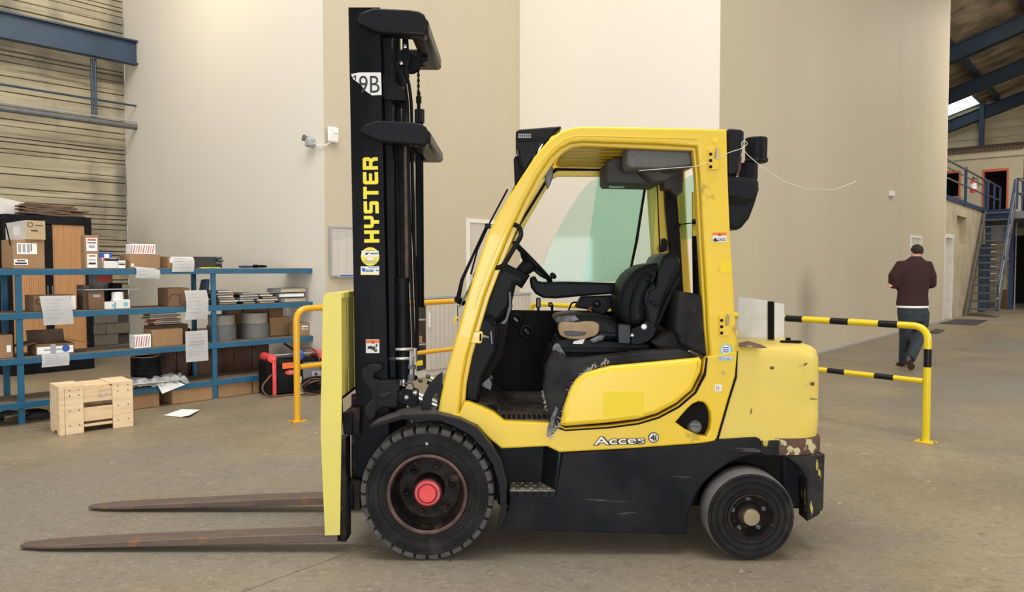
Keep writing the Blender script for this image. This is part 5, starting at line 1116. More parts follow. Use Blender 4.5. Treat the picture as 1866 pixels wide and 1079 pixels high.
def striped(label, x0, x1, yt, z, b, dep, n):
    t, w, h, d = carton(label, x0, x1, yt, z, b, dep, 'paper', name='striped_box', tape=False)
    for i in range(n):
        fx = (i+.5)/n; bm = NB(); xx_ = -w/2+w*fx
        hexa(bm, [(xx_-w*.4/n-.018,-d/2-.002,h*.12), (xx_+w*.0/n-.018,-d/2-.002,h*.12), (xx_-.018,-d/2,h*.12), (xx_-w*.4/n-.018,-d/2,h*.12), (xx_-w*.4/n,-d/2-.002,h*.88), (xx_,-d/2-.002,h*.88), (xx_,-d/2,h*.88), (xx_-w*.4/n,-d/2,h*.88)]); mk('stripe', bm, 'inkred' if i%2 else 'inkgrey', t, local=True, smooth=False)
striped('white box printed with slanting red stripes on top of a low brown carton', 241, 284, 445, sz(265,463.5,.06)+.003, .09, .18, 10)
t, w, h, d = carton('brown carton on the top shelf partly covered by a draped paper sheet', 307, 352, 467.5, Z4, .05, .3, lab=[(.05,.45,.2,.85,'paper')])
t, w, h, d = carton('long black open tray with levers on the top shelf above the middle post', 355, 405, 468, Z4, .08, .2, 'ink', name='black_tray', cat='tray', tape=False)
for px, py in ((402,470),(408,475),(404,480)):
    bm = NB(); q = sp3(sa(px,.05), .06, sz(px,py,.06)); tube(bm, [q-SD*.06+EZ*.005, q], .012, 8); o = mk('lever', bm, 'greysteel'); o.parent = t; o.matrix_parent_inverse = WM[t.name].inverted()
bm = NB(); box(bm, (0,-.13,.006), (w*.7,.06,.012)); mk('yellow_strip', bm, 'stickery', t, local=True)
tl = empty('hand_tool', sp3(sa(460,.1), .1, Z4), 'dark hand tool with a green end lying alone on the top shelf', 'tool', rotz=sang)
bm = NB(); lathe(bm, [(0,0),(.02,.01),(.022,.06),(.014,.08),(.018,.1),(.014,.18),(0,.2)], (0,0,.024), (1,0,0), 12); mk('handle', bm, 'dark', tl, local=True)
bm = NB(); tube(bm, [(0,0,.02),(-.1,.01,.02),(-.17,0,.02)], [.012,.016,.012], 8); mk('tip', bm, 'darkblue', tl, local=True)
# paper sheets
def sheet(label, x0, x1, y0, y1, b=-.032, z_on=None, curl=.02, lines=7, name='paper_sheet', lie=0, skew=0, big=None):
    a0, a1 = sa(x0, b), sa(x1, b); zt2 = sz((x0+x1)/2, y0, b); zb2 = sz((x0+x1)/2, y1, b)
    bm = NB(); nx, ny = 6, 8; G = []
    R1 = random.Random(int(x0*7+y0))
    ph = R1.random()*6
    for j in range(ny+1):
        row = []
        for i in range(nx+1):
            fx, fz = i/nx, j/ny; z = zt2+(zb2-zt2)*fz+skew*(fx-.5)
            bb = b-curl*sin(fz*2.4+ph*.1)*.6-curl*.5*sin(fx*4+ph)
            if lie and j == 0: bb = b+lie
            row.append(bm.verts.new(sp3(a0+(a1-a0)*fx+.01*sin(fz*3+ph)*curl/.02, bb, z)))
        G.append(row)
    for j in range(ny):
        for i in range(nx): bm.faces.new((G[j][i],G[j][i+1],G[j+1][i+1],G[j+1][i]))
    bmesh.ops.solidify(bm, geom=bm.faces[:], thickness=.0012)
    o = mk(name, bm, 'paper', angle=80); tag(o, label, 'paper', 'paper sheets hanging on the shelving')
    for k in range(lines):
        fz = .12+.76*k/lines; wd = R1.uniform(.4,.85); bm = NB()
        z = zt2+(zb2-zt2)*fz; bb = b-curl*sin(fz*2.4+ph*.1)*.6-curl*.5-.006
        hgt = .010 if k in (2,3) and big else .0035
        box(bm, sp3(a0+(a1-a0)*(.08+wd/2), bb, z), ((a1-a0)*wd*.9, .0008, hgt), RS); mk('print', bm, 'inkgrey', o)
    return o
sheet('white printed sheet hanging from the top shelf below the red striped box', 246, 290, 487.5, 508, lines=3, lie=.05, skew=-.02)
sheet('white printed sheet draped on the top shelf beside the black tray', 312, 353, 468, 495.5, lines=4, lie=.03)
sheet('large curled white sheet hanging from the second shelf at left, near the blue post', 74, 128, 539, 592, lines=6, curl=.03)
sheet('curled white sheet hanging from the second shelf beside the middle blue post', 334, 376, 529, 582, lines=6, curl=.035)
sheet('flat white sheet with large writing hanging from the third shelf at the middle post', 336, 376.5, 603, 659, lines=7, curl=.006, big=1)
sheet('small white sheet hanging below the opened carton on the third shelf', 71, 122, 645, 668, lines=4, curl=.01)
pf = empty('paper_sheet', fl(330,752), 'white sheet of paper lying on the floor in front of the shelving', 'paper')
bm = NB(); Q = [fl(298,757,.004), fl(330,746,.03), fl(364,747,.012), fl(345,757,.03), fl(330,760,.004)]; ext(bm, Q, (0,0,.001)); mk('sheet', bm, 'paper', pf)
pz = Z1+.1; bm = NB(); Q = [fl(282,692,.22), fl(318,690,.30), fl(333,699,.22), fl(290,708,.16)]; ext(bm, [sp3(sa(282,-.04),-.04,.26), sp3(sa(318,-.03),-.02,.27), sp3(sa(332,-.03),-.05,.22), sp3(sa(290,-.05),-.07,.15)], (0,0,.0012))
tag(mk('paper_sheet', bm, 'paper'), 'white sheet drooping off the bottom shelf under the plastic wrapped rods', 'paper')
# second shelf
t, w, h, d = carton('low dark brown carton marked C on the second shelf behind a sheet', 59, 136, 538, Z3, .06, .3, 'carddark'); wordon(t,w,h,d,'C',.05,.45,.35,'ink')
bm = NB(); box(bm, (w*.44,-d/2-.002,h*.5), (w*.12,.002,h*.9)); mk('label', bm, 'paper', t, local=True)
carton('grey carton on the second shelf in front of the pattern box', 160, 189, 530, Z3, .07, .2, 'carddark', lab=[(.3,.65,.75,.8,'greylight')], tape=False)
carton('dark leaning carton flap box on the second shelf, left of the grey carton', 150, 162, 520, Z3, .12, .2, 'cardflap', tape=False)
t, w, h, d = carton('dark grey patterned box with red lettering behind on the second shelf', 168, 205, 500, Z3, .34, .12, 'grey', name='striped_box', tape=False, lab=[(.25,.78,.9,.94,'inkred')])
bm = NB(); bx(bm, -.27,.27,-.12,.12,-.006,.006); t = empty('metal_plate', sp3(sa(198,.15),.16,sz(198,527,.15)), 'grey metal plate lying across boxes on the second shelf', 'plate', rotz=sang); mk('plate', bm, 'greylight', t, local=True)
carton('dark box standing behind the paper roll on the second shelf', 205, 222, 516, Z3, .2, .15, 'dark', name='small_box', tape=False)
t = empty('paper_roll', sp3(sa(213,.1),.1,Z3+.05), 'white roll of paper resting on white packs, second shelf', 'roll', rotz=sang)
bm = NB(); lathe(bm, [(.015,0),(.055,0),(.058,.01),(.058,.09),(.05,.1),(.015,.1)], (0,0,.03), EZ, 24); mk('roll', bm, 'paper', t, local=True)
for x0, x1, yt, lb in ((190,211,550,'small white pack with teal print on the second shelf, left of its neighbour'),(206,236,546,'small white pack lying on the second shelf below the paper roll')):
    carton(lb, x0, x1, yt, Z3, .03, .1, 'whitep', name='small_box', tape=False, lab=[(.6,.3,.85,.7,'inkcyan')])
t, w, h, d = carton('grey carton with a scribbled black line, second shelf beside the hanging sheet', 306, 345, 525, Z3, .05, .3, 'carddark', tape=False)
bm = NB(); tube(bm, [V((-w/2+w*fx,-d/2-.003,h*fz)) for fx, fz in ((.03,.45),(.12,.62),(.3,.7),(.5,.62),(.55,.4),(.5,.25),(.62,.12),(.6,.02))], .003, 5); mk('print', bm, 'ink', t, local=True)
bm = NB(); ext(bm, [sp3(sa(364,.2),.2,Z3), sp3(sa(378,.2),.2,Z3), sp3(sa(382,.2),.2,sz(382,509,.2)), sp3(sa(374,.2),.2,sz(374,510,.2))], SN*.12); tag(mk('blue_folder', bm, 'darkblue', bevel=.004), 'blue folder leaning behind the curled sheet on the second shelf', 'folder')
# stacks of folders: each folder a thing
R2 = random.Random(5)
def ORD(k, n):
    j = n-1-k
    return 'topmost' if j == 0 else ('bottom' if k == 0 else ('second', 'third', 'fourth', 'fifth', 'sixth')[j-1]+' from the top')
def stack(x0, x1, ytop, z, b, dep, n, mats, group, labels, nm='folder', cat='folder'):
    zt2 = sz((x0+x1)/2, ytop, b); th_ = (zt2-z)/n
    for k in range(n):
        a0 = sa(x0,b)+R2.uniform(-.03,.05); a1 = sa(x1,b)+R2.uniform(-.06,.02); c = sp3((a0+a1)/2, b+dep/2+R2.uniform(-.02,.02), z+th_*k)
        t = empty(nm, c, (ORD(k,n)+' '+labels[0]), cat, group, rotz=sang+R2.uniform(-.12,.12))
        bm = NB(); L = a1-a0; s_ = th_*.9
        box(bm, (0,0,s_*.08+.001), (L,dep,.002)); box(bm, (0,0,s_*.92), (L,dep,.002)); box(bm, (-L/2+.001,0,s_*.5), (.002,dep,s_*.9)); mk('cover', bm, mats[k%len(mats)], t, local=True, smooth=False)
        bm = NB(); box(bm, (.006,0,s_*.5), (L-.03,dep-.02,s_*.74)); mk('pages', bm, 'paper' if k%2 else 'officew', t, local=True, smooth=False)
stack(392, 432, 529, Z3, .05, .28, 6, ['carddark','grey','card','cardflap'], 'folders in the left pile on the second shelf', ['folder of the left pile beside the middle post'])
stack(434, 470, 533, Z3, .06, .28, 5, ['dark','greylight','grey'], 'folders in the middle pile on the second shelf', ['folder of the dark middle pile, second shelf'])
stack(471, 508, 536, Z3, .06, .28, 4, ['carddark','grey','wood'], 'folders in the low pile beside the binders', ['thin folder of the low pile left of the binders'])
stack(508, 556, 524, Z3, .05, .28, 3, ['inkgrey','grey','greylight'], 'thick binders at the right end of the second shelf', ['grey binder of the pile at the right shelf end'])
# third shelf
t, w, h, d = carton('brown carton with a small label at the left edge, third shelf', -20, 20, 611, Z2, .05, .3, lab=[(.70,.25,.9,.55,'paper')])
t, w, h, d = carton('opened white-fronted carton with raised flaps on the third shelf', 62, 131, 626, Z2, .05, .3, 'carddark', open_=True, lab=[(.02,.1,.98,.75,'paper'),(.2,.38,.66,.52,'inkgrey')])
bm = NB(); lathe(bm, [(0,-.002),(.035,-.002),(.036,0)], (w*.28,-d/2-.0065,h*.5), (0,1,0), 20); mk('print', bm, 'inkblue', t, local=True)
bm = NB(); box(bm, (-.02,-d/2-.007,h*.5), (.05,.002,h*.9)); mk('tape', bm, 'greylight', t, local=True)
striped('small white box with slanting grey and red stripes on the third shelf', 242, 273, 610, Z2, .03, .14, 7)
carton('plain brown carton on the third shelf below the stack of papers', 275, 331, 600, Z2, .05, .25)
carton('dark wooden box behind the plain carton on the third shelf', 271, 341, 592, Z2, .30, .18, 'wood', name='wooden_box', tape=False)
stack(270, 327, 567, sz(300,592,.3)+.003, .30, .18, 7, ['carddark','foam','inkred','card2','officew'], 'worn paper folders piled on the wooden box', ['worn folder of the reddish pile, third shelf'], 'paper_folder')
for cx, yt, ymid, wd, lb in ((402, 575, 592, 56, 'left'), (462, 571, 589, 54, 'right')):
    b = .26; c = sp3(sa(cx, b), b, Z2); r = (sa(cx+wd/2,b)-sa(cx-wd/2,b))/2*.88; hm = sz(cx,ymid,b)-Z2; ht = sz(cx,yt,b)-Z2
    t = empty('coil', c, 'dark grey coil of strapping, lower of the '+lb+' pile on the third shelf', 'coil', 'coils of strapping')
    bm = NB(); lathe(bm, [(r*.5,0),(r,0),(r*1.0,.01),(r*1.0,hm-.01),(r*.98,hm),(r*.5,hm)], c, EZ, 36); mk('windings', bm, 'rollgrey', t)
    t = empty('coil', c+EZ*hm, 'pale coil of strapping lying on the '+lb+' dark grey coil', 'coil', 'coils of strapping')
    bm = NB(); lathe(bm, [(r*.5,hm+.002),(r*.9,hm+.002),(r*.9,ht),(r*.86,ht+.004),(r*.5,ht)], c, EZ, 36); mk('windings', bm, 'rolllight', t)
    bm = NB(); lathe(bm, [(r*.5,ht),(r*.86,ht+.004),(r*.87,ht+.008),(r*.5,ht+.004)], c, EZ, 36); mk('top_layer', bm, 'greylight', t)
t, w, h, d = carton('small brown carton with a white label at the right end of the third shelf', 541, 566, 589, Z2, .05, .2, lab=[(.3,.45,.75,.8,'paper'),(.35,.5,.7,.56,'ink'),(.35,.62,.7,.68,'ink')])
for x0, x1, yt, lb in ((412,440,562,'brown carton behind the left coil pile on the third shelf'),(444,487,560,'brown carton behind the right coil pile on the third shelf'),(489,515,558,'brown carton right of the coils with a scribble, third shelf')):
    carton(lb, x0, x1, yt, Z2, .36, .14, 'carddark', tape=False)
carton('brown carton at the back of the third shelf near the right post', 490, 526, 578, Z2, .3, .2, 'card')
# bottom shelf: black hose reels and wrapped rods
b = .25; cx = 262; c = sp3(sa(cx,b), b, Z1); r = (sa(292,b)-sa(233,b))/2*.9; ht = sz(cx,650,b)-Z1
t = empty('hose_coil', c, 'black coiled hose stack with a pale top ring on the bottom shelf', 'coil')
for k in range(6):
    bm = NB(); z0 = ht*k/6; lathe(bm, [(r*.6,z0+.001),(r*.97,z0+.001),(r,z0+ht/12),(r*.97,z0+ht/6-.001),(r*.6,z0+ht/6-.001)], c, EZ, 32); mk('winding', bm, 'black', t)
bm = NB(); lathe(bm, [(r*.62,ht),(r*.9,ht),(r*.9,ht+.006),(r*.62,ht+.006)], c, EZ, 32); mk('ring', bm, 'officew', t)
t = empty('wrapped_rods', sp3(sa(275,.05), .05, Z1), 'bundle of steel rods in clear plastic wrap on the bottom shelf', 'rods')
for k in range(9):
    bm = NB(); y = -.02+R2.uniform(-.05,.18); tube(bm, [sp3(sa(216,0),y,Z1+.03+R2.uniform(0,.03)), sp3(sa(320,0),y+R2.uniform(-.05,.05),Z1+.03+R2.uniform(0,.05))], .009, 6); mk('rod', bm, 'steel', t)
bm = NB(); G = []
for i in range(22):
    row = []
    for j in range(7): row.append(bm.verts.new(sp3(sa(208,0)+(sa(338,0)-sa(208,0))*i/21, -.05+j*.05, Z1+.085+R2.uniform(-.02,.03)-(.07 if j in (0,6) or i in (0,21) else 0))))
    G.append(row)
for i in range(21):
    for j in range(6): bm.faces.new((G[i][j],G[i+1][j],G[i+1][j+1],G[i][j+1]))
mk('plastic_wrap', bm, 'plasticbag', t, angle=20)
# cartons under the shelving
ZB = .003
for x0, x1, yt, bb, dd, lb, m_ in ((237,286,708,.0,.35,'long brown carton on the floor under the shelving behind the pine crate','card'),(310,385,700,.0,.4,'long brown carton on the floor under the shelving left of the middle post','card'),(394,456,688,.02,.4,'brown carton on the floor just right of the middle post','card'),(458,484,684,.03,.4,'brown carton on the floor next to the red welder','card')):
    carton(lb, x0, x1, yt, ZB, bb, dd, m_)
# dark wooden sideboards behind the shelving
for x0, x1, yt, lb, m_ in ((290,345,600,'dark red-brown wooden cabinet behind the hanging sheets','wood'),(352,530,598,'long dark red-brown wooden cabinet behind the right shelving bay','wood')):
    b = .62; a0, a1 = sa(x0,b), min(sa(x1,b), A3_-.3); h = sz((x0+x1)/2,yt,b); t = empty('wooden_cabinet', sp3((a0+a1)/2,b+.2,0), lb, 'cabinet', rotz=sang)
    bm = NB(); box(bm, (0,0,h/2), (a1-a0,.4,h)); mk('carcass', bm, m_, t, local=True, bevel=.004)
    n = 2 if x0 < 300 else 4; w = (a1-a0)/n
    for k in range(n):
        bm = NB(); box(bm, (-(a1-a0)/2+w*(k+.5),-.208,h/2+.02), (w-.012,.016,h-.1)); dr = mk('door', bm, m_, t, local=True, bevel=.003)
        bm = NB(); box(bm, (-(a1-a0)/2+w*(k+.5)+(w*.4 if k%2 == 0 else -w*.4),-.222,h*.55), (.012,.012,.1)); mk('handle', bm, 'greysteel', dr, local=True)
# black framed tambour cupboard behind
TP = fl(171, 671); tb = TP-U*0
def tp3(a, b, z): return TP+U*a+N*b+EZ*z
ht = onp(166, 397, TP, U).z; RU = MX.Rotation(ang, 3, 'Z'); wT = (crn(8, TP, U)-TP).dot(U)
cb = empty('tambour_cabinet', tp3(wT/2,.2,0), 'tall black-framed cabinet with orange wood doors behind the shelving', 'cabinet')
bm = NB(); box(bm, tp3(wT/2,.24,ht/2), (abs(wT),.4,ht), RU); mk('carcass', bm, 'dark', cb)
fwid = .09
for a in (-fwid/2, wT+fwid/2):
    bm = NB(); box(bm, tp3(a,0,ht/2), (fwid,.06,ht), RU); mk('frame', bm, 'black', cb, bevel=.004)
for z, hh in ((ht-.06,.12),(.1,.2)):
    bm = NB(); box(bm, tp3(wT/2,0,z), (abs(wT)-fwid*2,.05,hh), RU); mk('frame', bm, 'black', cb, bevel=.004)
dxm = (crn(89, TP, U)-TP).dot(U)
bm = NB(); box(bm, tp3(dxm,-.005,ht/2+.04), (.10,.05,ht-.35), RU); mk('frame', bm, 'black', cb, bevel=.004)
for a0, a1 in ((wT+fwid, dxm-.05), (dxm+.05, -fwid)):
    bm = NB(); n = 14
    for k in range(n): bm2 = box(bm, tp3(a0+(a1-a0)*(k+.5)/n,.015,(ht+.08)/2), (abs(a1-a0)/n-.002,.03,ht-.33), RU)
    d_ = mk('shutter_door', bm, 'tambour', cb, smooth=False)
for s_ in (-.03,.03):
    bm = NB(); box(bm, tp3(dxm+s_,-.035,ht*.52), (.015,.015,.16), RU); mk('handle', bm, 'greysteel', cb, bevel=.003)
# bundle of folded cartons on the cabinet, white board piece behind it
fb = empty('flattened_cartons', tp3((crn(100,TP,U)-TP).dot(U),.15,ht), 'bundle of flattened dark brown cartons lying on the tall cabinet', 'cartons')
a0, a1 = (crn(42,TP,U)-TP).dot(U), (crn(157,TP,U)-TP).dot(U); hb_ = onp(100,374,TP,U).z-ht
for k in range(6):
    bm = NB(); pts = []
    for i in range(9):
        f_ = i/8; pts.append(tp3(a0+.06*(k%2)+(a1-a0-.1*(k%3))*f_, .0, ht+hb_*k/6+.002+.02*(1-f_)**2+.006*sin(f_*9+k)))
    for i in range(8):
        p0, p1 = pts[i], pts[i+1]; hexa(bm, [p0, p1, p1+N*.3, p0+N*.3, p0+EZ*hb_/6*.85, p1+EZ*hb_/6*.85, p1+N*.3+EZ*hb_/6*.85, p0+N*.3+EZ*hb_/6*.85])
    mk('carton_sheet', bm, ['cardflap','wood','carddark'][k%3], fb, smooth=False)
bm = NB(); q = [onp(-40,352,TP+N*.38,U), onp(0,360,TP+N*.38,U), onp(96,380,TP+N*.38,U), onp(96,392,TP+N*.38,U), onp(-40,392,TP+N*.38,U)]
for p_ in q: p_.z = max(p_.z, ht+.002)
ext(bm, q, N*.03); tag(mk('white_board', bm, 'white'), 'white board with a sloping top standing on the tall cabinet at the left edge', 'board')
# gloves and boots under left shelf
for i, (px, py, m_, lb) in enumerate(((22,766,'ink','black work shoe on the floor under the shelving, leftmost'),(40,768,'brass','tan work shoe on the floor beside the left blue post'),(66,762,'ink','black work shoe on the floor right of the left blue post'),(76,768,'stickery','black and yellow glove on the floor behind the pine crate'))):
    c = fl(px, py)+SN*.12; bm = NB(); tube(bm, [c+SD*-.12+EZ*.035, c+SD*-.04+EZ*.045, c+SD*.05+EZ*.04, c+SD*.13+EZ*.03], [.028,.042,.04,.022], 10, flat=1); t = tag(mk('work_shoe' if i < 3 else 'work_glove', bm, m_ if m_ != 'stickery' else 'ink'), lb, 'shoe' if i < 3 else 'glove')
    bm = NB(); tube(bm, [c+SD*-.12+EZ*.008, c+SD*.14+EZ*.008], .012, 6, flat=3); mk('sole', bm, 'brass' if i in (1,3) else 'dark', t)

# ================================================================== PINE CRATE
cr0 = fl(109, 795); e1c = V((.72,.69,0)).normalized(); e2c = V((-.69,.72,0)).normalized(); cang = math.atan2(e1c.y, e1c.x); RC = MX.Rotation(cang,3,'Z')
Lc, Wc, Hc = .63, .35, .43
CR = empty('pine_crate', cr0+e1c*Lc/2+e2c*Wc/2, 'pale pine slatted crate standing on the floor in front of the shelving', 'crate')
def plank(a0, a1, b0, b1, z0, z1, name='plank', m_='pine', par=None):
    bm = NB(); box(bm, cr0+e1c*(a0+a1)/2+e2c*(b0+b1)/2+EZ*(z0+z1)/2, (abs(a1-a0),abs(b1-b0),abs(z1-z0)), RC); return mk(name, bm, m_, par or CR, bevel=.003)
ET = .022
for s_ in (0, 1):
    o = 0 if s_ == 0 else Lc-.2
    for k, (u0, u1) in enumerate(((0,.045),(.048,.2)) if s_ == 0 else ((.02,.2),)):
        pk = plank(o+u0, o+u1, 0, ET, 0, Hc)
        for zq in (.08,.22,.36,.41):
            for uu in (.25,.75):
                bm = NB(); c = cr0+e1c*(o+u0+(u1-u0)*uu)+e2c*-.0005+EZ*zq; lathe(bm, [(.006,0),(.005,-.001),(0,-.001)], c, e2c, 8)
                if u1-u0 > .1: mk('nail', bm, 'ink', pk)
                else: bm.free()
        plank(o+u0, o+u1, Wc-ET, Wc, 0, Hc)
    ao = 0 if s_ == 0 else Lc-ET
    for b0, b1 in ((ET,.10),(.13,.23),(.26,Wc-ET)):
        plank(ao, ao+ET, b0, b1, .03 if b0 == .13 else 0, Hc)
    plank(o, o+.2 if s_ == 0 else Lc, 0, Wc, Hc, Hc+ET)
for b in (ET, Wc-ET*2):
    pk = plank(.2 if b == ET else 0, Lc-.18, b-.004, b+ET-.004, Hc-.15, Hc-.01, m_='pineh'); 
    if b == ET:
        flat('stamp', cr0+e1c*.33+e2c*(b-.0052)+EZ*(Hc-.11), e1c, EZ, [rect(0,0,.13,.06), rect(.004,.004,.126,.056)], 'inkgrey', pk, .001)
        for q_ in range(3): flat('stamp', cr0+e1c*(.34+q_*.045)+e2c*(b-.0052)+EZ*(Hc-.10), e1c, EZ, [rect(0,0,.025,.012), ], 'inkgrey', pk, .001)
    plank(.2, Lc-.18, b-.004, b+ET-.004, Hc-.33, Hc-.20, m_='pineh')
plank(.18, Lc-.18, ET, ET+.06, .05, .075, m_='pineh')
for b in (.03,.15,.26): plank(.2, Lc-.2, b, b+.09, Hc-.008, Hc+.012, m_='pineh')
plank(.1, Lc-.1, .12, .24, .03, .05, m_='pineh')
bm = NB(); box(bm, cr0+e1c*.33+e2c*.18+EZ*.12, (.25,.2,.14), RC); CRI = tag(mk('cardboard_box', bm, 'carddark', bevel=.003), 'dark carton inside the pine crate, seen between the slats', 'box')

# ================================================================== WELDER
WO = fl(497, 722); we = V((.80,.60,0)).normalized(); wn = V((-.6,.8,0)); wang = math.atan2(we.y, we.x); RW_ = MX.Rotation(wang,3,'Z')
def wp3(a, b, z): return WO+we*a+wn*b+EZ*z
zt_w = onp(520, 655, WO, we).z; Lw = (crn(592, WO, we)-WO).dot(we)
WE = empty('welding_machine', wp3(Lw/2,.15,0), 'black and red welding machine with coiled leads beside the shelving', 'welder')
bm = NB(); box(bm, wp3(Lw/2,.16,zt_w/2), (Lw-.04,.3,zt_w-.02), RW_); mk('case', bm, 'black', WE, bevel=.02)
for a in (.02, Lw-.02):
    bm = NB(); box(bm, wp3(a,.0,zt_w/2+.01), (.045,.05,zt_w+.02), RW_); pr_ = mk('corner_guard', bm, 'red', WE, bevel=.012)
    bm = NB(); cyl(bm, wp3(a-.02,-.0,zt_w+.02), wp3(a-.02,.3,zt_w+.02), .05, seg=16); mk('handle_end', bm, 'red', pr_)
bm = NB(); box(bm, wp3(-.04,.15,zt_w/2), (.06,.3,zt_w-.04), RW_); mk('end_panel', bm, 'dark', WE, bevel=.01)
bm = NB(); cyl(bm, wp3(0,.05,zt_w+.05), wp3(Lw,.05,zt_w+.05), .014, seg=10); mk('handle', bm, 'steel', WE)
bm = NB(); box(bm, wp3(Lw*.33,-.0,zt_w*.82), (Lw*.3,.012,.07), RW_); mk('warning_label', bm, 'orangeink', WE)
lg_ = NB(); lathe(lg_, [(0,-.002),(.075,-.002),(.076,.004)], (0,0,0), (0,1,0), 28); bmesh.ops.scale(lg_, vec=(1,1,.42), verts=lg_.verts); bmesh.ops.transform(lg_, matrix=MX.Translation(wp3(Lw*.34,.004,zt_w*.62)) @ RW_.to_4x4(), verts=lg_.verts); lg_ = mk('logo', lg_, 'inkred', WE)
text('letters', 'Fro', wp3(Lw*.30,-.001,zt_w*.585), we, EZ, .035, 'white', lg_, width=.08, shear=.2)
cp = NB(); box(cp, wp3(Lw*.74,.003,zt_w*.62), (Lw*.36,.012,zt_w*.5), RW_); cp = mk('control_panel', cp, 'grey', WE, bevel=.004)
for i in range(3):
    bm = NB(); box(bm, wp3(Lw*(.66+i*.08),-.008,zt_w*.78), (.045,.008,.03), RW_); mk('display', bm, 'officew', cp)
bm = NB(); box(bm, wp3(Lw*.82,-.008,zt_w*.52), (.13,.01,.06), RW_); mk('socket', bm, 'greylight', cp, bevel=.004)
bm = NB(); lathe(bm, [(0,-.012),(.018,-.012),(.02,0)], wp3(Lw*.8,-.012,zt_w*.52), wn, 14); mk('knob', bm, 'ink', cp)
for k in range(5):
    cx_, cz_, rr = Lw*.72+R2.uniform(-.06,.1), .08+R2.uniform(0,.05), R2.uniform(.11,.17); bm = NB()
    tube(bm, [wp3(cx_+rr*1.3*cos(q*pi/10), -.12-.08*sin(q*pi/10+k)-.02*k, max(.014,cz_+rr*.55*sin(q*pi/10))) for q in range(20)], .011, 7, closed=True); mk('lead', bm, 'dark' if k%2 else 'wood', WE)
bm = NB(); tube(bm, arcpts([wp3(-.02,-.02,zt_w*.6), wp3(-.16,-.05,zt_w*.3), wp3(-.1,-.1,.012), wp3(.2,-.1,.012), wp3(.4,-.16,.012)],.1,5), .012, 7); mk('lead', bm, 'wood', WE)
bm = NB(); tube(bm, arcpts([wp3(Lw*.5,.1,zt_w+.05), wp3(Lw*.6,.05,zt_w+.14), wp3(Lw*.8,.0,zt_w+.10), wp3(Lw*.95,-.04,zt_w*.5), wp3(Lw*.8,-.1,.1)],.12,5), .012, 7); mk('lead', bm, 'wood', WE)
bm = NB(); tube(bm, [wp3(.2,.15,zt_w+.18), wp3(.32,.12,zt_w+.09), wp3(.42,.1,zt_w+.06)], .015, 7); mk('torch', bm, 'dark', WE)
bm = NB(); lathe(bm, [(0,0),(.06,.02),(.075,.06),(.04,.12),(0,.13)], wp3(Lw*.44,.02,zt_w+.0), (.6,-.3,.7), 9); tag(mk('blue_cloth', bm, 'inkblue', smooth=False), 'blue cloth tied over the handle of the welding machine', 'cloth')
gl_ = empty('white_glove', wp3(Lw*.42,-.14,0), 'white glove leaning against the welding machine', 'glove')
bm = NB(); lathe(bm, [(0,0),(.04,.01),(.05,.06),(.035,.13),(.045,.2),(0,.21)], wp3(Lw*.42,-.12,.02), (-.1,.1,1), 9); mk('palm', bm, 'whitep', gl_, angle=80)
for k in range(4):
    bm = NB(); tube(bm, [wp3(Lw*.42-.03+k*.02,-.13,.05), wp3(Lw*.42-.07+k*.035,-.15,.015)], [.013,.010], 6); mk('finger', bm, 'whitep', gl_)

# ================================================================== GUARD RAILS
def rail_things(name, label, foot, D, L, H, hlow, r, mat, bands=(), far_post=True):
    t = empty(name, foot, label, 'guard rail')
    def g(a, z): return foot+D*a+EZ*z
    pts = [g(0,.01), g(0,H), g(L,H)] + ([g(L,.01)] if far_post else [])
    bm = NB(); tube(bm, arcpts(pts, .14, 8), r, 16); mk('frame', bm, mat, t)
    bm = NB(); tube(bm, [g(r,hlow), g(L,hlow)], r*.8, 14); mk('lower_rail', bm, mat, t)
    for a in ((0, L) if far_post else (0,)):
        bm = NB(); box(bm, g(a,.006), (.15,.12,.012), MX.Rotation(math.atan2(D.y,D.x),3,'Z')); bp = mk('base_plate', bm, mat, t, bevel=.002)
        for s_ in (-.055,.055):
            bm = NB(); cyl(bm, g(a+s_,.012)+V((0,-.03,0)), g(a+s_,.022)+V((0,-.03,0)), .009, seg=6); mk('anchor_bolt', bm, 'greysteel', bp)
    for (kind, c0, c1) in bands:
        if kind == 'v': q0, q1, rr = g(0,c0), g(0,c1), r
        elif kind == 't': q0, q1, rr = g(c0,H), g(c1,H), r
        else: q0, q1, rr = g(c0,hlow), g(c1,hlow), r*.8
        bm = NB(); cyl(bm, q0, q1, rr+.0012, seg=16); mk('black_band', bm, 'shiny', t)
    return t
f1 = fl(542, 768); rail_things('guard_rail', 'orange-yellow tubular guard rail standing left of the truck mast', f1, U, 3.0, onp(540,563,f1,U).z, onp(570,666,f1,U).z, .032, 'railyel', far_post=False)
f2 = fl(1687, 806); D2 = V((-.64,.77,0)).normalized()
q = fl(1428, 700); H2 = onp(1640,592,f2,D2).z; h2 = onp(1660,692,f2,D2).z
def ra_(px): c = crn(px, f2, D2); return (c-f2).dot(D2)
bands = [('t',ra_(1639),ra_(1604)),('t',ra_(1549),ra_(1516)),('t',ra_(1465),ra_(1434)),('l',ra_(1633),ra_(1598)),('l',ra_(1543),ra_(1512)),('v',onp(1692,669,f2,D2).z,onp(1692,636,f2,D2).z)]
rail_things('guard_rail', 'yellow tubular guard rail with black bands standing right of the counterweight', f2, D2, ra_(968), H2, h2, .031, 'railyel2', bands)

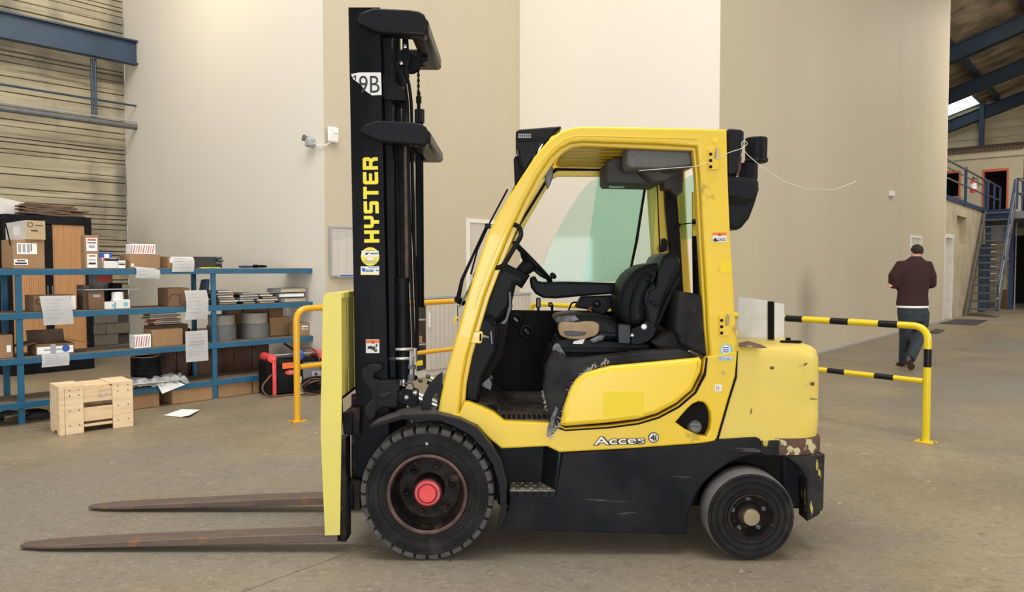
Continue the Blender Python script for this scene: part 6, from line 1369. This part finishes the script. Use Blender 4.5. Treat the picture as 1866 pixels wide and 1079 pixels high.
# ================================================================== WALL FITTINGS, CABINET
wbp = C12-N*.0
A = crn(602, C12-N*.03, U); B = crn(668, C12-N*.03, U); z1_, z0_ = onp(602,412,A,U).z, onp(602,504,A,U).z
wb_ = empty('whiteboard', A.lerp(B,.5)+EZ*z0_, 'framed whiteboard with faint notes on the wall left of the mast', 'whiteboard')
def wb(name, a0, a1, z0, z1, o0, o1, mat, par=wb_):
    bm = NB(); P_ = A+U*a0; Q_ = A+U*a1; n = -N
    hexa(bm, [P_+n*o0+EZ*z0, Q_+n*o0+EZ*z0, Q_+n*o1+EZ*z0, P_+n*o1+EZ*z0, P_+n*o0+EZ*z1, Q_+n*o0+EZ*z1, Q_+n*o1+EZ*z1, P_+n*o1+EZ*z1]); return mk(name, bm, mat, par, smooth=False)
Lb = (B-A).length
wb('board', .02, Lb-.02, z0_+.02, z1_-.02, -.02, 0, 'cabgrey')
for a0,a1,b0,b1 in ((0,.02,z0_,z1_),(Lb-.02,Lb,z0_,z1_),(.02,Lb-.02,z0_,z0_+.02),(.02,Lb-.02,z1_-.02,z1_)): wb('frame', a0,a1,b0,b1,-.02,.012,'greylight')
for k in range(4): wb('ruled_line', .12+k*.13, .124+k*.13, z0_+.02, z1_-.04, 0, .001, 'inkgrey')
for k in range(4): wb('note', .04, .04+R2.uniform(.15,.45), z1_-.07-k*.03, z1_-.062-k*.03, 0, .001, 'inkgrey')
wb('pen_tray', .1, Lb-.1, z0_-.012, z0_, -.01, .04, 'greylight'); wb('blue_pen', .15, .4, z0_+.0, z0_+.02, .015, .03, 'inkblue')
# alarm box and its lamp at the corner
ab = onp(607,246,C12-N*.045,U); t = empty('alarm_box', ab, 'white rounded alarm box with a cable near the wall corner left of the mast', 'alarm')
bm = NB(); box(bm, ab, (.16,.05,.2), RU); mk('box', bm, 'whitep', t, bevel=.03, seg=4); bm = NB(); box(bm, ab-N*.03+EZ*.04+U*.02, (.07,.006,.03), RU); mk('label', bm, 'paper', t)
c0 = onp(568,260,C12-U*.03,N); bm = NB(); tube(bm, arcpts([c0, C12-U*.03-N*.03+EZ*(c0.z-.08), ab-N*.01-EZ*.07],.1,4), .007, 6); mk('cable', bm, 'whitep', t)
t = empty('sensor_lamp', c0, 'small grey and white sensor lamp on the pale wall beside the corner', 'sensor')
bm = NB(); box(bm, c0-U*.03, (.09,.11,.11), RU); mk('housing', bm, 'greylight', t, bevel=.02); bm = NB(); lathe(bm, [(.03,0),(.045,.05),(0,.055)], onp(559,253,C12-U*.06,N), (-.7,-.6,.2), 12); mk('lens', bm, 'greysteel', t)
c0 = onp(1625.5,353,P4-N*.04,U); t = empty('wall_sensor', c0, 'small white sensor box high on the long shaded wall', 'sensor')
bm = NB(); box(bm, c0, (.17,.1,.11), RU); mk('housing', bm, 'whitep', t, bevel=.012); bm = NB(); box(bm, c0-EZ*.09, (.02,.03,.08), RU); mk('bracket', bm, 'greylight', t)
# low grey roller-door cabinet behind the rails
K0 = fl(757, 690); kH = onp(830,539,K0,U).z; kL = (crn(1046,K0,U)-K0).dot(U)
kc = empty('roller_cabinet', K0+U*kL/2+N*.2, 'low light grey roller-door cabinet standing behind the guard rail', 'cabinet')
def kb(name, a0, a1, b0, b1, z0, z1, mat, par=kc, **k2):
    bm = NB(); box(bm, K0+U*(a0+a1)/2+N*(b0+b1)/2+EZ*(z0+z1)/2, (abs(a1-a0),abs(b1-b0),abs(z1-z0)), RU); return mk(name, bm, mat, par, **k2)
a_op = (crn(775,K0,U)-K0).dot(U); a_dr = (crn(777,K0,U)-K0).dot(U)
kb('top_panel', 0, kL, -.01, .45, kH-.03, kH, 'greylight'); kb('side_panel', 0, .02, 0, .45, 0, kH-.03, 'cabgrey'); kb('back_panel', .02, kL-.02, .43, .45, 0, kH-.03, 'dark'); kb('side_panel', kL-.02, kL, 0, .45, 0, kH-.03, 'cabgrey')
kb('plinth', .02, kL-.02, .02, .43, 0, .09, 'cabgrey')
kb('interior', .02, a_op+.1, .25, .42, .09, kH-.03, 'dark')
for z in (.45,.8): kb('inner_shelf', .02, a_dr+.1, .03, .43, z, z+.02, 'greylight')
n = 40
for k in range(n):
    a = a_dr+(kL-.02-a_dr)*k/n; kb('slat', a, a+(kL-.02-a_dr)/n*.94, .0, .02, .09, kH-.035, 'cabgrey')
kb('handle', a_dr+.03, a_dr+.06, -.02, 0, kH*.62, kH*.8, 'whitep')
t = empty('storage_case', K0+U*(a_dr*.5)+N*.15+EZ*.092, 'black and yellow case inside the open roller cabinet', 'case')
bm = NB(); box(bm, K0+U*(a_dr*.5+.02)+N*.15+EZ*.2, (.14,.18,.2), RU); mk('body', bm, 'ink', t); bm = NB(); box(bm, K0+U*(a_dr*.5+.02)+N*.055+EZ*.2, (.12,.006,.07), RU); mk('band', bm, 'stickery', t)
bm = NB(); box(bm, K0+U*(a_dr*.5+.02)+N*.15+EZ*.53, (.12,.18,.1), RU); tag(mk('cardboard_box', bm, 'card'), 'small brown carton on the inner shelf of the open roller cabinet', 'box')

# ================================================================== STAIRS
s0 = fl(1760,576); s1 = fl(1816,579); ztp = ztop-.1; wdir = VV; sw_ = (s1-s0).length; wdir = (s1-s0).normalized(); 
topL = onp(1797,384,s0,U); run = (topL-s0).dot(U)
ST = empty('steel_stairs', s0, 'blue steel staircase climbing beside the block wall to the mezzanine', 'stairs')
def s3(a, b, z): return s0+U*a+wdir*b+EZ*z
zt3 = topL.z
for b in (0, sw_):
    bm = NB(); hexa(bm, [s3(-.05,b-.02,0), s3(.25,b-.02,0), s3(.25,b+.02,0), s3(-.05,b+.02,0), s3(run-.1,b-.02,zt3), s3(run+.15,b-.02,zt3), s3(run+.15,b+.02,zt3), s3(run-.1,b+.02,zt3)]); mk('stringer', bm, 'greysteel', ST, smooth=False)
ns = 14
for k in range(ns):
    f_ = (k+1)/(ns+.3); bm = NB(); a = run*f_; z = zt3*f_
    hexa(bm, [s3(a-.02,.02,z-.05), s3(a-.02,sw_-.02,z-.05), s3(a+.22,sw_-.02,z-.05), s3(a+.22,.02,z-.05), s3(a-.02,.02,z), s3(a-.02,sw_-.02,z), s3(a+.22,sw_-.02,z), s3(a+.22,.02,z)]); mk('tread', bm, 'greysteel' , ST, smooth=False)
hexb = NB(); hexa(hexb, [s3(run-.05,0,zt3-.3), s3(run-.05,sw_,zt3-.3), s3(run+.1,sw_,zt3-.3), s3(run+.1,0,zt3-.3), s3(run-.05,0,zt3+.02), s3(run-.05,sw_,zt3+.02), s3(run+.1,sw_,zt3+.02), s3(run+.1,0,zt3+.02)]); mk('landing_beam', hexb, 'darkblue', ST)
for h_ in (.55, 1.0):
    bm = NB(); tube(bm, [s3(.1,sw_,h_), s3(run,sw_,zt3+h_)], .028, 8); mk('handrail', bm, 'darkblue' if h_ > .9 else 'greysteel', ST)
for f_ in (.03,.35,.68,.98):
    bm = NB(); tube(bm, [s3(run*f_+.05,sw_,zt3*f_), s3(run*f_+.05,sw_,zt3*f_+1.0)], .025, 8); mk('baluster', bm, 'darkblue', ST)
# landing railing at the stair head and the platform's edge
lr = empty('landing_railing', s3(run+.3,0,zt3), 'blue tubular railing around the landing at the stair head', 'railing')
for z in (.55,1.05):
    bm = NB(); tube(bm, [s3(run+.2,0.02,zt3+z), s3(run+3,0.02,zt3+z)], .025, 8); mk('rail', bm, 'greysteel', lr)
    bm = NB(); tube(bm, [s3(run+.2,sw_+.05,zt3+z), s3(run+3,sw_+.05,zt3+z)], .025, 8); mk('rail', bm, 'greysteel', lr)
    bm = NB(); tube(bm, [s3(run+.35,sw_+.05,zt3+z), s3(run+.35,sw_+4,zt3+z)], .025, 8); mk('rail', bm, 'greysteel', lr)
for a, b in ((.2,.02),(1.6,.02),(3,.02),(.2,sw_+.05),(1.6,sw_+.05),(.35,sw_+1.2),(.35,sw_+2.4)):
    bm = NB(); box(bm, s3(run+a,b,zt3+.53), (.06,.06,1.06), RU); mk('post', bm, 'darkblue', lr)
# store-room things beyond the stairs
def farbox(name, label, cat, x0, x1, a, z0, z1, mat, dep=.5, bevel=.01, parts=None):
    p = hp(x0,487,a); q_ = hp(x1,487,a); p.z = q_.z = 0; t = empty(name, (p+q_)/2+EZ*z0, label, cat)
    bm = NB(); hexa(bm, [p+EZ*z0, q_+EZ*z0, q_+U*dep+EZ*z0, p+U*dep+EZ*z0, p+EZ*z1, q_+EZ*z1, q_+U*dep+EZ*z1, p+U*dep+EZ*z1]); mk('body', bm, mat, t, bevel=bevel)
    if parts:
        for k in range(parts):
            zz0 = z0+(z1-z0)*(k+.06)/parts; zz1 = z0+(z1-z0)*(k+.94)/parts; bm = NB(); d0 = (q_-p)*.06
            hexa(bm, [p+d0-U*.02+EZ*zz0, q_-d0-U*.02+EZ*zz0, q_-d0+EZ*zz0, p+d0+EZ*zz0, p+d0-U*.02+EZ*zz1, q_-d0-U*.02+EZ*zz1, q_-d0+EZ*zz1, p+d0+EZ*zz1]); mk('drawer', bm, mat, t)
    return t
farbox('steel_column', 'dark blue steel column under the mezzanine right of the stairs', 'column', 1838, 1846, 32.5, 0, ztop-.25, 'darkblue', .2)
farbox('steel_column', 'dark blue steel column seen through the stair treads', 'column', 1796, 1803, 31.5, 0, ztop-.25, 'darkblue', .2)
farbox('tool_cabinet', 'dark blue drawer cabinet standing behind the staircase', 'cabinet', 1782, 1794, 30.2, 0, 2.35, 'beamblue', .6, parts=5)
farbox('storage_bin', 'light grey plastic bin seen behind the upper treads', 'bin', 1803, 1830, 33, 2.5, 3.1, 'greylight', .4)
farbox('white_post', 'thin white post beside the dark doorway at the right edge', 'post', 1849, 1851, 33, 0, ztop-.3, 'greylight', .1)
farbox('parts_rack', 'pale cluttered rack beyond the stairs at right', 'rack', 1815, 1834, 33.5, 0, 2.6, 'officew', .4, parts=4)
farbox('storage_crate', 'dark low crate on the floor beyond the stairs', 'crate', 1823, 1838, 33.2, 0, .7, 'carddark', .5)
# fire extinguisher and hose on the mezzanine
ex = P3(0,0,1); pE = hp(1770,487,29.5); pE.z = 0; zE = hp(1770,351,29.5).z; zE2 = hp(1770,328,29.5).z; rE = (hp(1776,487,29.5)-hp(1764,487,29.5)).length/2
EXT = empty('fire_extinguisher', pE+EZ*zE, 'red fire extinguisher with a white label behind the mezzanine railing', 'extinguisher')
bm = NB(); lathe(bm, [(0,zE),(rE*.9,zE),(rE,zE+.05),(rE,zE2-.08),(rE*.5,zE2),(0,zE2+.02)], pE, EZ, 20); mk('cylinder', bm, 'red', EXT)
bm = NB(); lathe(bm, [(rE+.004,zE+.12),(rE+.004,zE+.3)], pE, EZ, 20); mk('label', bm, 'paper', EXT)
bm = NB(); box(bm, pE+EZ*(zE2+.05), (.05,.05,.1)); mk('valve', bm, 'ink', EXT); bm = NB(); tube(bm, [pE+EZ*(zE2+.06), pE+VV*.12+EZ*(zE2+.02), pE+VV*.17+EZ*(zE+.2)], .015, 6); mk('hose', bm, 'ink', EXT)
pM = hp(1738,487,27.5); pM.z = 0
bm = NB(); lathe(bm, [(.22,0),(.24,.06),(.18,.14),(.1,.2),(0,.22)], pM+EZ*(ztop+.12), EZ, 16); t = tag(mk('hard_hat', bm, 'cardflap'), 'dark domed hat lying at the mezzanine edge behind the railing', 'hat')
bm = NB(); lathe(bm, [(.3,0),(.3,.015),(.2,.02)], pM+EZ*(ztop+.12), EZ, 16); mk('brim', bm, 'cardflap', t)
# floor mats at the partition foot
for pts, lb in (([(1712,590),(1742,582),(1800,584),(1778,593)],'dark rubber floor mat in front of the doorway by the stairs'),([(1692,606),(1706,600),(1722,602),(1708,609)],'small dark floor mat beside the walking man')):
    bm = NB(); ext(bm, [fl(x, y, .002) for x, y in pts], (0,0,.012)); tag(mk('floor_mat', bm, 'ink'), lb, 'mat')

# ================================================================== PERSON (walking away, head bowed, hands raised in front)
PY = 11.2
def pj(px, py, dy=0): return P3(px, py, PY+dy)
def skin(name, verts, edges, mat, parent, sub=2):
    me = bpy.data.meshes.new(name); me.from_pydata([tuple(v[0]) for v in verts], edges, []); o = bpy.data.objects.new(name, me); COL.objects.link(o)
    s = o.modifiers.new('skin', 'SKIN'); s.use_smooth_shade = True
    for i, v in enumerate(verts):
        r = v[1]; me.skin_vertices[0].data[i].radius = r if isinstance(r, tuple) else (r, r)
    me.skin_vertices[0].data[0].use_root = True
    m = o.modifiers.new('sub', 'SUBSURF'); m.levels = sub; m.render_levels = sub
    dg = bpy.context.evaluated_depsgraph_get(); nm = bpy.data.meshes.new_from_object(o.evaluated_get(dg)); bpy.data.objects.remove(o)
    nm.name = name; nm.materials.clear(); return link(name, nm, mat, parent, angle=180)
MAN = empty('person', pj(1655,673), 'man in a maroon sweater and dark jeans walking away with bowed head', 'person')
foot_l = V((pj(1645,655,.30).x, PY+.30, .0))
def fuse(name, bm, mat, parent, vox=.016, it=3):
    me = bpy.data.meshes.new(name); bmesh.ops.recalc_face_normals(bm, faces=bm.faces); bm.to_mesh(me); bm.free(); o = bpy.data.objects.new(name, me); COL.objects.link(o)
    r = o.modifiers.new('r', 'REMESH'); r.mode = 'VOXEL'; r.voxel_size = vox
    s = o.modifiers.new('s', 'SMOOTH'); s.iterations = it; s.factor = .5
    nm = bpy.data.meshes.new_from_object(o.evaluated_get(bpy.context.evaluated_depsgraph_get())); bpy.data.objects.remove(o); nm.materials.clear()
    return link(name, nm, mat, parent, angle=180)
def ell(bm, secs, n=20):       # stacked ellipses: (centre, rx, ry)
    R_ = [[bm.verts.new(c+V((rx_*cos(2*pi*k/n), ry_*sin(2*pi*k/n), 0))) for k in range(n)] for c, rx_, ry_ in secs]
    for A, B in zip(R_, R_[1:]):
        for k in range(n): bm.faces.new((A[k], A[(k+1)%n], B[(k+1)%n], B[k]))
    bm.faces.new(R_[0][::-1]); bm.faces.new(R_[-1]); return bm
def ball(bm, c, r, sc=(1,1,1)):
    q = bmesh.ops.create_icosphere(bm, subdivisions=2, radius=r); bmesh.ops.transform(bm, matrix=MX.Translation(c) @ MX.Diagonal((*sc,1)), verts=q['verts']); return bm
hc = pj(1670.5,459.5,.06)
bm = NB(); tube(bm, [pj(1668,490,.0), pj(1669,475,.01), pj(1670,466,.05)], [.075,.062,.07], 14)
ball(bm, hc, .1, (.80,.95,1.08)); ball(bm, hc+V((0,.035,-.05)), .07, (.85,.95,.9))
for s_ in (-1,1):
    ball(bm, hc+V((s_*.082,-.0,-.02)), .024, (.5,1,1.4))
ball(bm, hc+V((0,.105,-.035)), .018, (.8,1.2,1.3))
# arms and forearms of the body run inside the sleeves to the hands
for s_, xs, xe in ((-1,1626,1622),(1,1699,1702)):
    tube(bm, [pj(1669,490), pj(1669+s_*24,488,.0), pj(xe,520,.02), pj(1665+s_*14,519,.30), pj(1664+s_*9,517,.36)], [.05,.05,.04,.03,.026], 10)
    pc = pj(1664+s_*7,515,.40); w0 = pj(1664+s_*9,517,.36)
    ball(bm, pc, .042, (.55,1,1.05))
    for k in range(4):
        b0 = pc+V((-s_*.008,.018,.030-k*.020)); tube(bm, [b0, b0+V((-s_*.010,.030,.006)), b0+V((-s_*.034,.036,.004)), b0+V((-s_*.05,.022,0))][:4-(k==3)], [.0105,.010,.009,.008][:4-(k==3)], 7)
    b0 = pc+V((-s_*.004,-.02,.03)); tube(bm, [b0, b0+V((-s_*.015,-.005,.030)), b0+V((-s_*.028,.01,.045))], [.013,.011,.009], 7)
body = fuse('body', bm, 'skin', MAN, .008, 2)
for s_ in (-1,1):
    bm = NB(); ball(bm, hc+V((s_*.032,.088,-.012)), .012); mk('eye', bm, 'ink', body)
bm = NB(); box(bm, hc+V((0,.098,-.078)), (.05,.012,.010)); mk('mouth', bm, 'inkred', body, bevel=.004)
bm = NB(); ball(bm, hc+V((0,-.010,.028)), .104, (.86,.98,.92)); ball(bm, hc+V((0,-.045,.005)), .078, (.98,.7,.72))
fuse('hair', bm, 'hair', MAN, .012, 2)
# sweater: torso and bent sleeves as one fused surface
bm = NB()
ell(bm, [(pj(1662.5,558.5),.232,.15),(pj(1662.5,552),.238,.155),(pj(1663,538),.222,.145),(pj(1664,522),.228,.145),(pj(1665,505),.245,.15),(pj(1665,490),.25,.14),(pj(1666,481),.225,.125),(pj(1667.5,475),.155,.11),(pj(1669,469.5),.088,.085),(pj(1669,467),.078,.075)])
for sh, el, mid, wr in (((1640,485),(1628,518),(1629,503),(1648,520)),((1691,485),(1697,518),(1696,503),(1682,520))):
    tube(bm, [pj(1667,486,.0), pj(*sh,.0), pj(*mid,.0), pj(*el,.03), pj((el[0]+wr[0])/2,520,.18), pj(*wr,.32)], [.10,.088,.082,.076,.060,.05], 14)
fuse('sweater', bm, 'sweater', MAN)
bm = NB(); ell(bm, [(pj(1662.5,560.8),.233,.152),(pj(1662.5,559.5),.236,.154),(pj(1662.5,557),.232,.152)], 32); mk('shirt_hem', bm, 'whitep', MAN)
bm = NB()
ell(bm, [(pj(1664,586),.20,.13),(pj(1663.5,574),.225,.145),(pj(1663,560),.222,.145)])
tube(bm, [pj(1650,568,.0), pj(1650,590,.03), pj(1649.5,612,.10), pj(1647.5,638,.2), V((foot_l.x,foot_l.y-.02,.06))], [.115,.098,.082,.074,.068], 14)
tube(bm, [pj(1678,568,.0), pj(1678,588,.02), pj(1676,608,.04), pj(1667,634,-.08), pj(1658.5,655,-.22)], [.12,.112,.094,.082,.072], 14)
fuse('trousers', bm, 'jeans', MAN)
# shoes
def shoe(heel, toe, up):
    d = (toe-heel).normalized(); sd_ = d.cross(up).normalized(); bm = NB(); secs_ = []
    for f_, hw, hh in ((0,.028,.05),(.15,.036,.075),(.4,.038,.07),(.7,.047,.045),(.92,.036,.03),(1.0,.012,.012)):
        c = heel.lerp(toe,f_); secs_.append([bm.verts.new(c+sd_*hw*cos(q*pi/6)*1+up*(hh*.5+hh*.5*sin(q*pi/6))) for q in range(12)])
    for A_, B_ in zip(secs_, secs_[1:]):
        for k in range(12): bm.faces.new((A_[k],A_[(k+1)%12],B_[(k+1)%12],B_[k]))
    bm.faces.new(secs_[0][::-1]); bm.faces.new(secs_[-1]); o = mk('shoe', bm, 'shoe', MAN, angle=80)
    bm = NB(); vs_ = []
    for f_, hw in ((0,.03),(.15,.040),(.4,.038),(.7,.052),(.92,.040),(1.0,.016)): vs_.append((heel.lerp(toe,f_), hw))
    pts = [c+sd_*h_ for c, h_ in vs_]+[c-sd_*h_ for c, h_ in vs_[::-1]]; ext(bm, [p-up*.002 for p in pts], up*-.018); mk('sole', bm, 'brass' if False else 'rimlip', o)
shoe(V((foot_l.x,foot_l.y-.07,.02)), V((foot_l.x+.03,foot_l.y+.20,.02)), EZ)
hr = pj(1656,655,-.26); tr_ = V((pj(1661,675,-.05).x, PY-.05, .022)); upv = (tr_-hr).cross(V((1,0,0))).normalized(); upv = upv if upv.y > 0 else -upv
shoe(hr, tr_, upv)
bm = NB(); box(bm, pj(1664,511,.425), (.062,.012,.14)); tag(mk('phone', bm, 'ink', bevel=.006), 'dark phone held in front by the man in the maroon sweater', 'phone')
